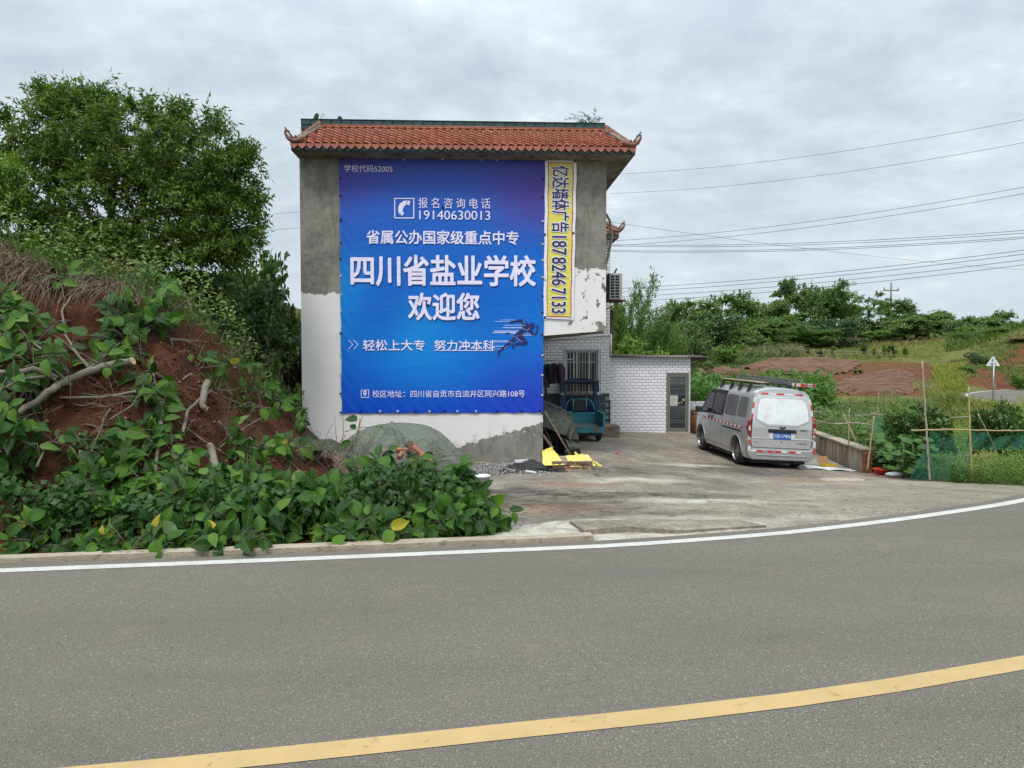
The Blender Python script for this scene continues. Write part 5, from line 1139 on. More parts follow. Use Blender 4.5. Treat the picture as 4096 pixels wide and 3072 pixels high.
# ================================================================== TILED SHED
SY = 24.6; s0 = at(2437, 1425, SY); s1 = at(2762, 1425, SY); SA = 0
shed = thing('shed', (s0.x, SY, 0), 'small white tiled outbuilding with a glass door and corrugated roof', 'shed')
SW = s1.x - s0.x; zb = gz(s0.x + 1, SY) - .25; ztp = at(2600, 1428, SY).z
d0, d1 = at(2667, 1492, SY), at(2757, 1728, SY); dx0 = d0.x - s0.x; dx1 = d1.x - s0.x - .03; dzt = d0.z; dzb = at(2700, 1727, SY).z
mb = MB(); mb.box(0, 0, zb, dx0, .2, ztp); mb.box(dx1, 0, zb, SW, .2, ztp); mb.box(dx0, 0, dzt, dx1, .2, ztp); mb.box(dx0, 0, zb, dx1, .2, dzb); mb.box(SW - .2, .2, zb, SW, 2.8, ztp); mb.box(0, .2, zb, .2, 2.8, ztp); mb.box(.2, 2.6, zb, SW - .2, 2.8, ztp)
wall = mb.build('wall', M('shed_grout', (.25, .245, .245), rough=.9), shed)
tile_rows(SW - .003, zb + .2, ztp, .003, [(dx0, dzb - .12, dx1, dzt)], wall, -.001, MAT_WT2, key='s', left=.003)
dr = thing('door', (0, 0, 0), None, None); dr.parent = shed
MAT_OLIVE = M('olive_aluminium', (.20, .195, .16), rough=.4, metal=.3); fw = .055
mb = MB(); mb.box(dx0, -.03, dzb, dx0 + fw, .08, dzt); mb.box(dx1 - fw, -.03, dzb, dx1, .08, dzt); mb.box(dx0 + fw, -.03, dzt - fw, dx1 - fw, .08, dzt); mb.box(dx0 + fw, -.03, dzb, dx1 - fw, .08, dzb + .05); mb.build('frame', MAT_OLIVE, dr, bevel=.004)
ix0, ix1, iz0, iz1 = dx0 + fw + .01, dx1 - fw - .01, dzb + .06, dzt - fw - .01
mb = MB(); mb.box(ix0, -.02, iz0, ix0 + .05, .04, iz1); mb.box(ix1 - .05, -.02, iz0, ix1, .04, iz1); mb.box(ix0 + .05, -.02, iz0, ix1 - .05, .04, iz0 + .06); mb.box(ix0 + .05, -.02, iz1 - .06, ix1 - .05, .04, iz1)
zm = iz0 + (iz1 - iz0) * .46; mb.build('leaf_frame', MAT_OLIVE, dr, bevel=.004)
gd = M('door_glass', (.028, .033, .036), (.055, .06, .062), 1.6, rough=.1, spec=.8); mb = MB(); mb.box(ix0 + .05, .0, iz0 + .06, ix1 - .05, .012, iz1 - .06); mb.build('pane', gd, dr)
for z_ in (iz0 + .25, iz0 + .31, iz1 - .3, iz1 - .46): mb = MB(); mb.box(ix0 + .05, -.004, z_, ix1 - .05, -.001, z_ + .012); mb.build('glass_strip', M('pale_strip', (.16, .17, .17), rough=.2), dr)
fx = [(ix0 + .055, ix0 + (ix1 - ix0) * .50, (.42, .45, .42)), (ix0 + (ix1 - ix0) * .51, ix1 - .055, (.015, .015, .018))]
zst = at(2700, 1623, SY).z; zsb = at(2700, 1582, SY).z
for a, b, c_ in fx: mb = MB(); mb.box(a, -.006, zst, b, -.002, zsb); mb.build('flower_sticker', M('sticker_' + str(c_[0]), c_, rough=.3), dr)
fl = [MB(), MB(), MB(), MB()]
for k in range(11):
    cx = random.uniform(ix0 + .1, ix1 - .1); cz = random.uniform(zst + .04, zsb - .03); q = k % 3; rr_ = random.uniform(.02, .045)
    for j in range(5): a = 2 * math.pi * j / 5 + k; fl[q].add([(cx + rr_ * .15 * math.cos(a + 1.5), -.008 - k * .0006, cz + rr_ * .15 * math.sin(a + 1.5)), (cx + rr_ * math.cos(a - .35), -.008 - k * .0006, cz + rr_ * math.sin(a - .35)), (cx + rr_ * math.cos(a + .35), -.008 - k * .0006, cz + rr_ * math.sin(a + .35))], [(0, 1, 2)])
    fl[3].add([(cx + .01 * math.cos(a_), -.0155, cz + .01 * math.sin(a_)) for a_ in (0, 1.2, 2.5, 3.7, 5)], [(0, 1, 2, 3, 4)])
for m_, c_, nm in zip(fl, ((.75, .72, .66), (.35, .45, .42), (.60, .30, .08), (.7, .45, .05)), ('petals_white', 'petals_green', 'petals_orange', 'petals_centre')): m_.build(nm, M(nm, c_, rough=.4), dr, fix=False)['kind'] = 'stuff'
mb = MB(); mb.box(ix0 + .01, -.05, zm - .09, ix0 + .035, -.02, zm + .09); mb.bar((ix0 + .02, -.06, zm + .02), (ix0 + .08, -.06, zm + .02), .014); mb.build('handle', MAT_STEEL, dr)
mb = MB(); mb.box(dx0 - .03, -.05, zb, dx1 + .03, -.001, dzb - .002); mb.build('threshold', MAT_KERB, shed, bevel=.01)
mb = MB(); mb.box(SW - .001, -.012, zb, SW + .006, .001, ztp); mb.build('corner_trim', MAT_ALU, shed)
MAT_CORR = M('corrugated_sheet', (.12, .10, .085), (.07, .055, .045), 3, rough=.85, bump=.4, bscale=30)
mb = MB(); nc = 120; mb.grid(lambda u_, v_: (-.05 + (SW + .72) * u_, -.20 + 3.1 * v_, ztp + .05 + .016 * math.sin(u_ * 34 * 2 * math.pi) - .04 * u_ + .05 * v_ - .02 * math.sin(u_ * 3)), nc * 2, 3)
cr = mb.build('corrugated_roof', MAT_CORR, shed, True, fix=False); sd_ = cr.modifiers.new('s', 'SOLIDIFY'); sd_.thickness = .012
mb = MB(); mb.box(.9, -.06, ztp, SW - .1, -.01, ztp + .028); mb.build('fascia_board', MAT_WTAPE, shed)
for y_ in (.0, 1.2): mb = MB(); mb.box(SW, y_, ztp - .10, SW + .55, y_ + .06, ztp - .02); mb.bar((SW, y_ + .03, ztp - .4), (SW + .35, y_ + .03, ztp - .08), .04); mb.build('rafter', M('old_timber%d' % int(y_), (.10, .075, .06), bump=.4), shed)

# ================================================================== YARD EDGE: sink, jar, walls
SX1 = s0.x + SW
zc = at(2800, 1633, 25.2).z; zp = at(2800, 1605, 25.6).z
sink = thing('wash_counter', (SX1, 25.2, 0), 'white tiled counter wall with a concrete slab beside the shed', 'counter')
mb = MB(); mb.box(.03, .35, -.85, 3.2, .5, zp); mb.build('backsplash', MAT_GR, sink)
tile_rows(3.2, zp - .3, zp, .03, [], sink, .349, MAT_WT2, key='k', left=.03)
mb = MB(); mb.box(.03, -.12, zc - .07, 1.9, .34, zc); mb.build('slab', MAT_KERB, sink, bevel=.01); mb = MB(); mb.box(.9, .0, -.85, 1.0, .33, zc - .075); mb.box(1.78, .0, -.85, 1.88, .33, zc - .075); mb.build('slab_leg', M('slab_leg', (.1, .09, .08)), sink)
mb = MB(); prof = [(.02, 0), (.16, 0), (.22, .12), (.27, .35), (.265, .52), (.21, .63), (.19, .66), (.225, .69), (.225, .71), (.17, .70), (.17, .62), (.2, .5)]
jz = gz(6.1, 24.9); tag(mb.lathe(prof, 26).build('clay_jar', M('brown_glaze', (.16, .075, .035), (.10, .045, .02), 4, rough=.3, st=(1, 1, .4), c3=(.22, .13, .07), s3=6), None, True, loc=(SX1 + .30, 24.75, jz)), 'tall brown glazed clay jar standing beside the shed', 'jar')

# low rendered wall with slab coping, brick end
wa = Vector((8.30, 17.45, 0)); wb = Vector((9.05, 24.2, 0)); wl = (wb - wa).length; wang = math.atan2(wb.y - wa.y, wb.x - wa.x)
zA = gz(8.2, 17.5); zT0 = at(3440, 1795, 17.4).z; zT1 = at(3245, 1716, 22.4).z
lw = thing('low_wall', (wa.x, wa.y, 0), 'low stained concrete wall with slab coping running back beside the van', 'wall', rz=wang)
def m_wall():
    n = NT('stained_low_wall'); v = n.coord('Object'); x, y, z = n.xyz(v); st2 = n.noise(n.coord('Object', (3.2, 3, .5)), 1.6, 6, .65, .5); b = n.noise(v, 3, 6, .65)
    c = n.mix(n.mr(b, .3, .7), (.50, .42, .31), (.36, .29, .21)); c = n.mix(n.mr(st2, .47, .6, 0, .8), c, (.13, .115, .10)); c = n.mix(n.mr(n.ma('ADD', z, n.ma('MULTIPLY', b, .4)), -.35, -.75, 0, .8), c, (.12, .10, .085))
    return n.set(c, .92, n.bump(b, .4, .02))
mb = MB(); N_ = 20
mb.grid(lambda u_, v_: (u_ * wl, .0, (zA - .4) + v_ * ((zT0 + (zT1 - zT0) * u_) - .05 - (zA - .4))), N_, 3); mb.grid(lambda u_, v_: (u_ * wl, -.22, (zA - .9) + v_ * ((zT0 + (zT1 - zT0) * u_) - .05 - (zA - .9))), N_, 3)
mb.build('wall_render', m_wall(), lw, fix=False)
mb = MB(); mb.box(.0, -.215, zA - .9, .03, -.005, zT0 - .055); mb.build('end_core', MAT_GR, lw)
bkm = M('rough_brick', (.28, .10, .055), (.18, .07, .045), 9, rough=.95, bump=.8, bscale=30, rv=.3, c3=(.30, .22, .16), s3=14, f3=(.55, .7), bd=.02)
bm_ = MB().box(-.045, -.10, 0, .03, .0, .05).mesh('brick', bkm)
for j in range(9):
    for i in range(2):
        z_ = zT0 - .055 - (j + 1) * .062
        if z_ > zA - .25: inst('brick', bm_, lw, (random.uniform(-.012, .012), -.005 - i * .107 + random.uniform(-.004, .004), z_), (random.uniform(-.05, .05), 0, random.uniform(-.06, .06)))
nslab = 8
for i in range(nslab):
    u0, u1 = i / nslab, (i + 1) / nslab; za = zT0 + (zT1 - zT0) * u0; zb_ = zT0 + (zT1 - zT0) * u1; m_ = MB(); xA = u0 * wl - (.06 if i == 0 else 0); xB = u1 * wl - .012; o_ = random.uniform(-.015, .015)
    m_.add([(xA, -.27 + o_, za - .05), (xB, -.27 + o_, zb_ - .05), (xB, .05 + o_, zb_ - .05), (xA, .05 + o_, za - .05), (xA, -.27 + o_, za), (xB, -.27 + o_, zb_), (xB, .05 + o_, zb_), (xA, .05 + o_, za)], [(0, 3, 2, 1), (4, 5, 6, 7), (0, 1, 5, 4), (1, 2, 6, 5), (2, 3, 7, 6), (3, 0, 4, 7)])
    m_.build('coping_slab', MAT_KERB if i % 3 else M('dark_slab%d' % i, (.26, .22, .17), (.17, .145, .115), 5, bump=.5, bscale=20), lw, bevel=.012)

# ================================================================== FOLIAGE TOOLS
def unit(a): return a / np.maximum(np.linalg.norm(a, axis=-1, keepdims=True), 1e-9)
def leafV(P, D, Nm, L, W, droop=.15, fold=.12):
    P = np.asarray(P, float); D = unit(np.asarray(D, float)); S = unit(np.cross(D, Nm)); Nn = np.cross(S, D); L = np.asarray(L)[:, None]; W = np.asarray(W)[:, None]
    dr = np.asarray(droop) if np.ndim(droop) == 0 else np.asarray(droop)[:, None]
    B = P; Mi = P + D * L * .5; A = P + D * L * .4 + S * W * .5 + Nn * W * fold; C = P + D * L * .4 - S * W * .5 + Nn * W * fold; T = P + D * L * (1 - dr * .3) - Nn * L * dr
    V = np.stack([B, Mi, A, C, T], 1).reshape(-1, 3); n = len(P); k = np.arange(n)[:, None] * 5
    Fc = np.concatenate([k + np.array([0, 3, 1]), k + np.array([0, 1, 2]), k + np.array([1, 3, 4]), k + np.array([2, 1, 4])], 0)
    return V, Fc
def edges_mesh(A, B, ra, rb, n=5):
    A = np.asarray(A, float); B = np.asarray(B, float); d = unit(B - A); ref = np.where(np.abs(d[:, 2:3]) > .9, np.array([[1., 0, 0]]), np.array([[0, 0, 1.]])); u_ = unit(np.cross(d, ref)); v_ = np.cross(d, u_)
    ang_ = np.arange(n) * 2 * np.pi / n; ring_ = u_[:, None] * np.cos(ang_)[None, :, None] + v_[:, None] * np.sin(ang_)[None, :, None]
    V = np.concatenate([A[:, None] + ring_ * ra[:, None, None], B[:, None] + ring_ * rb[:, None, None]], 1).reshape(-1, 3)
    k = np.arange(len(A))[:, None, None] * 2 * n; i = np.arange(n); q = np.stack([i, (i + 1) % n, (i + 1) % n + n, i + n], 1)[None]
    return V, (k + q).reshape(-1, 4)
def gen_tree(rg, base, pts, r0, leaf, wood, lmat, nleaf=18, L=.1, W=.035, droop=.25, up=.3, spread=1.0, pen=.35, nodes0=None, twig=.35, gravity=0.0, flat_=0.0, wig=.12):
    base = np.asarray(base, float); nodes = [base] + [np.asarray(p, float) for p in (nodes0 or [])]; par = [-1] + list(range(len(nodes) - 1)); pl = [0.]
    for i in range(1, len(nodes)): pl.append(pl[-1] + np.linalg.norm(nodes[i] - nodes[i - 1]))
    pts = pts[np.argsort(np.linalg.norm(pts - base, axis=1))]; NN = np.zeros((len(nodes) + len(pts) * 3, 3)); PL = np.zeros(len(NN)); PA = np.full(len(NN), -1); c = len(nodes)
    NN[:c] = nodes; PL[:c] = pl; PA[:c] = par; ends = []
    for p in pts:
        d = np.linalg.norm(NN[:c] - p, axis=1); q = int(np.argmin(d + pen * PL[:c])); a = NN[q]; dq = d[q]
        if dq < 1e-3: continue
        for t in (.36, .7, 1.):
            m = a + (p - a) * t + (rg.normal(0, 1, 3) * wig * dq * math.sin(math.pi * t) if t < 1 else 0) + np.array([0, 0, wig * .7 * dq * math.sin(math.pi * t)])
            NN[c] = m; PA[c] = q if t == .36 else c - 1; PL[c] = PL[PA[c]] + np.linalg.norm(m - NN[PA[c]]); c += 1
        ends.append(c - 1)
    NN = NN[:c]; PA = PA[:c]; cnt = np.zeros(c); cnt[ends] += 1
    for i in range(c - 1, 0, -1): cnt[PA[i]] += cnt[i]
    rad = np.maximum(r0 * (np.maximum(cnt, .5) / max(cnt[0], 1)) ** .52, .0035 + r0 * .015)
    i = np.arange(1, c); V, Fc = edges_mesh(NN[PA[i]], NN[i], np.minimum(rad[PA[i]], rad[i] * 1.35), rad[i])
    tm_ = np_mesh('trunk', V, Fc, wood)
    E_ = np.array(ends); a = NN[PA[E_]]; b = NN[E_]; tw_ = unit(b - a); n = len(E_)
    tt_ = rg.uniform(0, 1, (n, nleaf)); Lt = twig
    pos = (b[:, None] + tw_[:, None] * ((tt_ - .55) * Lt * 2)[..., None]) + rg.normal(0, 1, (n, nleaf, 3)) * Lt * .16 * spread
    dr_ = unit(tw_[:, None] * .8 + rg.normal(0, 1, (n, nleaf, 3)) * .75 * np.array([1, 1, 1 - flat_]) + np.array([0, 0, -gravity]))
    nm = unit(rg.normal(0, 1, (n, nleaf, 3)) * (.75 - .5 * flat_) + np.array([0, 0, up + flat_]))
    k = n * nleaf; V, Fc = leafV(pos.reshape(k, 3), dr_.reshape(k, 3), nm.reshape(k, 3), L * rg.uniform(.6, 1.2, k), W * rg.uniform(.7, 1.2, k), droop)
    return tm_, np_mesh('crown', V, Fc, lmat, True)
def ell(rg, n, c, r, shell=.35):
    d = unit(rg.normal(0, 1, (n, 3))); q = (shell + (1 - shell) * rg.uniform(0, 1, (n, 1)) ** .5); return np.asarray(c) + d * q * np.asarray(r)

BARK = M('bark', (.085, .065, .05), (.045, .035, .028), 8, rough=.95, bump=.7, bscale=30, st=(3, 3, 1))
BARKP = M('pale_bark', (.20, .175, .135), (.11, .095, .07), 5, rough=.9, bump=.5, bscale=30, c3=(.09, .07, .05), s3=12)
CUTW = M('fresh_cut_wood', (.62, .48, .26), (.50, .36, .17), 20, rough=.8)
LEAF_D = leafmat('leaf_dark', (.022, .055, .016), (.055, .115, .03), trans=.22)
LEAF_M = leafmat('leaf_mid', (.065, .120, .030), (.165, .24, .06), trans=.25)
LEAF_L = leafmat('leaf_light', (.075, .15, .025), (.17, .27, .05), trans=.32)
LEAF_B = leafmat('leaf_big_tree', (.022, .060, .009), (.125, .19, .025), trans=.28, yellow=(.16, .20, .03))
LEAF_BAM = leafmat('leaf_bamboo', (.06, .13, .025), (.14, .25, .05), trans=.3)
LEAF_BLU = leafmat('leaf_blue_green', (.045, .090, .036), (.11, .17, .065), trans=.2)
def tree(name, tmesh, cmesh, loc, scale, rz, label, cat, group, crown='crown'):
    t = thing(name, loc, label, cat, group, rz=rz); t.scale = scale if hasattr(scale, '__len__') else (scale,) * 3
    inst('trunk', tmesh, t); inst(crown, cmesh, t); return t

# ---- large tree on the bank
rg = np.random.default_rng(3)
def bigpts():
    lobes = [(280, 560, 200, 170, 190), (500, 620, 270, 190, 230), (760, 660, 230, 170, 180), (560, 860, 440, 240, 430), (890, 900, 165, 170, 140), (400, 380, 50, 60, 16), (850, 490, 60, 55, 18), (980, 600, 65, 55, 20), (1010, 790, 60, 50, 18), (180, 390, 60, 60, 18), (700, 440, 45, 50, 14), (20, 470, 55, 45, 12), (350, 1000, 300, 110, 130), (800, 1010, 250, 110, 120), (150, 760, 150, 230, 110), (930, 690, 125, 110, 60), (240, 400, 90, 70, 26), (330, 430, 130, 90, 45), (560, 420, 50, 50, 12), (720, 500, 80, 50, 22), (640, 470, 70, 60, 20), (460, 420, 50, 55, 14), (1010, 900, 55, 60, 12), (60, 590, 60, 70, 12)]
    o = []
    for px, py, rx, rz_, n in lobes:
        c = at(px, py, 14.8); k = 14.8 / F; o.append(ell(rg, n, c, (rx * k, min(1.5, rx * k), rz_ * k), .25))
    return np.concatenate(o)
pb = surfY(520, 14.8); base = np.array([pb.x, pb.y, pb.z - .1])
P = bigpts(); P = P[(P[:, 2] > pb.z + .1)]
tm_, cm_ = gen_tree(rg, (0, 0, 0), P - base, .17, None, BARK, LEAF_B, 31, .145, .040, .35, nodes0=[(0.02, 0, .25), (.05, 0, .5)], twig=.24, gravity=.35, pen=.42)
tree('broadleaf_tree', tm_, cm_, base, 1, 0, 'large spreading dark green tree with fine leaves on top of the earth bank', 'tree', None)

# ---- variants for all other woody plants (unit-ish size, scaled on placing)
def variant(seed, kind):
    rg = np.random.default_rng(seed)
    if kind == 'round':
        P = np.concatenate([ell(rg, 26, (rg.uniform(-.32, .32), rg.uniform(-.32, .32), rg.uniform(.35, .78)), (.24, .24, .17), .5) for _ in range(9)])
        return gen_tree(rg, (0, 0, 0), P, .035, None, BARK, LEAF_M, 22, .055, .032, .2, up=.5, twig=.09)
    if kind == 'dark':
        P = np.concatenate([ell(rg, 24, (rg.uniform(-.33, .33), rg.uniform(-.33, .33), rg.uniform(.2, .8)), (.24, .24, .20), .5) for _ in range(11)])
        return gen_tree(rg, (0, 0, 0), P, .035, None, BARK, LEAF_BLU, 24, .05, .034, .2, up=.4, twig=.09)
    if kind == 'layer':
        P = np.concatenate([ell(rg, 20, (rg.uniform(-.36, .36), rg.uniform(-.36, .36), rg.uniform(.3, .92)), (.22, .22, .05), .3) for _ in range(13)])
        return gen_tree(rg, (0, 0, 0), P, .035, None, BARK, LEAF_M, 22, .075, .032, .3, up=.6, twig=.10, flat_=.7)
    if kind == 'light':
        P = np.concatenate([ell(rg, 20, (rg.uniform(-.34, .34), rg.uniform(-.34, .34), rg.uniform(.3, .85)), (.22, .22, .07), .3) for _ in range(12)])
        return gen_tree(rg, (0, 0, 0), P, .03, None, BARK, LEAF_L, 22, .07, .03, .25, up=.6, twig=.10, flat_=.6)
    if kind == 'tall':
        P = np.concatenate([ell(rg, 22, (rg.normal(0, .13), rg.normal(0, .13), z), (.17, .17, .05), .3) for z in np.linspace(.38, .95, 11)])
        return gen_tree(rg, (0, 0, 0), P, .022, None, BARK, LEAF_M, 24, .06, .03, .3, up=.5, twig=.07, flat_=.5, pen=.1, nodes0=[(0, 0, .2), (.01, 0, .4), (0, 0.01, .6), (.01, 0, .8)])
    if kind == 'sparse':
        P = np.concatenate([ell(rg, 9, (rg.uniform(-.4, .4), rg.uniform(-.4, .4), rg.uniform(.4, .97)), (.13, .13, .035), .3) for _ in range(14)])
        return gen_tree(rg, (0, 0, 0), P, .025, None, BARK, LEAF_M, 24, .06, .03, .3, up=.6, twig=.08, flat_=.7, pen=.3)
    if kind == 'bamboo':
        P = []
        for k in range(16):
            a = rg.uniform(0, 6.28); r_ = rg.uniform(.02, .2); top = rg.uniform(.7, 1); lean = rg.uniform(.02, .25)
            for z in np.linspace(.25, top, 15): q = z ** 3; P.append((r_ * math.cos(a) * (.4 + z) + lean * math.cos(a) * q + rg.normal(0, .02), r_ * math.sin(a) * (.4 + z) + lean * math.sin(a) * q + rg.normal(0, .02), z + rg.normal(0, .01)))
        return gen_tree(rg, (0, 0, 0), np.array(P), .014, None, M('bamboo_green', (.14, .20, .06)), LEAF_BAM, 34, .055, .010, .35, up=.2, twig=.065, gravity=.45, pen=.05, spread=1.6)
    if kind == 'citrus':
        P = np.concatenate([ell(rg, 26, (rg.uniform(-.27, .27), rg.uniform(-.27, .27), rg.uniform(.48, .82)), (.23, .23, .17), .5) for _ in range(10)])
        return gen_tree(rg, (0, 0, 0), P, .03, None, BARK, LEAF_CIT, 20, .062, .034, .15, up=.4, twig=.07, nodes0=[(0, 0, .15), (.01, 0, .28)])
    if kind == 'sapling':
        P = ell(rg, 40, (0, 0, .62), (.22, .22, .36), .2)
        return gen_tree(rg, (0, 0, 0), P, .02, None, BARK, LEAF_M, 14, .16, .09, .2, up=.4, twig=.08)
LEAF_CIT = leafmat('leaf_citrus', (.022, .06, .012), (.075, .14, .022), trans=.15, rough=.35)
VAR = {k: [variant(s_, k) for s_ in ss] for k, ss in dict(round=(1, 2), dark=(3, 4), layer=(5, 6, 7), light=(8,), tall=(9, 10), sparse=(11,), bamboo=(12, 13), citrus=(14, 15), sapling=(16,)).items()}
KIND = {'round': 'bushy_tree', 'dark': 'dark_shrub', 'layer': 'layered_tree', 'light': 'light_shrub', 'tall': 'slender_tree', 'sparse': 'sparse_tree', 'bamboo': 'bamboo', 'citrus': 'citrus_tree', 'sapling': 'sapling'}
def put(kind, px, top, Y_, wpx, label, cat='tree', group=None, sink=.1, basez=None, vi=None):
    p = surfY(px, Y_); z0 = (p.z if basez is None else basez) - sink; h_ = max(at(px, top, Y_).z - z0, .3); w_ = wpx * Y_ / F
    v_ = VAR[kind][(vi if vi is not None else random.randrange(9)) % len(VAR[kind])]; wk = {'bamboo': .75, 'tall': .55, 'sapling': .45}.get(kind, .98)
    return tree(KIND[kind], v_[0], v_[1], (p.x, Y_, z0), (w_ / wk, w_ / wk, h_), random.uniform(0, 6.28), label, cat, group)
G1 = 'shrubs behind the earth bank'
put('round', 1140, 850, 18.4, 460, 'dark bushy tree squeezed against the left side of the house', group=G1); put('dark', 985, 1100, 16.6, 360, 'dark shrub behind the shoulder of the earth bank', 'shrub', G1)
put('round', 1120, 1290, 16.3, 220, 'low dark shrub in the gap between bank and house', 'shrub', G1); put('round', 820, 1060, 15.6, 330, 'bushy shrub under the right half of the large tree', 'shrub', G1)
put('layer', 330, 1000, 15.9, 330, 'bush under the left half of the large tree', 'shrub', G1); put('light', 20, 520, 13.4, 250, 'lighter green tree cut by the left edge of the picture', 'tree', None); put('layer', 90, 930, 15.2, 260, 'low bush at the left edge behind the dry grass', 'shrub', G1)
G2 = 'trees and shrubs on the hill'
HT_ = [('bamboo', 2500, 1110, 31, 230, 'tall bright bamboo clump right behind the tiled outbuilding'), ('bamboo', 2430, 1190, 33, 230, 'bamboo clump beside the air conditioner'), ('bamboo', 2600, 1225, 35, 240, 'shorter bamboo right of the tallest clump'), ('bamboo', 2680, 1275, 37, 210, 'low feathery bamboo above the corrugated roof'),
 ('light', 2550, 1300, 30, 250, 'leafy pale bush directly behind the outbuilding roof'), ('dark', 2748, 1262, 42, 215, 'rounded blue-green bush above the outbuilding corner'), ('layer', 2690, 1203, 58, 150, 'tree on the far left of the ridge'), ('layer', 2790, 1205, 62, 200, 'broad layered tree second from the left of the ridge'),
 ('layer', 2930, 1180, 68, 210, 'peaked layered tree left of the pampas grass'), ('dark', 2850, 1245, 60, 230, 'dark wide bush below the peaked tree'), ('round', 3010, 1225, 80, 150, 'low round tree left of the slender tree'), ('round', 3090, 1200, 84, 150, 'round tree at the foot of the slender tree'),
 ('tall', 3137, 1130, 85, 90, 'slender upright tree standing clear above the ridge'), ('sparse', 3205, 1152, 88, 55, 'thin spindly tree between the two tallest groups'), ('round', 3262, 1112, 86, 150, 'left one of the two tallest trees on the ridge'), ('light', 3335, 1110, 84, 170, 'right one of the two tallest trees on the ridge'), ('round', 3300, 1150, 83, 170, 'tree filling the middle of the tallest group'),
 ('round', 3400, 1215, 84, 120, 'small round tree right of the tallest group'), ('sparse', 3475, 1182, 88, 150, 'open airy tree left of the power pole'), ('sparse', 3545, 1222, 90, 110, 'open tree around the foot of the power pole'), ('layer', 3585, 1222, 84, 130, 'layered tree just right of the power pole'), ('round', 3660, 1255, 82, 140, 'round tree right of the power pole'),
 ('layer', 3740, 1268, 80, 150, 'layered tree in the middle of the right-hand ridge'), ('round', 3815, 1282, 78, 120, 'round tree on the falling ridge'), ('layer', 3870, 1290, 76, 130, 'layered tree above the bare red cut'), ('layer', 3950, 1275, 74, 170, 'tallest tree of the right end of the ridge'), ('round', 4040, 1325, 72, 180, 'round tree at the right edge of the ridge'), ('light', 4090, 1350, 66, 150, 'pale tree cut by the right edge of the picture'),
 ('round', 3000, 1268, 66, 190, 'round bush below the ridge, left'), ('light', 3080, 1262, 68, 200, 'pale bush in the middle of the slope'), ('layer', 3190, 1262, 70, 230, 'broad layered bush below the tallest trees'), ('dark', 3340, 1272, 64, 270, 'large dark bush overhanging the terrace'), ('light', 3240, 1300, 62, 220, 'pale layered bush left of the large dark bush'), ('layer', 3460, 1285, 72, 210, 'long layered bush right of the large dark bush'), ('round', 3570, 1292, 74, 190, 'round bush below the power pole'), ('layer', 3680, 1300, 74, 190, 'layered bush in the row above the dry grass'), ('dark', 3780, 1305, 72, 180, 'dark bush at the right end of the bush row'),
 ('dark', 3900, 1335, 60, 200, 'dark bush at the top of the red cut'), ('layer', 4010, 1375, 58, 200, 'layered bush on top of the red cut, right'), ('dark', 3905, 1408, 50, 90, 'dark bush clinging to the middle of the red cut'), ('round', 4080, 1400, 54, 150, 'bush above the road at the right edge'),
 ('layer', 3640, 1285, 66, 220, 'wide layered bush above the right end of the terrace'), ('round', 3830, 1318, 66, 190, 'round bush above the left end of the red cut'), ('light', 3520, 1318, 66, 150, 'pale low bush at the back of the terrace'), ('round', 3130, 1300, 64, 190, 'round bush between the pampas grass and the dark bush'), ('layer', 3050, 1300, 62, 190, 'layered bush above the pampas grass, right'), ('layer', 3970, 1300, 68, 200, 'layered bush behind the red cut'), ('light', 2900, 1365, 50, 135, 'bright yellow-green shrub above the ploughed field'), ('round', 2830, 1330, 54, 160, 'bush behind the bright yellow-green shrub'), ('round', 2950, 1290, 60, 190, 'bush above the pampas grass'), ('light', 4080, 1480, 40, 90, 'low pale shrub beside the far road'), ('light', 3870, 1450, 44, 70, 'low weedy shrub on the slope beside the red cut')]
for k, px, tp_, Y_, w_, lab in HT_: put(k, px, tp_ - (26 if px > 3540 and Y_ > 62 else (12 if Y_ > 60 else 0)), Y_, w_, lab, 'bamboo' if k == 'bamboo' else ('shrub' if k in ('dark', 'light') else 'tree'), G2, sink=.3)
for i, (px, tp_, w_) in enumerate(((3120, 1395, 26), (3182, 1402, 22), (3281, 1400, 28), (3332, 1386, 20), (3454, 1372, 24), (3535, 1380, 14), (3567, 1381, 34), (3620, 1390, 18), (3443, 1478, 20), (3420, 1500, 16), (3495, 1395, 14), (3232, 1392, 14))):
    Yy = 55.8 if tp_ < 1450 else 44
    put('sapling', px, tp_, Yy, w_, ['young orchard sapling on the terrace, %s from the left' % q for q in ('first', 'second', 'third', 'fourth', 'fifth', 'sixth')][i] if i < 6 else ('largest dark sapling near the right end of the terrace', 'small sapling at the right end of the terrace', 'upper one of two saplings below the terrace fence', 'lower one of two saplings below the terrace fence', 'thin sapling left of the largest sapling', 'thin sapling between the second and third ones')[i - 6], 'sapling', 'saplings on the terrace', sink=.02)
GC = 'citrus trees in the garden'
put('citrus', 3715, 1600, 17.0, 270, 'dense citrus tree behind the tall bamboo pole', 'tree', GC, basez=-1.0); put('citrus', 4010, 1590, 16.6, 190, 'citrus tree near the right edge of the garden', 'tree', GC, basez=-.95); put('citrus', 4110, 1640, 16.0, 200, 'citrus tree cut by the right edge of the picture', 'tree', GC, basez=-.9)
put('citrus', 3640, 1640, 18.2, 180, 'smaller citrus tree left of the tall bamboo pole', 'tree', GC, basez=-1.0)

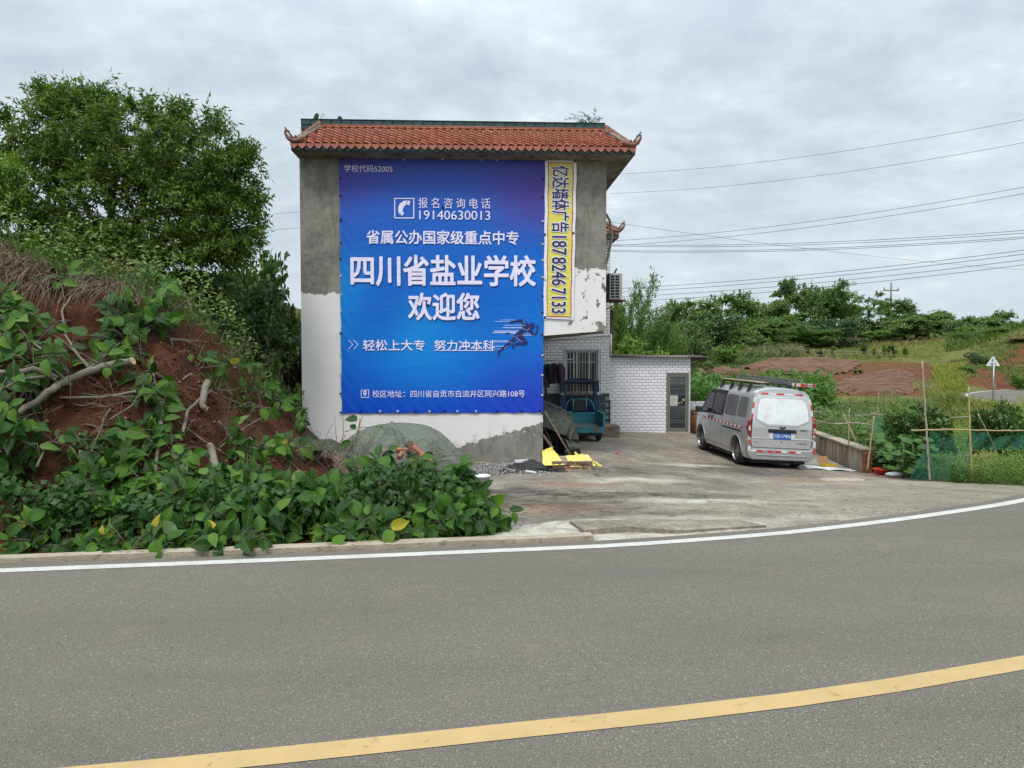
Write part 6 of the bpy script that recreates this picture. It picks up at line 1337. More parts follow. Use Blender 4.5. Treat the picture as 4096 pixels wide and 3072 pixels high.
# ---- grass, weeds, crops (uncountable)
def blades(P, D, L, wd, mat, name, label, bend=.4, nseg=3, cat=None, kind='stuff'):
    n = len(P); D = unit(D); S = unit(np.cross(D, rng.normal(0, 1, (n, 3)))); g_ = np.array([0, 0, -1.]); V = []
    for k in range(nseg + 1):
        t = k / nseg; c = P + D * (L * t)[:, None] + g_ * (bend * L * t * t)[:, None]; w__ = wd * (1 - t) ** .6; V += [c - S * (w__ / 2)[:, None] if hasattr(w__, '__len__') else c - S * w__ / 2, c + S * (w__ / 2)[:, None] if hasattr(w__, '__len__') else c + S * w__ / 2]
    V = np.stack(V, 1).reshape(-1, 3); m = 2 * (nseg + 1); k = np.arange(n)[:, None, None] * m; q = np.array([[2 * i, 2 * i + 1, 2 * i + 3, 2 * i + 2] for i in range(nseg)])[None]
    o = obj(name, np_mesh(name, V, (k + q).reshape(-1, 4), mat)); return tag(o, label, cat, kind=kind)
GR_DRY = leafmat('dry_grass', (.10, .07, .042), (.23, .17, .10), trans=.1, nscale=3); GR_GRN = leafmat('grass_green', (.045, .09, .02), (.12, .18, .045), trans=.25, nscale=2); GR_YEL = leafmat('grass_yellow', (.19, .16, .055), (.33, .27, .10), trans=.2, nscale=.5); GR_BRI = leafmat('grass_bright', (.16, .19, .03), (.32, .32, .07), trans=.25, nscale=.6)
def gpts(n, x0, x1, y0, y1): x = rng.uniform(x0, x1, n); y = rng.uniform(y0, y1, n); return x, y, ground(x, y)
# hanging dry grass on the lip of the bank
def lip(n, pxa, pxb, spread=.5):
    px = rng.uniform(pxa, pxb, n); x = (px - 2048) / F * 11.3; y = 11.0 + rng.uniform(-.7, 1.3, n) * spread + .3 * np.sin(x * 2); return x, y, ground(x, y)
x, y, z = lip(5200, -120, 640, 1.0); P = np.stack([x, y - .25, z + .02], 1); D = np.stack([rng.normal(0, .35, len(x)), -np.abs(rng.normal(.9, .4, len(x))), rng.normal(.15, .4, len(x))], 1)
blades(P, D, rng.uniform(.25, .7, len(x)), .011, GR_DRY, 'dry_grass', 'dry straw-coloured grass hanging over the top of the earth bank', .75)
x, y, z = lip(2600, -120, 1000, 1.4); y = y + .8; z = ground(x, y); P = np.stack([x, y, z], 1); D = np.stack([rng.normal(0, .4, len(x)), rng.normal(-.1, .4, len(x)), np.ones(len(x))], 1)
blades(P, D, rng.uniform(.2, .55, len(x)), .012, GR_GRN, 'green_grass', 'green grass tufts behind the lip of the earth bank', .3)
# leafy undergrowth on the bank crest
x = np.concatenate([rng.uniform(-9, -4.4, 3800)]); y = 12.2 + rng.uniform(-.8, 2.2, 3800); n_ = len(x); z = ground(x, y) + rng.uniform(.05, .75, n_) * (.5 + vnoise(x * 1.4, y * 1.4, 8))
V, Fc = leafV(np.stack([x, y, z], 1), np.stack([rng.normal(0, 1, n_), rng.normal(-.3, 1, n_), rng.normal(.1, .5, n_)], 1), np.stack([rng.normal(0, .5, n_), rng.normal(-.3, .5, n_), np.ones(n_)], 1), rng.uniform(.06, .13, n_), rng.uniform(.03, .055, n_))
tag(obj('undergrowth', np_mesh('undergrowth', V, Fc, LEAF_M)), 'tangled green undergrowth at the foot of the large tree', kind='stuff')
# terrace grass, yellowish, in two tones; verge weeds; pampas
def hillgrass(n, pxa, pxb, Ya, Yb, L0, L1, wd, mat, name, label, bend=.4, up=1.0, dens=None):
    Yy = rng.uniform(Ya, Yb, n); px = rng.uniform(pxa, pxb, n); x = (px - 2048) / F * Yy
    if dens is not None: k = fbm(x, Yy, dens, 3, 77) > -.06; x = x[k]; Yy = Yy[k]
    t = tdist(x, Yy); k = t > .5; x = x[k]; Yy = Yy[k]; z = ground(x, Yy); m = len(x)
    return blades(np.stack([x, Yy, z - .12], 1), np.stack([rng.normal(0, .35, m), rng.normal(0, .35, m), np.full(m, up)], 1), rng.uniform(L0, L1, m), wd, mat, name, label, bend, 2)
hillgrass(15000, 3060, 3760, 54, 66, .25, .55, .06, GR_BRI, 'terrace_grass', 'short yellow-green grass on the orchard terrace', dens=.5)
hillgrass(6000, 3780, 4110, 56, 72, .4, 1.2, .09, GR_GRN, 'hill_scrub', 'rough green scrub on the right half of the hill', .4, dens=.25)
hillgrass(2500, 3380, 3760, 36, 53, .15, .45, .06, GR_YEL, 'brown_field_grass', 'sparse dry grass over the brown field', .5, dens=.6)
hillgrass(11000, 3250, 3850, 62, 77, .3, .9, .07, GR_YEL, 'straw_grass', 'taller straw-coloured grass at the back of the terrace')
hillgrass(8000, 2760, 3080, 46, 62, .3, .8, .06, GR_GRN, 'slope_grass', 'green grass on the slope left of the ploughed field', dens=.4)
hillgrass(5000, 2960, 3200, 55, 64, 1.0, 2.2, .05, leafmat('pampas', (.10, .13, .055), (.22, .23, .11), trans=.2), 'pampas_grass', 'tall grey-green reed grass in the middle of the slope', .55)
hillgrass(2600, 3655, 3745, 37.5, 41, .5, 1.2, .045, GR_YEL, 'tan_grass_tussock', 'tan tussock of dry grass beside the lower field', .9)
hillgrass(7000, 3740, 3860, 38, 48, .3, .8, .06, GR_BRI, 'bright_weeds', 'bright green weeds running down beside the red cut', .4)
hillgrass(9000, 3700, 4110, 24, 37, .25, .8, .035, GR_BRI, 'verge_weeds', 'weedy green verge below the far road', .4)
hillgrass(7000, 3230, 3900, 22, 33, .3, .9, .03, GR_GRN, 'garden_grass', 'rough grass at the back of the garden', .4)
hillgrass(6000, 2740, 3700, 33, 46, .15, .4, .05, GR_YEL, 'field_edge_grass', 'dry grass between the corn and the ploughed soil', .4, dens=.35)
hillgrass(5000, 3800, 4110, 42, 60, .3, .7, .07, GR_GRN, 'cut_weeds', 'weeds scattered over the red cut', .4, dens=.4)
# corn
def corn(n, pxa, pxb, Ya, Yb, name, label):
    V = []; Fs = []; Yy = rng.uniform(Ya, Yb, n); px = rng.uniform(pxa, pxb, n); x = (px - 2048) / F * Yy; z = ground(x, Yy); Pp = []; Dd = []; Ll = []
    for i in range(n):
        h_ = rng.uniform(1.1, 1.75)
        for k in range(11):
            a = rng.uniform(0, 6.28); Pp.append((x[i], Yy[i], z[i] + h_ * (.12 + .08 * k))); Dd.append((math.cos(a) * .75, math.sin(a) * .75, rng.uniform(.6, 1.3))); Ll.append(rng.uniform(.5, .9))
    return blades(np.array(Pp), np.array(Dd), np.array(Ll), .075, leafmat('corn_leaf', (.05, .12, .02), (.12, .23, .045), trans=.3), name, label, .65, 4)
corn(420, 2760, 2990, 27, 31.5, 'corn_left', 'patch of green corn between the outbuilding and the van'); corn(380, 2990, 3330, 28, 32, 'corn_right', 'patch of green corn beyond the ladder on the van')
# garden weeds: leafy masses
def leafmass(n, pxa, pxb, Ya, Yb, h0, h1, L0, W0, mat, name, label, seed=1, thr=-.2, up=.8):
    Yy = rng.uniform(Ya, Yb, n); px = rng.uniform(pxa, pxb, n); x = (px - 2048) / F * Yy; k = (fbm(x, Yy, .9, 3, seed) > thr) & (x > np.interp(Yy, [9, 13.8, 15.5, 17.8, 25.7], [11, 9.6, 8.75, 8.6, 9.3]) + .08); x = x[k]; Yy = Yy[k]; m = len(x)
    hh = h0 + (h1 - h0) * np.clip(vnoise(x * 1.3, Yy * 1.3, seed + 3) * 1.3 - .1, 0, 1); z = ground(x, Yy) + hh * rng.uniform(.05, 1, m) ** .6
    V, Fc = leafV(np.stack([x, Yy, z], 1), np.stack([rng.normal(0, 1, m), rng.normal(-.2, 1, m), rng.normal(.2, .5, m)], 1), np.stack([rng.normal(0, .45, m), rng.normal(-.2, .45, m), np.full(m, up)], 1), rng.uniform(.6, 1.2, m) * L0, rng.uniform(.7, 1.2, m) * W0)
    return tag(obj(name, np_mesh(name, V, Fc, mat)), label, kind='stuff')
WEED = leafmat('weed_leaf', (.05, .12, .02), (.13, .22, .04), trans=.3, nscale=1.0)
leafmass(15000, 3460, 4140, 14.0, 18, .15, .55, .07, .03, WEED, 'garden_weeds', 'low green weeds covering the garden next to the yard', 31)
leafmass(9000, 3790, 4150, 13.9, 16, .3, .95, .06, .022, leafmat('feathery', (.09, .16, .025), (.20, .28, .05), trans=.3), 'feathery_weeds', 'tall feathery yellow-green weeds at the right edge of the yard', 33, -.1)
leafmass(15000, 3240, 3650, 18, 26, .3, 1.3, .11, .05, LEAF_M, 'vegetable_patch', 'dense vegetable plants behind the low wall', 35)
leafmass(9000, 3600, 4120, 18, 25, .2, 1.2, .09, .035, LEAF_L, 'weedy_bushes', 'light green bushes behind the citrus trees', 37, -.05)
leafmass(6000, 3480, 3800, 24, 32, .2, 1.0, .12, .045, LEAF_L, 'pale_weeds', 'pale green weeds in front of the lower ploughed field', 39, -.02)
x, y, z = gpts(2600, 9.0, 9.6, 13.6, 17.8)
# ploughed soil
def m_plough():
    n = NT('ploughed_soil'); v = n.coord('World'); b = n.noise(v, 3, 6, .7); f_ = n.noise(v, .8, 4, .6)
    c = n.ramp(b, [(.3, (.06, .026, .016)), (.5, (.10, .042, .025)), (.7, (.16, .075, .045))]); c = n.mix(n.mr(f_, .5, .7, 0, .5), c, (.20, .12, .06)); c = n.mix(n.mr(n.attr('ridge'), .6, 1, 0, .45), c, (.27, .15, .09)); c = n.mix(n.mr(n.noise(v, 12, 3, .7), .66, .72, 0, .6), c, (.38, .28, .2))
    return n.set(c, .95, n.bump(b, .9, .15))
MAT_PL = m_plough()
def plough(name, label, poly, Ya, Yb, per, ang_, amp):
    ys = np.arange(Ya, Yb, .16); xa = min(p[0] for p in poly); xb = max(p[0] for p in poly); xs_ = np.arange(xa, xb, .2); X, Y = np.meshgrid(xs_, ys)
    q = (Y * math.cos(ang_) + X * math.sin(ang_)) / per * 2 * math.pi + fbm(X, Y, .25, 3, 51) * 5; rdg = .5 + .5 * np.sin(q); Z = ground(X, Y) + .05 + rdg * amp + fbm(X, Y, 1.8, 3, 52) * .10
    inside = np.zeros(X.shape, bool); n = len(poly); j = n - 1
    for i in range(n):
        xi, yi = poly[i]; xj, yj = poly[j]; inside ^= ((yi > Y) != (yj > Y)) & (X < (xj - xi) * (Y - yi) / (yj - yi + 1e-9) + xi); j = i
    nx, ny = len(xs_), len(ys); ii = (np.arange(ny - 1)[:, None] * nx + np.arange(nx - 1)[None]).ravel(); ii = ii[inside[:-1, :-1].ravel()]
    edge = ~(inside & np.roll(inside, 3, 0) & np.roll(inside, -3, 0) & np.roll(inside, 3, 1) & np.roll(inside, -3, 1)); Z = np.where(edge, Z - .12, Z)
    tag(obj(name, np_mesh(name, np.stack([X.ravel(), Y.ravel(), Z.ravel()], 1), np.stack([ii, ii + 1, ii + nx + 1, ii + nx], 1), MAT_PL, True, {'ridge': rdg.ravel()})), label, kind='structure')
def gp(px, Y_): return ((px - 2048) / F * Y_, Y_)
plough('ploughed_field', 'furrowed red ploughed field below the terrace fence', [gp(2970, 49), gp(3060, 53.5), gp(3250, 54), gp(3420, 53), gp(3440, 50), gp(3400, 45), gp(3300, 42), gp(3120, 43), gp(2960, 46)], 41, 55, .85, .12, .20)
plough('lower_field', 'rough brown dug field at the right below the terrace', [gp(3330, 40), gp(3420, 43), gp(3560, 46), gp(3650, 44), gp(3680, 39), gp(3640, 35.5), gp(3400, 34.5), gp(3350, 36)], 33, 47, .7, -.35, .16)
plough('upper_strip', 'narrow strip of red soil left of the ploughed field', [gp(2780, 46), gp(2950, 47.5), gp(2960, 44), gp(2800, 43)], 42, 49, .8, .1, .1)

# ---- terrace fence: stubby log posts with rails
MAT_LOG = M('log_fence', (.20, .165, .12), (.12, .10, .075), 6, rough=.95, bump=.4)
def fence(pxs, Y0_, Y1_, h_, label, rails=2, r=.07):
    t = thing('log_fence', surfY(pxs[0], Y0_), label, 'fence'); o = t.location.copy(); pts = []
    for i, px in enumerate(pxs):
        Yy = Y0_ + (Y1_ - Y0_) * i / max(1, len(pxs) - 1); p = surfY(px, Yy) - o; pts.append(p); m_ = MB(); m_.cyl(p + Vector((0, 0, -.2)), p + Vector((random.uniform(-.05, .05), 0, h_ * random.uniform(.85, 1.15))), r, r * .9, 7); m_.build('post', MAT_LOG, t, True)
    for a, b in zip(pts[:-1], pts[1:]):
        for k in range(rails): m_ = MB(); m_.cyl(a + Vector((0, 0, h_ * (.35 + .4 * k))), b + Vector((0, 0, h_ * (.35 + .4 * k))), r * .5, n=5); m_.build('rail', MAT_LOG, t, True)
    return t
fence([3095, 3125, 3168, 3210, 3250, 3295, 3338, 3382, 3428, 3472, 3516, 3562], 56, 54.5, .62, 'low log fence along the front edge of the orchard terrace')
fence([3370, 3400, 3430, 3462, 3490], 80, 79, .8, 'short length of log fence high on the hill between the trees')
fence([3330, 3420, 3500, 3580, 3650, 3740, 3790], 69, 72, .6, 'sparse row of log posts across the back of the terrace', 0)
# pole on the hill, sign by the road
pp = surfY(3558, 92); ph_ = at(3558, 1140, 92).z - pp.z
pl_ = thing('power_pole', pp, 'distant power pole with a crossarm on the ridge', 'power pole'); MAT_POLE = M('concrete_pole', (.20, .20, .19), rough=.9)
mb = MB(); mb.cyl((0, 0, -.5), (0, 0, ph_), .17, .11, 8); mb.build('pole', MAT_POLE, pl_, True); mb = MB(); mb.box(-.95, -.06, ph_ - .75, .95, .06, ph_ - .6); mb.build('crossarm', MAT_POLE, pl_)
for x_ in (-.85, 0, .85): mb = MB(); mb.cyl((x_, 0, ph_ - (.6 if x_ else 0)), (x_, 0, ph_ - (.3 if x_ else -.35)), .09, .05, 6); mb.build('insulator', MAT_POLE, pl_)
sp_ = surfY(3972, 29.3); zt_ = at(3972, 1426, 29.3).z - sp_.z; zb_ = at(3972, 1464, 29.3).z - sp_.z
sg = thing('road_sign', sp_, 'triangular road sign seen from behind on a grey post', 'road sign'); mb = MB(); hw_ = .27; mb.prism([(-hw_, zb_), (hw_, zb_), (hw_ - .0, zb_ + .03), (.03, zt_), (-.03, zt_), (-hw_, zb_ + .03)], 0, .012, 'y'); mb.build('plate', MAT_WTAPE, sg); mb = MB(); mb.box(-.1, -.03, zb_ + .08, .1, -.001, zb_ + .11); mb.box(-.06, -.03, zb_ + .24, .06, -.001, zb_ + .27); mb.build('bracket', MAT_STEEL, sg)
mb = MB(); mb.cyl((0, -.05, -.5), (0, -.05, zt_ - .08), .026, n=10); mb.build('post', MAT_STEEL, sg, True)
# wires
MAT_WIRE = M('wire', (.05, .055, .06), rough=.6)
WR_ = [((2440, 698), (4130, 472), 30, 22, .006, 'uppermost thin power line running right from the eaves'), ((2440, 774), (4130, 564), 30, 22, .006, 'second thin power line below the eaves'), ((2400, 966), (4130, 742), 34, 24, .008, 'steep cable crossing the bundle beside the ornament'), ((2400, 985), (4130, 768), 34, 24, .008, 'lower of the two steep cables beside the ornament'),
 ((2400, 978), (4130, 919), 45, 34, .013, 'top cable of the four nearly level dark cables'), ((2400, 983), (4130, 930), 45, 34, .013, 'second cable of the four nearly level dark cables'), ((2400, 1000), (4130, 945), 45, 34, .013, 'third cable of the four nearly level dark cables'), ((2400, 1005), (4130, 952), 45, 34, .013, 'lowest cable of the four nearly level dark cables'),
 ((2380, 1158), (4130, 996), 50, 36, .015, 'highest of the four rising lines above the bamboo'), ((2380, 1173), (4130, 1012), 50, 36, .015, 'second of the four rising lines above the bamboo'), ((2380, 1192), (4130, 1035), 50, 36, .015, 'third of the four rising lines above the bamboo'), ((2380, 1211), (4130, 1055), 50, 36, .015, 'lowest of the four rising lines above the bamboo'), ((2400, 882), (4130, 1082), 40, 60, .009, 'thin line falling to the right across the other cables')]
for a, b, ya, yb_, r_, lab in WR_:
    A = at(*a, ya); B = at(*b, yb_); n = 24; P = [A.lerp(B, i / n) - Vector((0, 0, .28 * 4 * (i / n) * (1 - i / n))) for i in range(n + 1)]; mb = MB(); mb.tube(P, r_, 4); tag(mb.build('power_line', MAT_WIRE, None), lab, 'power line', 'power lines right of the house')
for a, b, lab in (((960, 868), (1260, 842), 'upper thin line left of the house'), ((960, 932), (1260, 905), 'lower thin line left of the house')):
    mb = MB(); mb.tube([at(*a, 34), at(*b, 38)], .008, 4); tag(mb.build('power_line', MAT_WIRE, None), lab, 'power line')
# weed growing on the roof
x_, z_ = hp(2372, 490, -.3); p = HM @ Vector((x_, .35, pzt - .1)); P = []; D = []; Ls = []
rw = thing('roof_weed', p, 'wispy plant growing on the roof behind the parapet', 'plant'); rg = np.random.default_rng(5); st_l = MB(); lp = []; ld = []
for k in range(16):
    a = rg.uniform(-1.3, .45); h_ = rg.uniform(.3, .72) * (1 - .35 * abs(a + .1)); pts = [(0, 0, 0), (a * .12, 0, h_ * .4), (a * .35, rg.normal(0, .05), h_ * .8), (a * .62, rg.normal(0, .08), h_ * .95 - abs(a) * .1)]; pts = [(q[0] + rg.uniform(-.12, .1), q[1], q[2]) for q in pts[:1]] + pts[1:]
    st_l.tube(pts, [.006, .005, .004, .002], 4)
    for t in np.linspace(.15, 1, 26): i = min(2, int(t * 3)); f_ = t * 3 - i; q = np.array(pts[i]) * (1 - f_) + np.array(pts[i + 1]) * f_; lp.append(q); ld.append(rg.normal(0, 1, 3) + [a * .3, 0, .5])
st_l.build('stem', BARK, rw); n = len(lp); V, Fc = leafV(np.array(lp), np.array(ld), rg.normal(0, 1, (n, 3)), rg.uniform(.04, .10, n), rg.uniform(.012, .02, n)); obj('foliage', np_mesh('foliage', V, Fc, LEAF_D), rw)

# ================================================================== CUT BRANCHES WITH LARGE LEAVES
def m_bigleaf():
    n = NT('mulberry_leaf'); g = n.n('ShaderNodeNewGeometry'); v = n.coord('Object'); x, y, z = n.xyz(v); r = n.rnd()
    c = n.ramp(r, [(0, (.008, .030, .004)), (.4, (.022, .078, .007)), (.75, (.050, .135, .011)), (.9, (.095, .20, .016)), (.990, (.12, .22, .04)), (.993, (.42, .34, .03)), (1, (.45, .36, .03))])
    vein = n.ma('SINE', n.ma('MULTIPLY', n.ma('SUBTRACT', y, n.ma('MULTIPLY', n.ma('ABSOLUTE', x), .8)), 42)); c = n.mix(n.mr(vein, .82, 1, 0, .35), c, (.11, .19, .05))
    c = n.mix(n.mr(n.ma('ABSOLUTE', x), .0, .018, .7, 0), c, (.17, .24, .09)); c = n.mix(n.mr(n.noise(v, 3, 4, .6), .4, .7, 0, .3), c, (.02, .055, .012))
    c = n.mix(g.outputs['Backfacing'], c, n.mix(.55, c, (.24, .32, .19)))
    n.set(c, n.mr(r, 0, 1, .38, .6), n.bump(n.ma('ADD', vein, n.noise(v, 8, 2)), .25, .01), 0, .22)
    tr = n.n('ShaderNodeBsdfTranslucent'); n.l(n.mix(1, c, (1.3, 1.6, .5), 'MULTIPLY'), tr.inputs[0]); ms = n.n('ShaderNodeMixShader'); ms.inputs[0].default_value = .25
    n.l(n.b.outputs[0], ms.inputs[1]); n.l(tr.outputs[0], ms.inputs[2]); n.l(ms.outputs[0], n.out.inputs[0]); return n.m
BIGLEAF = m_bigleaf()
def leaf_mesh(seed):
    rg = random.Random(seed); wd = rg.uniform(.60, .78); dr = rg.uniform(.10, .38); fo = rg.uniform(.06, .22); tw_ = rg.uniform(-.25, .25)
    st = [(0, .04), (.06, .30), (.22, .47), (.42, .50), (.62, .40), (.80, .20), (.93, .06), (1, 0)]
    m_ = MB(); vs = []
    for t, h_ in st:
        for q in (-1, -.5, 0, .5, 1):
            x_ = q * h_ * wd; y_ = t - (.07 * abs(q) if t < .1 else 0); z_ = abs(q) * h_ * fo * 1.6 - dr * t * t + .02 * math.sin(t * 14 + q * 3) * abs(q) + tw_ * q * h_ * t
            vs.append((x_, y_, z_))
    fs = [(5 * i + k, 5 * i + k + 1, 5 * i + k + 6, 5 * i + k + 5) for i in range(len(st) - 1) for k in range(4)]
    m_.add(vs, fs); return m_.mesh('leaf', BIGLEAF, True, fix=False)
LM_ = [leaf_mesh(i) for i in range(7)]
def orient(d, nrm):
    d = Vector(d).normalized(); n_ = Vector(nrm); x_ = d.cross(n_)
    if x_.length < 1e-3: x_ = d.orthogonal()
    x_.normalize(); n_ = x_.cross(d); return Matrix((x_, d, n_)).transposed()
def felled(label, spine, r0, ntw, nlf, L0, twl=.45, group=None, face=(0, -.75, .65), name='leafy_branch', spread=.5, wood=None, seed=0, start=.25, cat='branch', droop=.25):
    """a cut branch: woody spine, side twigs, each leaf an object of its own"""
    rg = random.Random(seed * 7 + 1); sp_ = [Vector(p) for p in spine]; o = sp_[0].copy(); t = thing(name, o, label, cat, group); wood = wood or BARKP
    pts = [p - o for p in sp_]; n = len(pts); m_ = MB()
    P = []; 
    for i in range(n - 1):
        for k in range(4): P.append(pts[i].lerp(pts[i + 1], k / 4) + Vector((rg.uniform(-1, 1), rg.uniform(-1, 1), rg.uniform(-1, 1))) * r0 * .35)
    P.append(pts[-1]); m_.tube(P, [max(.006, r0 * (1 - .8 * i / len(P))) for i in range(len(P))], 7); m_.build('stem', wood, t, True)
    if r0 > .03: m_ = MB(); d = (P[1] - P[0]).normalized(); m_.cyl(P[0] - d * .004, P[0] + d * .002, r0 * .96, n=9); m_.build('cut_end', CUTW, t)
    tw_ = MB(); f_ = Vector(face).normalized(); k = 0
    for i in range(ntw):
        s_ = start + (1 - start) * (i + rg.random() * .8) / ntw; q = s_ * (len(P) - 1); j = min(len(P) - 2, int(q)); a = P[j].lerp(P[j + 1], q - j); ax = (P[j + 1] - P[j]).normalized()
        d = (ax * rg.uniform(.1, .9) + Vector((rg.uniform(-1, 1), rg.uniform(-1, 1), rg.uniform(-.7, 1))) * spread * 1.6 + f_ * .35).normalized(); L = twl * rg.uniform(.5, 1.1)
        b = a + d * L * .55; c = a + d * L + Vector((0, 0, -droop * L * .5)); tw_.tube([a, b, c], [.006, .005, .003], 4)
        m = max(1, round(nlf / ntw))
        for g in range(m):
            u_ = .25 + .75 * (g + .5) / m; base = (a.lerp(b, u_ * 2) if u_ < .5 else b.lerp(c, u_ * 2 - 1)); sd_ = d.cross(f_).normalized() * (1 if g % 2 else -1)
            ld = (d * rg.uniform(.15, .9) + sd_ * rg.uniform(.4, 1.1) + Vector((rg.gauss(0, .3), rg.gauss(0, .3), rg.gauss(-.15 - droop, .3)))).normalized()
            nn = (f_ + Vector((rg.gauss(0, .38), rg.gauss(0, .38), rg.gauss(.1, .35)))).normalized(); pet = base + ld * rg.uniform(.02, .06); tw_.tube([base, pet], [.0022, .0018], 3)
            inst('leaf', LM_[rg.randrange(7)], t, pet, orient(ld, nn), L0 * rg.uniform(.65, 1.18)); k += 1
    tw_.build('twigs', wood, t, True)['kind'] = 'stuff'
    return t
def W(px, py, Y_): return at(px, py, Y_)
GP = 'cut leafy branches piled along the kerb'
pile = [  # spine pixels with distances, label
 ([(60, 2230, 7.75), (90, 2100, 7.8), (30, 1960, 8.0), (40, 1900, 8.1)], 'leafy cut branch at the far left end of the pile, rising over the frame edge'),
 ([(420, 2230, 7.7), (300, 2160, 7.5), (190, 2140, 7.4), (120, 2200, 7.2)], 'leafy cut branch spilling over the kerb at the left end of the pile'),
 ([(260, 2220, 8.0), (300, 2080, 7.9), (320, 1960, 8.0), (350, 1900, 8.2)], 'upright leafy cut branch second from the left in the pile'),
 ([(620, 2220, 7.9), (480, 2120, 7.7), (400, 2040, 7.7), (330, 2010, 7.8)], 'leafy cut branch leaning left in the left half of the pile'),
 ([(330, 2250, 7.4), (440, 2210, 7.2), (520, 2190, 7.1), (600, 2190, 7.1)], 'leafy cut branch hanging over the white line left of centre'),
 ([(500, 2120, 8.2), (560, 2000, 8.1), (640, 1930, 8.2), (720, 1900, 8.3)], 'leafy cut branch along the crest of the pile, left of the wood splinter'),
 ([(760, 2230, 7.8), (740, 2130, 7.6), (700, 2040, 7.7), (680, 1960, 7.9)], 'leafy cut branch in the middle of the pile, rising to the crest'),
 ([(640, 1960, 8.3), (800, 1920, 8.2), (960, 1925, 8.2), (1080, 1960, 8.2)], 'long leafy cut branch lying along the crest behind the middle of the pile'),
 ([(700, 2160, 7.4), (800, 2170, 7.3), (900, 2190, 7.2), (980, 2200, 7.15)], 'leafy cut branch low in the middle, touching the kerb'),
 ([(1000, 2190, 7.9), (960, 2090, 7.7), (900, 2030, 7.7), (850, 2000, 7.8)], 'leafy cut branch leaning left in the right half of the pile'),
 ([(1240, 2180, 7.9), (1140, 2120, 7.7), (1060, 2080, 7.6), (1000, 2040, 7.7)], 'pale-leaved cut branch right of the middle of the pile'),
 ([(1050, 2010, 8.2), (1180, 1970, 8.2), (1300, 1990, 8.2), (1380, 2030, 8.2)], 'pale-backed leafy branch lying in front of the grey block'),
 ([(1460, 2170, 8.2), (1400, 2060, 8.2), (1440, 1950, 8.4), (1500, 1880, 8.6)], 'tall leafy branch in front of the left half of the tarpaulin'),
 ([(1560, 2180, 8.1), (1600, 2060, 8.2), (1640, 1960, 8.5), (1660, 1900, 8.7)], 'tall leafy branch in front of the middle of the tarpaulin'),
 ([(1300, 2180, 7.8), (1380, 2130, 7.6), (1460, 2110, 7.5), (1540, 2120, 7.5)], 'low leafy branch along the kerb below the tarpaulin'),
 ([(1600, 2170, 7.8), (1680, 2110, 7.8), (1760, 2090, 7.8), (1840, 2110, 7.8)], 'low leafy branch near the right end of the pile'),
 ([(1760, 2170, 8.2), (1800, 2060, 8.3), (1840, 1990, 8.5), (1860, 1940, 8.6)], 'upright leafy branch at the right end of the pile'),
 ([(1740, 2150, 8.1), (1840, 2080, 8.1), (1900, 2060, 8.1), (1930, 2080, 8.1)], 'outermost leafy branch pointing right at the end of the pile'),
 ([(1480, 2150, 7.9), (1380, 2040, 8.0), (1300, 2000, 8.1), (1240, 1990, 8.2)], 'leafy branch below the tall ones, leaning towards the grey block')]
for i, (sp_, lab) in enumerate(pile):
    felled(lab, [W(*q) for q in sp_], .018, 28, 165, .160, .36, GP, seed=i + 10, start=.02, spread=.55)
GB = 'cut leafy branches lying on the red bank'
def S_(px, py, off=.25):
    p = surf(px, py); return p + Vector((0, -off, off * .25))
bank = [([(560, 1110), (640, 1200), (600, 1290), (540, 1340)], 26, 92, 'broad leafy spray in the middle of the bank top', .17, .5),
 ([(800, 1250), (720, 1300), (620, 1330), (520, 1400)], 20, 80, 'leafy spray below the topmost one, middle of the bank', .17, .45),
 ([(820, 1240), (900, 1300), (960, 1370), (1020, 1420)], 18, 62, 'leafy branch arching down the right shoulder of the bank', .14, .42),
 ([(420, 1130), (340, 1120), (280, 1150), (250, 1180)], 6, 18, 'small pale spray at the top of the bank left of the middle', .15, .3),
 ([(250, 1480), (160, 1380), (110, 1300), (60, 1260)], 20, 80, 'leafy branch standing up at the far left of the bank', .15, .42),
 ([(330, 1560), (220, 1480), (120, 1500), (20, 1560)], 20, 80, 'leafy branch around the cut log at the left edge', .15, .45),
 ([(640, 1450), (650, 1540), (670, 1600), (690, 1640)], 12, 52, 'bunch of drooping leaves right of the cut end of the log', .16, .3),
 ([(560, 1770), (520, 1830), (540, 1880), (560, 1920)], 12, 42, 'pale-backed leaf bunch hanging just above the pile', .17, .34),
 ([(760, 1540), (820, 1500), (900, 1480), (980, 1500)], 14, 46, 'leafy twig right of the drooping bunch', .15, .4),
 ([(980, 1640), (1080, 1600), (1180, 1640), (1260, 1700)], 20, 76, 'leafy branch reaching in front of the white house wall', .14, .42),
 ([(900, 1700), (960, 1760), (1000, 1830), (1060, 1880)], 14, 46, 'leafy branch low on the right side of the bank', .14, .36),
 ([(180, 1700), (140, 1760), (80, 1800), (20, 1840)], 14, 52, 'dark leafy branch at the left edge below the log', .15, .4),
 ([(380, 1500), (440, 1480), (500, 1460), (560, 1440)], 12, 40, 'leafy twigs lying along the top of the cut log', .13, .34),
 ([(1060, 1560), (1130, 1620), (1200, 1700), (1250, 1790)], 14, 50, 'leafy branch in front of the lower left corner of the wall', .14, .4)]
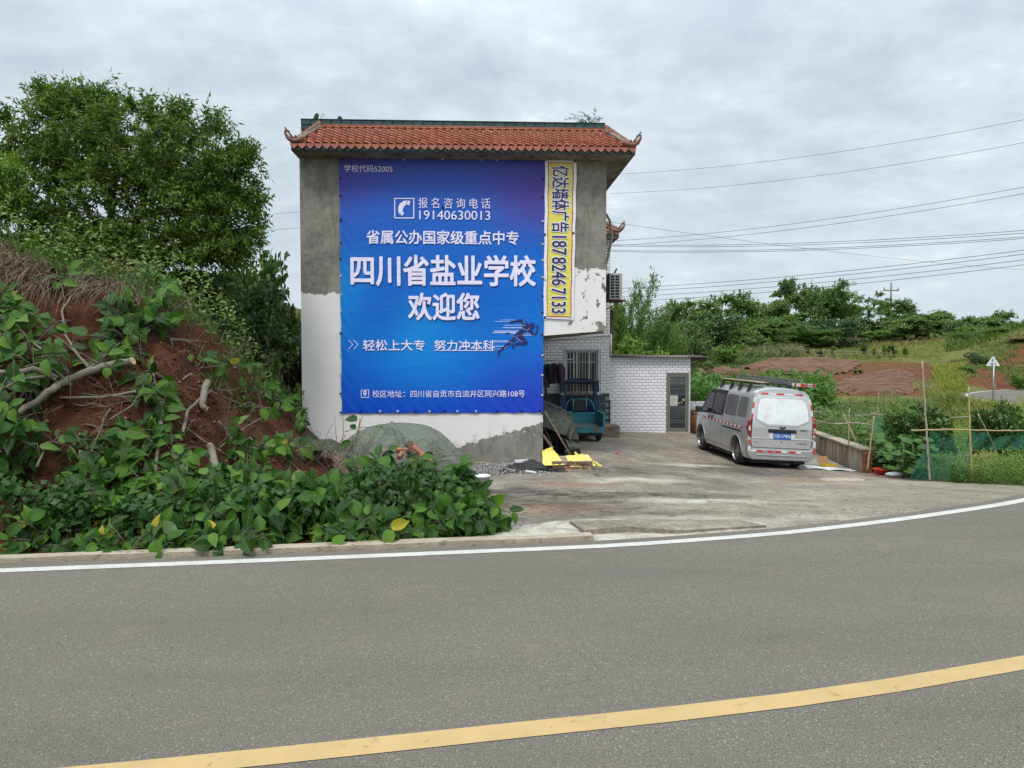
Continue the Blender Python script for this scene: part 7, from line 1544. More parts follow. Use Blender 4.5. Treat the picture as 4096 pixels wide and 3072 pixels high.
bank += [([(900, 1300), (960, 1230), (1010, 1180), (1060, 1150)], 14, 50, 'leafy branch on the crest right of the broad spray', .13, .4),
 ([(700, 1180), (760, 1120), (820, 1090), (880, 1080)], 12, 44, 'leafy branch standing at the top of the bank before the shrubs', .13, .4),
 ([(60, 1560), (100, 1640), (60, 1720), (20, 1780)], 14, 56, 'leafy branch hanging below the pale limb at the left edge', .15, .42),
 ([(960, 1500), (1010, 1420), (1070, 1400), (1120, 1420)], 12, 44, 'leafy branch on the right shoulder above the dark gap', .13, .36),
 ([(1020, 1760), (1080, 1820), (1160, 1830), (1230, 1800)], 14, 50, 'leafy branch low in front of the gap beside the house', .14, .4),
 ([(760, 1860), (700, 1800), (640, 1780), (580, 1790)], 12, 44, 'leafy branch between the drooping bunch and the pile', .14, .36),
 ([(200, 1880), (240, 1800), (300, 1780), (360, 1800)], 10, 34, 'leafy sprig low on the bare red face', .14, .32),
 ([(-20, 1250), (20, 1350), (40, 1430), (20, 1500)], 14, 54, 'leafy branch cut by the left picture edge high on the bank', .15, .42),
 ([(1180, 1560), (1220, 1620), (1290, 1680), (1340, 1740)], 12, 40, 'leafy twig reaching furthest over the white wall', .12, .36)]
for i, (sp_, ntw, nl, lab, L0, twl) in enumerate(bank):
    felled(lab, [S_(a, b, .22) for a, b in sp_], .014, ntw, nl, L0 * 1.25, twl, GB, seed=i + 60, start=.05, spread=.55, face=(0, -.8, .55))
# citrus-like loose branch with yellow leaves in front of the tarp
felled('thin bare twig with a few yellow leaves in front of the tarpaulin', [W(1380, 1990, 9.2), W(1350, 1880, 9.3), (W(1420, 1800, 9.4)), W(1440, 1680, 9.5)], .010, 8, 9, .14, .3, seed=99, start=.1)
# thick pale limbs
def limb(label, pts, r0, r1, name='cut_limb', mat=None, group='bare cut limbs on the bank', cut=True, n=9, cat='limb', cut2=False):
    o = Vector(pts[0]); t = thing(name, o, label, cat, group); P = [Vector(p) - o for p in pts]; Q_ = []
    for i in range(len(P) - 1):
        for k in range(5): Q_.append(P[i].lerp(P[i + 1], k / 5) + Vector((random.gauss(0, 1), random.gauss(0, 1), random.gauss(0, 1))) * r0 * .12)
    Q_.append(P[-1]); m_ = MB(); m_.tube(Q_, [r0 + (r1 - r0) * i / (len(Q_) - 1) for i in range(len(Q_))], n); m_.build('bark', mat or BARKP, t, True)
    if cut: m_ = MB(); d = (Q_[1] - Q_[0]).normalized(); m_.cyl(Q_[0] - d * .006, Q_[0] + d * .004, r0 * .97, n=n); m_.build('cut_end', CUTW, t)
    if cut2: m_ = MB(); d = (Q_[-2] - Q_[-1]).normalized(); m_.cyl(Q_[-1] - d * .006, Q_[-1] + d * .004, r1 * .97, n=n); m_.build('cut_end', CUTW, t)
    return t
def SP(q, off): return [S_(a, b, off) for a, b in q]
limb('thick pale limb lying across the bank with a fresh cut end', SP([(576, 1492), (460, 1520), (330, 1548), (250, 1610), (150, 1680), (47, 1737)], .28), .052, .03)
limb('pale limb running left from the thick one to the picture edge', SP([(290, 1545), (200, 1528), (100, 1518), (-60, 1490)], .3), .036, .026, cut=False)
limb('thin curved limb below the pale one at the left edge', SP([(250, 1530), (150, 1560), (120, 1590), (60, 1600), (-40, 1620)], .32), .018, .014, cut=False)
limb('thin forked limb at the lower left', SP([(140, 1590), (60, 1660), (-20, 1720)], .3), .014, .012, cut=False)
limb('long thin bowed stem rising to the crest of the bank', SP([(405, 1515), (340, 1440), (300, 1360), (285, 1290), (320, 1210), (410, 1120)], .2), .016, .011, cut2=False, cut=False)
limb('thin straight stem leaning across the bank', SP([(400, 1500), (290, 1380), (190, 1330)], .22), .010, .007, cut=False)
limb('dark stem running right from behind the thick limb', SP([(565, 1590), (430, 1600), (270, 1610)], .15), .018, .012)
limb('vertical thin trunk standing in the middle of the bank', SP([(690, 1640), (688, 1740), (675, 1840), (672, 1900)], .3), .022, .02, cut=False)
limb('slanting stem with a torn white end right of the middle', SP([(775, 1745), (790, 1680), (830, 1620), (880, 1580)], .3), .022, .016)
limb('stump with a round fresh cut in the bank', SP([(868, 1672), (850, 1640), (860, 1580), (870, 1550)], .35), .04, .05)
limb('short pale log half buried at the top of the leaf pile', SP([(880, 1800), (890, 1850), (920, 1920), (960, 1960)], .3), .045, .055)
for i, (q, lab) in enumerate([([(600, 1140), (720, 1150), (860, 1170), (960, 1230), (1060, 1300)], 'long thin stem along the crest of the bank'), ([(820, 1560), (1000, 1640), (1150, 1650), (1300, 1640)], 'thin stem crossing towards the house'), ([(900, 1800), (1000, 1720), (1100, 1660), (1190, 1600), (1240, 1520)], 'thin stem rising in front of the dark gap'),
    ([(1120, 1740), (1140, 1800), (1180, 1860), (1170, 1900)], 'crooked root on the lower right of the bank'), ([(740, 1700), (850, 1790), (960, 1850)], 'thin stem slanting down to the short log'), ([(700, 1380), (820, 1380), (900, 1400)], 'pale twig on the shoulder of the bank'), ([(840, 1200), (850, 1290), (870, 1400)], 'bare upright stick on the right shoulder'), ([(600, 1320), (500, 1340), (440, 1400)], 'thin twig under the broad spray'),
    ([(470, 1700), (560, 1640), (610, 1560)], 'thin stick leaning against the log'), ([(1060, 1900), (1160, 1840), (1290, 1960), (1350, 1900)], 'dry root sprawling beside the grey block')]): limb(lab, SP(q, .18), .012, .006, 'bare_stem', cut=False, n=5, group='thin bare stems on the bank', cat='stem')
# dead twig tangle by the wall
tp_ = MB(); rgt = random.Random(4)
for k in range(26):
    a = W(rgt.uniform(1150, 1460), rgt.uniform(1830, 1950), 10.5 + rgt.random()); d = Vector((rgt.uniform(-.5, .6), rgt.uniform(-.2, .2), rgt.uniform(.2, 1))).normalized(); L = rgt.uniform(.3, .85); b = a + d * L * .5 + Vector((rgt.uniform(-.06, .06), 0, 0)); c = a + d * L + Vector((rgt.uniform(-.15, .15), 0, .05)); tp_.tube([a, b, c], [.007, .005, .003], 4)
    for j in range(2): e_ = b + (Vector((rgt.uniform(-1, 1), 0, rgt.uniform(.2, 1)))).normalized() * .2; tp_.tube([b, e_], [.004, .002], 3)
tag(tp_.build('dead_twigs', M('dry_twig', (.13, .095, .07), (.08, .06, .045), 10), None), 'tangle of dry bare twigs between the bank and the tarpaulin', kind='stuff')
tp_ = MB()
for k in range(150):
    px = rgt.uniform(-40, 1200); py = rgt.uniform(1120, 1850)
    p = surf(px, py, 7, 18, 120); 
    if p.y > 14: continue
    d = Vector((rgt.uniform(-1, 1), rgt.uniform(-.6, -.05), rgt.uniform(-.6, .8))).normalized(); L = rgt.uniform(.25, .9); a = p + Vector((0, -.03, 0)); pts = [a]
    for j in range(4): d = (d + Vector((rgt.gauss(0, .3), rgt.gauss(0, .1), rgt.gauss(0, .3)))).normalized(); pts.append(pts[-1] + d * L / 4)
    r_ = rgt.uniform(.004, .010); tp_.tube(pts, [r_, r_ * .9, r_ * .75, r_ * .6, r_ * .4], 4)
    for j in (1, 2, 3):
        e_ = (d + Vector((rgt.uniform(-1, 1), -.1, rgt.uniform(-1, 1)))).normalized() * rgt.uniform(.1, .3); tp_.tube([pts[j], pts[j] + e_ * .5 + Vector((0, 0, .02)), pts[j] + e_], [r_ * .6, r_ * .45, r_ * .25], 3)
tag(tp_.build('loose_twigs', BARKP, None), 'bare twigs and roots tangled over the face of the red bank', kind='stuff')
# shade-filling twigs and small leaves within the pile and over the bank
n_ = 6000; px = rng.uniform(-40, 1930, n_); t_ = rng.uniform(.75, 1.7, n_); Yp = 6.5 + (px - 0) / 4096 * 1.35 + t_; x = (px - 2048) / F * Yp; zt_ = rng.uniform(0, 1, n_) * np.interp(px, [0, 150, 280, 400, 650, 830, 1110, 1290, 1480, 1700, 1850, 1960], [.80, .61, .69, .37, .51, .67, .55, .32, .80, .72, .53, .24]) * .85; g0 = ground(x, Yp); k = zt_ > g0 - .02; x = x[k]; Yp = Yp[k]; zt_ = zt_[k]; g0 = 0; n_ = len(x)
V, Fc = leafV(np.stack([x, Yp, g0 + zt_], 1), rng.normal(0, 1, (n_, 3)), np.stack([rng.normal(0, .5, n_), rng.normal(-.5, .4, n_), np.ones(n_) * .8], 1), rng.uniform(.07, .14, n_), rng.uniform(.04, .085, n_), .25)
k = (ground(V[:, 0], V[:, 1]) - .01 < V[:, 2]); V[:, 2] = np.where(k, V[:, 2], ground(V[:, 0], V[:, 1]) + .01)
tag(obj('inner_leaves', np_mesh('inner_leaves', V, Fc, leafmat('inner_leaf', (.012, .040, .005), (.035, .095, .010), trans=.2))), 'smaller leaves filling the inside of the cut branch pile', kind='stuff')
n_ = 3000; px = rng.uniform(-60, 1250, n_); py = rng.uniform(1250, 1850, n_); 
Yb = 8.4 + rng.uniform(0, 2.8, n_); x = (px - 2048) / F * Yb; k = fbm(x, Yb, 1.1, 3, 91) > .06; x = x[k]; Yb = Yb[k]; m = len(x); g0 = ground(x, Yb)
blades(np.stack([x, Yb, g0 + .0], 1), np.stack([rng.normal(0, .6, m), -np.abs(rng.normal(.5, .4, m)), rng.normal(.5, .5, m)], 1), rng.uniform(.10, .32, m), .008, GR_DRY, 'rootlets', 'dry rootlets and straw sticking out of the red earth', .5)
n_ = 1500; px = rng.uniform(-60, 1250, n_); Yb = 8.2 + rng.uniform(0, 2.6, n_); x = (px - 2048) / F * Yb; k = fbm(x, Yb, 1.4, 3, 95) > .08; x = x[k]; Yb = Yb[k]; m = len(x)
blades(np.stack([x, Yb, ground(x, Yb)], 1), np.stack([rng.normal(0, .5, m), -np.abs(rng.normal(.4, .3, m)), np.ones(m)], 1), rng.uniform(.06, .2, m), .012, GR_GRN, 'bank_weeds', 'small green weeds growing from the red earth', .5)
# clods and stones on the bank
def stones(n, pxr, Yr, s0, s1, mat, name, label, lift=0, cond=None):
    px = rng.uniform(*pxr, n); Yy = rng.uniform(*Yr, n); x = (px - 2048) / F * Yy
    if cond is not None: k = cond(x, Yy); x = x[k]; Yy = Yy[k]
    n = len(x); z = ground(x, Yy) + lift; base = np.array([(1, 0, 0), (-1, 0, 0), (0, 1, 0), (0, -1, 0), (0, 0, 1), (0, 0, -1)], float); fs = np.array([(0, 2, 4), (2, 1, 4), (1, 3, 4), (3, 0, 4), (2, 0, 5), (1, 2, 5), (3, 1, 5), (0, 3, 5)])
    s_ = rng.uniform(s0, s1, (n, 1, 1)) * rng.uniform(.6, 1.3, (n, 6, 3)) * np.array([1, 1, .7]); V = base[None] * s_ + np.stack([x, Yy, z], 1)[:, None]; a = rng.uniform(0, 6.28, n)
    return tag(obj(name, np_mesh(name, V.reshape(-1, 3), (np.arange(n)[:, None, None] * 6 + fs[None]).reshape(-1, 3), mat, False)), label, kind='stuff')
stones(2200, (-60, 1300), (7.6, 11), .008, .045, MAT_EARTH, 'earth_clods', 'loose red clods on the bank')
stones(260, (-60, 1300), (7.6, 11), .012, .04, M('pale_stone', (.26, .17, .12), (.15, .08, .05), 9, coord='World'), 'bank_stones', 'pale stones stuck in the red earth')
MAT_GRAV = M('gravel', (.22, .215, .20), (.10, .10, .095), 25, rough=.9, coord='World', c3=(.40, .38, .33), s3=60, f3=(.5, .56))

# ================================================================== TARPAULIN HEAP
def tarpmat(name, a, b):
    n = NT(name); v = n.coord('Object'); f_ = n.noise(v, 2.2, 6, .62, .6); d = n.noise(v, 9, 5, .65); c = n.mix(n.mr(f_, .3, .7), a, b); c = n.mix(n.mr(d, .55, .72, 0, .35), c, (.30, .30, .25)); c = n.mix(n.mr(n.noise(v, 1.3, 4), .55, .7, 0, .35), c, (.16, .12, .085))
    rg1 = n.ma('ABSOLUTE', n.ma('SUBTRACT', n.noise(v, 2.6, 3, .5, 1.4), .5)); rg2 = n.ma('ABSOLUTE', n.ma('SUBTRACT', n.noise(v, 6, 3, .5, 1.0), .5))
    return n.set(c, .78, n.bump(n.ma('ADD', n.ma('ADD', n.ma('MULTIPLY', rg1, -3.2), n.ma('MULTIPLY', rg2, -1.2)), n.ma('MULTIPLY', n.noise(v, 70, 2), .1)), .8, .05), 0, .3)
TARP = tarpmat('grey_tarp', (.155, .175, .14), (.105, .12, .095)); TARP2 = tarpmat('green_tarp', (.060, .072, .050), (.035, .043, .030))
tc_ = surfY(1600, 13.7); TX, TY = tc_.x, 13.7; tz0 = gz(TX, TY - .9) - .02
htop = at(1585, 1695, 13.8).z - tz0
def tarp(u_, v_):
    th = u_ * 2 * math.pi; s_ = v_; rx = 1.20 * (1.05 if math.cos(th) > 0 else 1.10); ry_ = 1.05
    fold = .13 * s_ ** 1.5 * (math.sin(th * 7 + 2 * math.sin(th * 2)) + .6 * math.sin(th * 13 + 1.3) + .35 * math.sin(th * 23 + s_ * 3))
    r_ = s_ ** .8; x_ = (rx + fold) * r_ * math.cos(th) - .08 * (1 - s_); y_ = (ry_ + fold) * r_ * math.sin(th)
    z_ = htop * (1 - s_ ** 2.5) ** .95 if s_ < 1 else 0
    z_ += .05 * s_ * (1 - s_) * math.sin(x_ * 5 + y_ * 3) * s_ * 2 + .035 * float(fbm(np.array([x_ * 1.3]), np.array([y_ * 1.3]), 2.2, 3, 61)[0]) * 2.2 * min(1, s_ * 3) * (1 - s_ ** 6)
    crease = math.exp(-((x_ - .05 + .5 * (y_ + .6)) / .05) ** 2) * .05 * (y_ < -.1) * (1 - s_) * 2 + math.exp(-((x_ + .25 - .4 * (y_ + .6)) / .06) ** 2) * .06 * (y_ < 0) * (1 - s_) * 2
    zz = (gz(TX + x_, TY + y_) - tz0) if s_ > .9 else 0; crease *= 3 * s_; return (x_, y_, max(z_ + crease, zz + .01) if s_ > .9 else z_ + crease + .01)
mb = MB(); mb.grid(tarp, 144, 34); th = mb.build('tarpaulin_heap', TARP, None, True, loc=(TX, TY, tz0), fix=False); tag(th, 'rounded heap covered by a grey-green tarpaulin in front of the white wall', 'tarpaulin heap')
mb = MB(); mb.grid(lambda u_, v_: (1.2 * (u_ - .5) + .05 * math.sin(v_ * 9), .5 * (v_ - .5), .16 * math.sin(math.pi * u_) * math.sin(math.pi * v_) + .05 * math.sin(u_ * 14) * math.sin(v_ * 9)), 24, 14)
q = surfY(1250, 11.6); tag(mb.build('crumpled_tarp', TARP2, None, True, loc=q + Vector((0, 0, .1)), fix=False), 'crumpled dark tarpaulin end beside the grey block', 'tarpaulin')
BRK = M('orange_brick', (.40, .16, .09), (.30, .11, .065), 8, rough=.9, bump=.5, bscale=40, c3=(.30, .22, .15), s3=9, f3=(.55, .7)); bm_ = MB().box(-.12, -.0575, -.0265, .12, .0575, .0265)
bme = bm_.mesh('brick', BRK)
def on_tarp(px, py):
    """where the sight line meets the heap"""
    r = ray(px, py); best = None
    for k in range(160):
        Yy = 12.5 + k * .012; p = r * (Yy / r.y) + Vector((0, 0, H)); dx, dy = p.x - TX, p.y - TY; rr_ = math.hypot(dx / 1.23, dy / 1.05) ** 1.25
        if rr_ < 1 and p.z <= tz0 + htop * (1 - rr_ ** 2.5) ** .95: return p
    return p
for px, py, rot, lab in ((1612, 1800, (.25, .1, .5), 'brick lying flat on top of another on the tarpaulin'), (1598, 1833, (.9, -.7, -1.1), 'leftmost brick, standing on its end against the tarpaulin'), (1673, 1806, (.6, .8, .3), 'upper brick right of the rotten log'), (1705, 1832, (.5, .55, .25), 'lower right brick slipping down the tarpaulin')):
    p = on_tarp(px, py); o = obj('brick', bme, None); o.location = p + Vector((0, -.06, .02)); o.rotation_euler = rot; o.scale = (1., 1., 1.05); tag(o, lab, 'brick', 'bricks weighing down the tarpaulin'); b = o.modifiers.new('b', 'BEVEL'); b.width = .006
ROT = M('rotten_bark', (.17, .10, .07), (.075, .045, .032), 7, rough=.98, bump=1, bscale=18, st=(3, 3, 1), bd=.03); Yl = 12.0
limb('rotten dark log leaning on the tarpaulin between the bricks', [on_tarp(1638, 1778) + Vector((0, -.05, .02)), on_tarp(1665, 1830) + Vector((0, -.10, 0)), at(1700, 1888, 12.35), at(1735, 1945, 12.2), at(1742, 2010, 12.15)], .065, .055, 'rotten_log', ROT, None, cut=False, n=11, cat='log')
gb = surfY(1292, 12.1); mb = MB(); mb.box(-.16, -.12, -.05, .16, .12, .24); tag(mb.build('stone_block', M('mortar_block', (.30, .27, .23), (.2, .17, .14), 6, bump=.9, bscale=14, bd=.03), None, bevel=.02, loc=gb), 'grey squared stone block left of the tarpaulin', 'block')
for px, py, Yy, lab in ((1228, 1875, 11.6, 'red brick stub left of the stone block'), (1215, 1910, 11.3, 'broken red brick lying in the earth by the bank')):
    p = at(px, py, Yy); p.z = max(p.z, gz(p.x, p.y) + .03); o = obj('brick', bme, None); o.location = p; o.rotation_euler = (.2, .1, .7); tag(o, lab, 'brick')
mb = MB(); mb.tube([at(1010, 1584, 12.4), at(1150, 1612, 12.2)], .026, 9); tag(mb.build('blue_pipe', M('blue_pvc', (.02, .16, .42), rough=.4), None, True), 'short blue plastic pipe in the dark gap left of the house', 'pipe')
bk = surfY(1925, 11.9); mb = MB(); mb.lathe([(.01, 0), (.11, 0), (.135, .26), (.145, .26), (.145, .28), (.125, .28), (.105, .02)], 20); tag(mb.build('white_bucket', MAT_WTAPE, None, True, loc=bk), 'white plastic bucket half hidden by the right end of the leaf pile', 'bucket')
# ================================================================== GRAVEL, NET AND JUNK AT THE WALL FOOT
gc = surfY(2010, 15.6); mb = MB()
mb.grid(lambda u_, v_: (-1.35 + 2.45 * u_, -.95 + 1.9 * v_, .12 * (math.sin(math.pi * u_) * math.sin(math.pi * v_)) ** .7 * (1 + .4 * math.sin(u_ * 9)) - .03 + gz(gc.x - 1.35 + 2.45 * u_, gc.y - .95 + 1.9 * v_) - gc.z), 30, 24)
tag(mb.build('gravel_heap', MAT_GRAV, None, True, loc=gc, fix=False), 'low spread of grey gravel at the foot of the wall', kind='stuff')
n = 6500; u_ = rng.uniform(0, 1, n); v_ = rng.uniform(0, 1, n); gx_ = gc.x - 1.45 + 2.7 * u_; gy_ = gc.y - 1.15 + 2.2 * v_; hh = .12 * np.clip(np.sin(np.pi * np.clip((gx_ - gc.x + 1.35) / 2.45, 0, 1)) * np.sin(np.pi * np.clip((gy_ - gc.y + .95) / 1.9, 0, 1)), 0, 1) ** .7
base = np.array([(1, 0, 0), (-1, 0, 0), (0, 1, 0), (0, -1, 0), (0, 0, 1), (0, 0, -1)], float); fs = np.array([(0, 2, 4), (2, 1, 4), (1, 3, 4), (3, 0, 4), (2, 0, 5), (1, 2, 5), (3, 1, 5), (0, 3, 5)])
V = base[None] * rng.uniform(.008, .022, (n, 1, 1)) * rng.uniform(.6, 1.3, (n, 6, 3)) + np.stack([gx_, gy_, ground(gx_, gy_) + hh + .0], 1)[:, None]
def m_peb():
    n_ = NT('pebble'); g = n_.n('ShaderNodeNewGeometry'); return n_.set(n_.ramp(g.outputs['Random Per Island'], [(0, (.05, .05, .05)), (.5, (.17, .165, .155)), (.85, (.34, .33, .30)), (1, (.5, .48, .44))]), .85)
PEB = m_peb(); tag(obj('gravel_stones', np_mesh('gravel_stones', V.reshape(-1, 3), (np.arange(n)[:, None, None] * 6 + fs[None]).reshape(-1, 3), PEB, False)), 'loose grey gravel stones around the gravel spread', kind='stuff')
BAMP = M('bamboo_pole', (.42, .33, .17), (.33, .25, .12), 5, rough=.55, c3=(.16, .12, .06), s3=9, f3=(.55, .75)); GREYB = M('weathered_bamboo', (.34, .30, .235), (.25, .215, .165), 5, rough=.7, c3=(.13, .11, .08), s3=9)
def pole(pts, r, label, mat=BAMP, name='bamboo_pole', group=None, node=.32, cat='bamboo pole', arc=0):
    P = [Vector(p) for p in pts]; o = P[0].copy(); t = thing(name, o, label, cat, group); L = sum((b - a).length for a, b in zip(P[:-1], P[1:])); n = max(8, int(L / node) * 3); Q_ = []; rad = []
    for i in range(n + 1):
        s_ = i / n * (len(P) - 1); j = min(int(s_), len(P) - 2); p = P[j].lerp(P[j + 1], s_ - j) - o + Vector((0, 0, arc * math.sin(math.pi * i / n))) + Vector((.004 * math.sin(i * 1.7), .0, .003 * math.cos(i * 2.1))); Q_.append(p); rad.append(r * .78 * (1 - .35 * i / n) * (1.22 if i % 3 == 0 else 1))
    m_ = MB(); m_.tube(Q_, rad, 8); m_.build('cane', mat, t, True); return t
z_ = .03; a = surfY(1850, 16.2); b = surfY(2110, 15.9); pole([a + Vector((0, 0, .12)), b + Vector((0, 0, .07))], .016, 'thin bamboo cane lying on the gravel', cat='bamboo cane')
pole([surfY(2102, 16.3) + Vector((0, 0, .22)), surfY(2140, 15.9) + Vector((0, 0, .03))], .015, 'short stick leaning at the end of the cane', cat='stick', name='stick')
def netmat(name, col, op, sc):
    n = NT(name); v = n.coord('Object'); x, y, z = n.xyz(v); f_ = n.ma('MAXIMUM', n.ma('SINE', n.ma('MULTIPLY', n.ma('ADD', x, z), sc)), n.ma('SINE', n.ma('MULTIPLY', n.ma('SUBTRACT', x, z), sc)))
    n.set(col, .7); tr = n.n('ShaderNodeBsdfTransparent'); ms = n.n('ShaderNodeMixShader'); n.l(n.mr(f_, .5, .8, op[0], op[1]), ms.inputs[0]); n.l(tr.outputs[0], ms.inputs[1]); n.l(n.b.outputs[0], ms.inputs[2]); n.l(ms.outputs[0], n.out.inputs[0]); return n.m
jc = surfY(2145, 15.1); rj = random.Random(8); mb = MB()
mb.grid(lambda u_, v_: (-.75 + 1.35 * u_, -.25 + .6 * v_, .03 + .20 * max(0, math.sin(math.pi * min(1, u_ * 1.15)) ** 2 * math.sin(math.pi * v_)) + .05 * math.sin(u_ * 17 + v_ * 5) * math.sin(v_ * 11)), 36, 16)
tag(mb.build('black_net', netmat('black_netting', (.02, .02, .022), (.35, 1), 160), None, True, loc=jc, fix=False), 'crumpled black netting on the gravel at the wall corner', 'net')
for k, lab in enumerate(('thick black rod on the net', 'black rod crossing the net', 'thin black rod sticking out towards the yard', 'black rod nearest the brick block', 'short black rod under the net edge')):
    a = jc + Vector((-.15 + .10 * k, rj.uniform(-.15, .1), .10 - .01 * k)); b = jc + Vector((.30 + .09 * k, rj.uniform(-.35, -.15), .03)); m_ = MB(); m_.tube([a, (a + b) / 2 + Vector((0, 0, .03)), b], .012, 5); tag(m_.build('rod', MAT_BLACKM, None, True), lab, 'rod', 'black rods tangled in the netting')
m_ = MB(); m_.tube([jc + Vector((-.22, -.28, .06)), jc + Vector((.0, -.34, .03))], .026, 8); tag(m_.build('white_tube', MAT_WTAPE, None, True), 'short white plastic tube lying on the black netting', 'tube')
m_ = MB(); m_.box(-.14, -.05, 0, .14, .05, .05, Matrix.Rotation(.3, 4, 'Z')); tag(m_.build('white_scrap', MAT_WTAPE, None, loc=jc + Vector((-.30, .12, .18))), 'white scrap of plastic at the end of the cane', 'scrap')
bb = surfY(2290, 15.55); bs = thing('brick_block', bb, 'chunk of old brickwork lying flat on the yard by the wall corner', 'brick block', rz=-.03)
ob_ = M('old_brickwork', (.27, .135, .085), (.13, .075, .05), 6, rough=.97, bump=1, bscale=16, rv=.3, c3=(.32, .27, .20), s3=8, f3=(.52, .62), bd=.03)
for j in range(2):
    x_ = -.43
    for i in range(4): w_ = (.24, .20, .22, .19)[(i + j) % 4]; m_ = MB(); m_.box(x_ + .004, -.20, .004 + j * .085, x_ + w_ - .004, .20, .004 + j * .085 + .078); m_.build('brick', ob_, bs, bevel=.012); x_ += w_
m_ = MB(); m_.grid(lambda u_, v_: (-.44 + .86 * u_, -.20 + .40 * v_, .176 + .02 * math.sin(u_ * 9) * math.sin(v_ * 7)), 12, 6); m_.build('mortar_bed', M('old_mortar', (.32, .24, .19), (.22, .16, .12), 5, bump=.8, bscale=15), bs, True, fix=False)
m_ = MB(); m_.prism([(-.22, 0), (.22, 0), (.19, .055), (-.1, .07), (-.2, .05)], -.1, .1, 'y'); tag(m_.build('grey_slab_piece', MAT_KERB, None, bevel=.01, loc=surfY(2240, 15.95) + Vector((-.03, 0, .17))), 'flat grey stone on the back of the brick block', 'stone')
# crumpled yellow sheet, three lobes
YS = M('yellow_plastic', (.80, .70, .17), (.74, .63, .13), 3, rough=.45, bump=.5, bscale=9, bd=.03); ysh = thing('yellow_sheet', surfY(2290, 16.1), 'crumpled bright yellow plastic sheet spilling across the yard', 'plastic sheet'); yo = ysh.location
def lobe(pix, Y_, amp, seed, nm='fold'):
    (x0, y0), (x1, y1), (x2, y2), (x3, y3) = pix; m_ = MB()
    def fn(u_, v_):
        px = (x0 * (1 - u_) + x1 * u_) * (1 - v_) + (x3 * (1 - u_) + x2 * u_) * v_; py = (y0 * (1 - u_) + y1 * u_) * (1 - v_) + (y3 * (1 - u_) + y2 * u_) * v_; Yy = Y_ + .35 * (1 - v_) ; p = at(px, py, Yy) - yo
        f_ = float(fbm(np.array([u_ * 3.1]), np.array([v_ * 2.3]), 1.2, 3, seed)[0]); q = abs(((u_ * 3 + v_ * 2.2 + seed) % 1) - .5); return (p.x + amp * f_ * .3, p.y - amp * (q * .8 + f_), p.z + amp * f_ * .5)
    m_.grid(fn, 18, 12); m_.build(nm, YS, ysh, fix=False)
lobe([(2168, 1802), (2206, 1786), (2244, 1850), (2172, 1856)], 15.75, .13, 3); lobe([(2172, 1800), (2228, 1812), (2262, 1862), (2170, 1852)], 15.7, .13, 5); lobe([(2240, 1835), (2330, 1812), (2376, 1860), (2262, 1866)], 15.8, .12, 7); lobe([(2298, 1800), (2308, 1815), (2350, 1850), (2310, 1850)], 15.9, .11, 9)
lobe([(2262, 1822), (2350, 1818), (2384, 1862), (2282, 1868)], 15.35, .05, 21); lobe([(2170, 1815), (2215, 1800), (2258, 1858), (2172, 1862)], 15.35, .05, 23); lobe([(2366, 1842), (2385, 1845), (2440, 1884), (2424, 1896)], 15.65, .10, 11); lobe([(2326, 1815), (2350, 1825), (2376, 1858), (2320, 1862)], 15.9, .14, 13); lobe([(2175, 1842), (2240, 1840), (2262, 1866), (2180, 1862)], 15.6, .15, 15)
# dark tarpaulin over a parked motorbike
DT = thing('draped_tarpaulin', (0, 0, 0), 'dark green tarpaulin draped over something parked beside the wall corner', 'tarpaulin')
top = [(2150, 1612), (2200, 1622), (2250, 1640), (2290, 1665), (2308, 1710), (2318, 1770), (2322, 1812)]
bot = [(2150, 1700), (2190, 1712), (2222, 1728), (2262, 1742), (2282, 1760), (2262, 1800), (2250, 1828)]
def interp(L_, t): s_ = t * (len(L_) - 1); j = min(int(s_), len(L_) - 2); f_ = s_ - j; return (L_[j][0] * (1 - f_) + L_[j + 1][0] * f_, L_[j][1] * (1 - f_) + L_[j + 1][1] * f_)
m_ = MB()
def dr_(u_, v_):
    a = interp(top, u_); b = interp(bot, u_); yy = 17.5 + .9 * (1 - v_) - .25 * math.sin(v_ * math.pi); px = a[0] * (1 - v_) + b[0] * v_; py = a[1] * (1 - v_) + b[1] * v_; p = at(px, py, yy); return (p.x, p.y + .06 * math.sin(u_ * 21 + v_ * 2) * v_ + .03 * math.sin(u_ * 47), p.z)
m_.grid(dr_, 44, 18); m_.build('front_drape', TARP2, DT, True, fix=False)
m_ = MB(); m_.grid(lambda u_, v_: (lambda p: (p.x, p.y + v_ * 1.3, p.z + .12 * math.sin(v_ * 3) * (1 - u_) - v_ * .1))(at(*interp(top, u_), 18.38)), 30, 6); m_.build('top_drape', TARP2, DT, True, fix=False)
m_ = MB(); l2 = [(2226, 1745), (2262, 1760), (2275, 1790), (2258, 1826), (2236, 1815)]; m_.grid(lambda u_, v_: (lambda q, w__: (lambda p: (p.x, p.y, p.z))(at(q[0] * (1 - v_) + 2320 * v_ - (0 if v_ < .5 else 0), q[1] * (1 - v_) + w__ * v_, 17.45 + .08 * math.sin(u_ * 9) + .12 * v_)))(interp(l2, u_), 1760 + 62 * u_), 14, 8); m_.build('side_drape', TARP2, DT, True, fix=False)
bike = thing('covered_motorbike', surfY(2215, 18.2), 'dark frame and wheel of a machine showing under the tarpaulin', 'motorbike'); m_ = MB()
for k in range(20): a = 2 * math.pi * k / 20; b = 2 * math.pi * (k + 1) / 20; m_.bar((.30 * math.cos(a), .1, .30 + .28 * math.sin(a)), (.30 * math.cos(b), .1, .30 + .28 * math.sin(b)), .06)
m_.build('tyre', MAT_TYRE, bike)
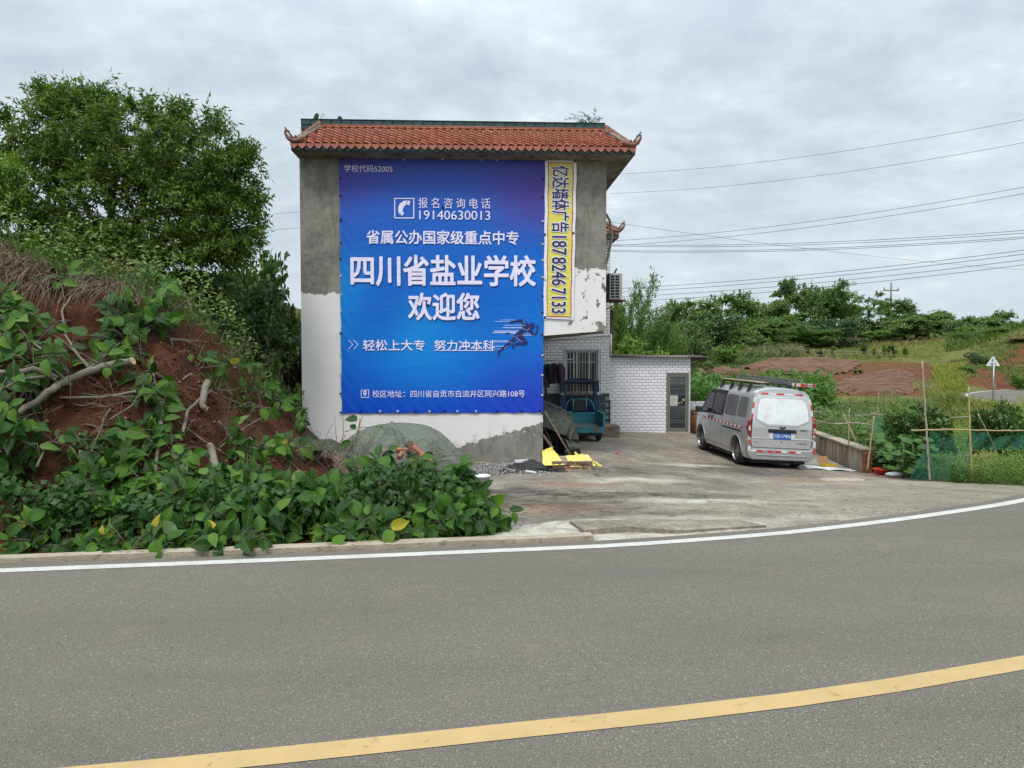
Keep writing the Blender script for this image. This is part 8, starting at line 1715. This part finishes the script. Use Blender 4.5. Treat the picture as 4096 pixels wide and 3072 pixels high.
m_ = MB(); m_.bar((.3, .1, .3), (-.1, .15, .62), .035); m_.bar((-.35, .2, .25), (-.1, .15, .62), .035); m_.bar((-.35, .2, .25), (.3, .1, .3), .03); m_.bar((-.3, 0, .55), (.35, 0, .50), .03); m_.bar((.05, -.05, .0), (.12, -.05, .7), .03); m_.box(-.35, .3, .0, .5, .5, .8); m_.build('frame', MAT_BLACKM, bike)
# mattock leaning on the corner
hoe = thing('mattock', at(2303, 1862, 15.9), 'mattock with a long worn wooden handle leaning on the wall corner', 'mattock'); ho = hoe.location; a = at(2179, 1646, 16.65) - ho
m_ = MB(); m_.tube([(0, 0, .02), a * .5 + Vector((.01, 0, .0)), a], [.022, .02, .019], 8); m_.build('handle', M('worn_handle', (.15, .105, .08), (.09, .065, .05), 6, st=(6, 6, 1)), hoe, True)
m_ = MB(); m_.prism([(-.07, -.04), (.03, -.05), (.12, .0), (.17, .11), (.08, .07), (-.02, .04), (-.06, .03)], -.06, -.03, 'y'); m_.build('blade', M('rusted_blade', (.10, .075, .06), (.06, .05, .045), 12, rough=.7), hoe, bevel=.004)
m_ = MB(); m_.box(-.05, -.04, -.05, .05, .04, .0); m_.build('wooden_block', CUTW if 0 else M('dark_wood', (.14, .09, .06)), hoe)
tag(MB().tube([at(2172, 1700, 17.2), at(2205, 1770, 17.2), at(2190, 1860, 16.1)], .008, 5).build('cord', MAT_BLACKM, None, True), 'thin dark cord running down over the yellow sheet', 'cord')
m_ = MB(); m_.bar(at(2172, 1740, 17.0), at(2212, 1795, 16.6), .04); tag(m_.build('timber', M('brown_timber', (.13, .08, .055)), None), 'short brown timber under the draped tarpaulin', 'timber')
# clothes on a rod
rod = MB(); rod.tube([at(2150, 1445, 22.6), at(2292, 1437, 22.6)], .012, 6); tag(rod.build('clothes_rod', MAT_STEEL, None, True), 'thin clothes rod reaching from the wall to the window grille', 'rod')
def garment(px, pyt, pyb, wpx, mat, label, yaw, sleeves=True, cat='jacket'):
    t = thing('hanging_' + cat, at(px, pyt, 22.6), label, cat, 'clothes hanging on the rod', rz=yaw); k = 22.6 / F; w_ = wpx * k / 2; h_ = (pyb - pyt) * k; m_ = MB()
    m_.grid(lambda u_, v_: ((w_ * (.35 + .65 * min(1, v_ * 5)) if v_ < .2 else w_ * (1 + .12 * v_)) * math.cos(u_ * 2 * math.pi), .11 * math.sin(u_ * 2 * math.pi) * (.3 + v_ ** .5) + .02 * math.sin(u_ * 30), -h_ * v_ + .01 * math.sin(u_ * 18) * v_), 28, 12); m_.build('body', mat, t, True)
    if sleeves:
        for s_ in (-1, 1): m2 = MB(); m2.tube([(s_ * w_ * .7, 0, -.06), (s_ * w_ * 1.12, -.05, -h_ * .25), (s_ * w_ * 1.2, -.06, -h_ * .78)], [.05, .07, .055], 8); m2.build('sleeve', mat, t, True)
    m3 = MB(); m3.tube([(0, 0, -.02), (0, 0, .05), (.02, 0, .07)], .006, 4); m3.build('hanger', MAT_STEEL, t)
garment(2216, 1452, 1534, 40, M('black_cloth', (.012, .011, .013), (.02, .018, .02), 6), 'black jacket hanging in the middle of the clothes rod', .15); garment(2240, 1452, 1534, 22, M('purple_cloth', (.045, .02, .05), (.03, .015, .035), 8), 'dark purple jacket at the right end of the clothes rod', .9)
garment(2190, 1455, 1520, 16, M('teal_cloth', (.04, .10, .10), (.02, .03, .03), 9), 'narrow teal and white garment next to the wall', 1.2, False, 'shirt'); garment(2180, 1458, 1550, 14, M('grey_cloth', (.10, .09, .08), (.03, .03, .03), 14), 'dark garment half hidden by the wall corner', 1.3, False, 'shirt')
m_ = MB(); m_.bar(at(2183, 1540, 22.0), Vector((at(2183, 1540, 22.0).x, 22.0, -.7)), .07); tag(m_.build('dark_post', MAT_BLACKM, None), 'dark post standing behind the wall corner', 'post')
# ================================================================== SMALL THINGS IN THE YARD
cb = surfY(3318, 18.6); bx_ = thing('cardboard_box', cb, 'small open yellow and brown cardboard box by the low wall', 'box', rz=.35); m_ = MB(); m_.box(-.16, -.1, 0, .16, -.09, .08); m_.box(-.16, .09, 0, .16, .1, .08); m_.box(-.16, -.09, 0, -.15, .09, .08); m_.box(.15, -.09, 0, .16, .09, .08); m_.box(-.15, -.09, 0, .15, .09, .01); m_.build('tray', M('yellow_card', (.62, .44, .03), rough=.6), bx_)
m_ = MB(); m_.box(-.16, 0, 0, .16, .008, .19, Matrix.Translation((-.03, .10, .075)) @ Matrix.Rotation(-.35, 4, 'X')); m_.build('lid', M('brown_card', (.36, .20, .11), rough=.8), bx_)
m_ = MB(); wp0 = surfY(3310, 18.3); m_.grid(lambda u_, v_: (-.55 + 1.2 * u_ , -.25 + .5 * v_ - .35 * u_, .012 + .03 * abs(math.sin(u_ * 8 + v_ * 3)) + gz(wp0.x - .55 + 1.2 * u_, 18.3 - .25 + .5 * v_ - .35 * u_) - wp0.z), 18, 8); tag(m_.build('white_sack', M('white_sack_cloth', (.62, .62, .60), (.5, .5, .48), 6), None, True, loc=wp0, fix=False), 'flattened white sack on the ground under the cardboard box', 'sack')
rb_ = surfY(3492, 17.2); m_ = MB(); m_.lathe([(.01, .01), (.2, .01), (.255, .10), (.275, .10), (.275, .115), (.25, .115), (.19, .025), (.01, .022)], 28); tag(m_.build('red_basin', M('red_plastic', (.62, .05, .03), rough=.35), None, True, loc=Vector((rb_.x + .10, 16.9, gz(rb_.x + .1, 16.9) + .05))), 'shallow red plastic basin at the edge of the yard', 'basin').scale = (.72, .72, .9)
m_ = MB(); m_.lathe([(.01, 0), (.17, 0), (.22, .36), (.235, .36), (.235, .38), (.20, .38), (.15, .03)], 22); q = surfY(3534, 17.6); tag(m_.build('black_bucket', M('black_plastic', (.022, .024, .03), rough=.45), None, True, loc=q + Vector((.15, 0, -.05))), 'black plastic bucket in the plants behind the red basin', 'bucket')
q = surfY(3595, 16.4); m_ = MB(); m_.grid(lambda u_, v_: (.24 * math.cos(u_ * 6.283) * math.sin(math.pi * v_) * (1 + .1 * math.sin(u_ * 19)), .14 * math.sin(u_ * 6.283) * math.sin(math.pi * v_), .06 - .06 * math.cos(math.pi * v_)), 20, 8); tag(m_.build('white_bag', M('white_bag', (.62, .64, .63), (.5, .52, .52), 7, rough=.4), None, True, loc=q + Vector((0, 0, .0)), fix=False), 'small white plastic bag at the edge of the garden', 'bag')
q = surfY(3532, 17.0); m_ = MB(); m_.lathe([(.01, 0), (.12, .01), (.14, .05), (.09, .1), (.01, .11)], 9); tag(m_.build('field_stone', MAT_KERB, None, loc=q), 'rounded stone right of the red basin', 'stone')
q = surf(3370, 1925); m_ = MB(); m_.prism([(-.42, -.16), (.30, -.20), (.46, -.02), (.34, .17), (-.25, .2), (-.46, .05)], 0, .055, 'z'); tag(m_.build('loose_slab', MAT_KERB, None, bevel=.012, loc=q + Vector((0, 0, -.015))), 'loose flat slab of concrete lying in the yard in front of the low wall', 'slab')
q = surf(2470, 1822); m_ = MB(); m_.add([(-.10, 0, .0), (-.03, -.04, .03), (.0, .03, .07), (.12, -.02, .0), (.05, .06, .02)], [(0, 1, 2), (1, 3, 4), (1, 4, 2)]); tag(m_.build('red_scrap', M('red_scrap', (.5, .03, .02)), None, loc=q + Vector((0, 0, .015)), fix=False), 'scrap of red plastic on the open yard', 'scrap')
q = surf(3880, 1936); m_ = MB(); m_.prism([(-.32, -.05), (.32, -.03), (.35, .03), (.1, .05), (-.3, .03)], 0, .02, 'z'); tag(m_.build('old_board', M('old_board', (.26, .19, .13), (.17, .12, .08), 6), None, loc=q + Vector((0, 0, .0))), 'thin old board lying at the garden edge of the yard', 'board')
mb = MB(); rgl = random.Random(21)
for k in range(420):
    if k < 300: px, py = rgl.uniform(1950, 4050), rgl.uniform(1760, 2140)
    else: px, py = rgl.uniform(0, 4096), rgl.uniform(2250, 3060)
    p = gpt(px, py, 0) if k >= 300 else surf(px, py, 7, 40, 160)
    if k < 300 and (p.x > edgex(p.y) or p.y > 25): continue
    s_ = rgl.uniform(.008, .03) if k < 300 else rgl.uniform(.004, .011); a = rgl.uniform(0, 6.28); c, d = math.cos(a) * s_, math.sin(a) * s_; z_ = p.z + (.045 if k < 300 else .005)
    mb.add([(p.x - c, p.y - d, z_), (p.x + d * .4, p.y - c * .4, z_ + s_ * .3), (p.x + c, p.y + d, z_), (p.x - d * .4, p.y + c * .4, z_ + s_ * .2)], [(0, 1, 2, 3)])
lt = NT('litter'); g = lt.n('ShaderNodeNewGeometry'); lt.set(lt.ramp(g.outputs['Random Per Island'], [(0, (.03, .022, .018)), (.6, (.10, .07, .045)), (.85, (.28, .22, .12)), (1, (.5, .48, .42))]), .9)
tag(mb.build('litter', lt.m, None, fix=False), 'small dead leaves and chips scattered on the yard and road', kind='stuff')
stones(900, (1960, 2700), (7.2, 8.4), .004, .012, PEB, 'kerb_grit', 'fine grit along the kerb', 0.0)
# dead leaf drift and grit along the white line, left
# ================================================================== GARDEN FENCE OF CANES, NET
GF = 'bamboo canes of the garden fence'
cn = [([(3719, 1925, 15.3), (3708, 1750, 15.35), (3689, 1446, 15.5)], .030, 'tall upright cane standing well above all the others', GREYB), ([(3889, 1930, 15.0), (3880, 1740, 15.0), (3875, 1547, 15.1)], .026, 'second tallest upright cane, right of the tallest', BAMP), ([(3645, 1722, 15.2), (3800, 1718, 15.1), (4000, 1723, 15.0), (4140, 1722, 15.0)], .022, 'long level cane tied across the two tall ones', BAMP),
 ([(3986, 1800, 16.4), (3911, 1654, 16.6)], .024, 'cane leaning left near the right citrus tree', BAMP), ([(3469, 1885, 17.0), (3483, 1770, 17.0), (3497, 1664, 17.0)], .026, 'slightly leaning upright cane behind the red basin', BAMP), ([(3340, 1697, 17.1), (3420, 1691, 17.1), (3494, 1700, 17.1)], .024, 'short level cane above the end of the low wall', GREYB),
 ([(3424, 1766, 17.9), (3373, 1654, 18.1)], .022, 'cane leaning left above the low wall', BAMP), ([(3394, 1775, 18.2), (3398, 1633, 18.2)], .022, 'upright cane above the low wall', BAMP), ([(3512, 1680, 20), (3514, 1570, 20)], .018, 'thin upright cane far back in the garden', BAMP), ([(3484, 1656, 18.8), (3560, 1661, 18.7), (3628, 1666, 18.6)], .022, 'level cane reaching towards the citrus tree', GREYB),
 ([(3420, 1662, 18.9), (3520, 1659, 18.9)], .018, 'thin level cane beside the upright one', GREYB), ([(3801, 1671, 17.6), (3880, 1668, 17.6), (3943, 1655, 17.7)], .022, 'level cane between the citrus trees', GREYB), ([(3846, 1850, 16), (3833, 1783, 16.1)], .018, 'short pale stake low between the two tall canes', GREYB), ([(3235, 1642, 22), (3300, 1652, 21.5)], .022, 'upper cane of the bundle beside the van', GREYB), ([(3240, 1650, 22), (3296, 1648, 21.7)], .022, 'lower cane of the bundle beside the van', GREYB), ([(3238, 1672, 21), (3290, 1690, 20), (3340, 1697, 19)], .022, 'bent cane running from the van to the low wall', GREYB), ([(3982, 1605, 19), (3980, 1535, 19)], .014, 'thin stake beside the road sign post', BAMP)]
for pts, r, lab, mt in cn: pole([at(*q) for q in pts], r, lab, mt, group=GF)
GNET = netmat('green_netting', (.02, .16, .10), (.16, .55), 260)
def net(pix, Ys, label):
    A, B, C, D = [at(*p, y) for p, y in zip(pix, Ys)]; m_ = MB(); m_.grid(lambda u_, v_: tuple((A * (1 - u_) + B * u_) * (1 - v_) + (D * (1 - u_) + C * u_) * v_ + Vector((0, .05 * math.sin(u_ * 17 + v_ * 4), .03 * math.sin(u_ * 11) * (1 - v_) - .10 * math.sin(math.pi * u_) * (1 - v_)))), 26, 10); tag(m_.build('garden_net', GNET, None, True, fix=False), label, 'net', 'green netting on the garden fence')
net([(3718, 1725), (3886, 1724), (3889, 1915), (3719, 1920)], (15.32, 15.05, 15.05, 15.32), 'green net between the two tall canes'); net([(3886, 1724), (4130, 1726), (4130, 1800), (3889, 1800)], (15.05, 15.0, 15.0, 15.05), 'green net right of the second tall cane'); net([(3700, 1800), (3719, 1800), (3719, 1922), (3630, 1920)], (15.34, 15.32, 15.32, 15.5), 'triangular sagging green net left of the tallest cane'); net([(3497, 1668), (3640, 1672), (3640, 1740), (3497, 1730)], (17.1, 18.0, 18.0, 17.1), 'green net behind the broad-leaved plants')
# broad-leaved garden plants, leaves as parts
GV = 'broad-leaved plants behind the low wall'
BL = leafmat('broad_leaf', (.035, .10, .018), (.095, .19, .035), trans=.28, perobj=True); lbm = []
for i in range(4):
    rg_ = random.Random(i + 40); m_ = MB(); N_ = 11; pts = [(0, 0, 0)]
    for k in range(N_): a = -math.pi / 2 + .35 + (2 * math.pi - .7) * k / (N_ - 1); r_ = .5 * (1 + .22 * math.cos(5 * a)) * rg_.uniform(.9, 1.08); pts.append((r_ * math.cos(a), r_ * math.sin(a) + .25, -.10 + rg_.uniform(-.05, .05)))
    pts[0] = (0, .0, .03); m_.add(pts, [(0, k, k + 1) for k in range(1, N_)]); lbm.append(m_.mesh('leaf', BL, True, fix=False))
bl = [(3545, 17.7, 'leftmost broad-leaved plant beside the leaning cane'), (3590, 16.9, 'broad-leaved plant right behind the red basin'), (3600, 17.2, 'broad-leaved plant left of the smaller citrus'), (3660, 16.3, 'broad-leaved plant in front of the smaller citrus'), (3570, 18.3, 'broad-leaved plant in the second row, left'), (3680, 17.6, 'broad-leaved plant in the second row, right'), (3510, 18.8, 'broad-leaved plant rising over the low wall coping'), (3440, 19.9, 'broad-leaved plant close to the van'), (3620, 15.9, 'frontmost broad-leaved plant left of the net')]
for i, (px, Yy, lab) in enumerate(bl):
    p = surfY(px, Yy); p.z = min(p.z, -.85); rg_ = random.Random(i + 5); t = thing('broad_leaf_plant', p, lab, 'plant', GV); m_ = MB(); hmax = at(px, 1700 + (0 if Yy > 17 else 40), Yy).z - p.z
    for k in range(34):
        a = rg_.uniform(0, 6.28); h_ = rg_.uniform(.18, 1) * hmax; r_ = rg_.uniform(.08, .42); q = Vector((r_ * math.cos(a), r_ * math.sin(a), h_)); m_.tube([(0, 0, h_ * .3), (q.x * .5, q.y * .5, h_ * .8), q], [.008, .006, .004], 4); d = Vector((math.cos(a), math.sin(a), -.25 + rg_.gauss(0, .2))); inst('leaf', lbm[k % 4], t, q, orient(d, Vector((rg_.gauss(0, .25), -.25 + rg_.gauss(0, .25), 1))), rg_.uniform(.16, .28))
    m_.tube([(0, 0, -.1), (0, 0, hmax * .8)], .012, 5); m_.build('stem', M('green_stem%d' % i, (.08, .14, .04)) if i == 0 else bpy.data.materials['green_stem0'], t, True)
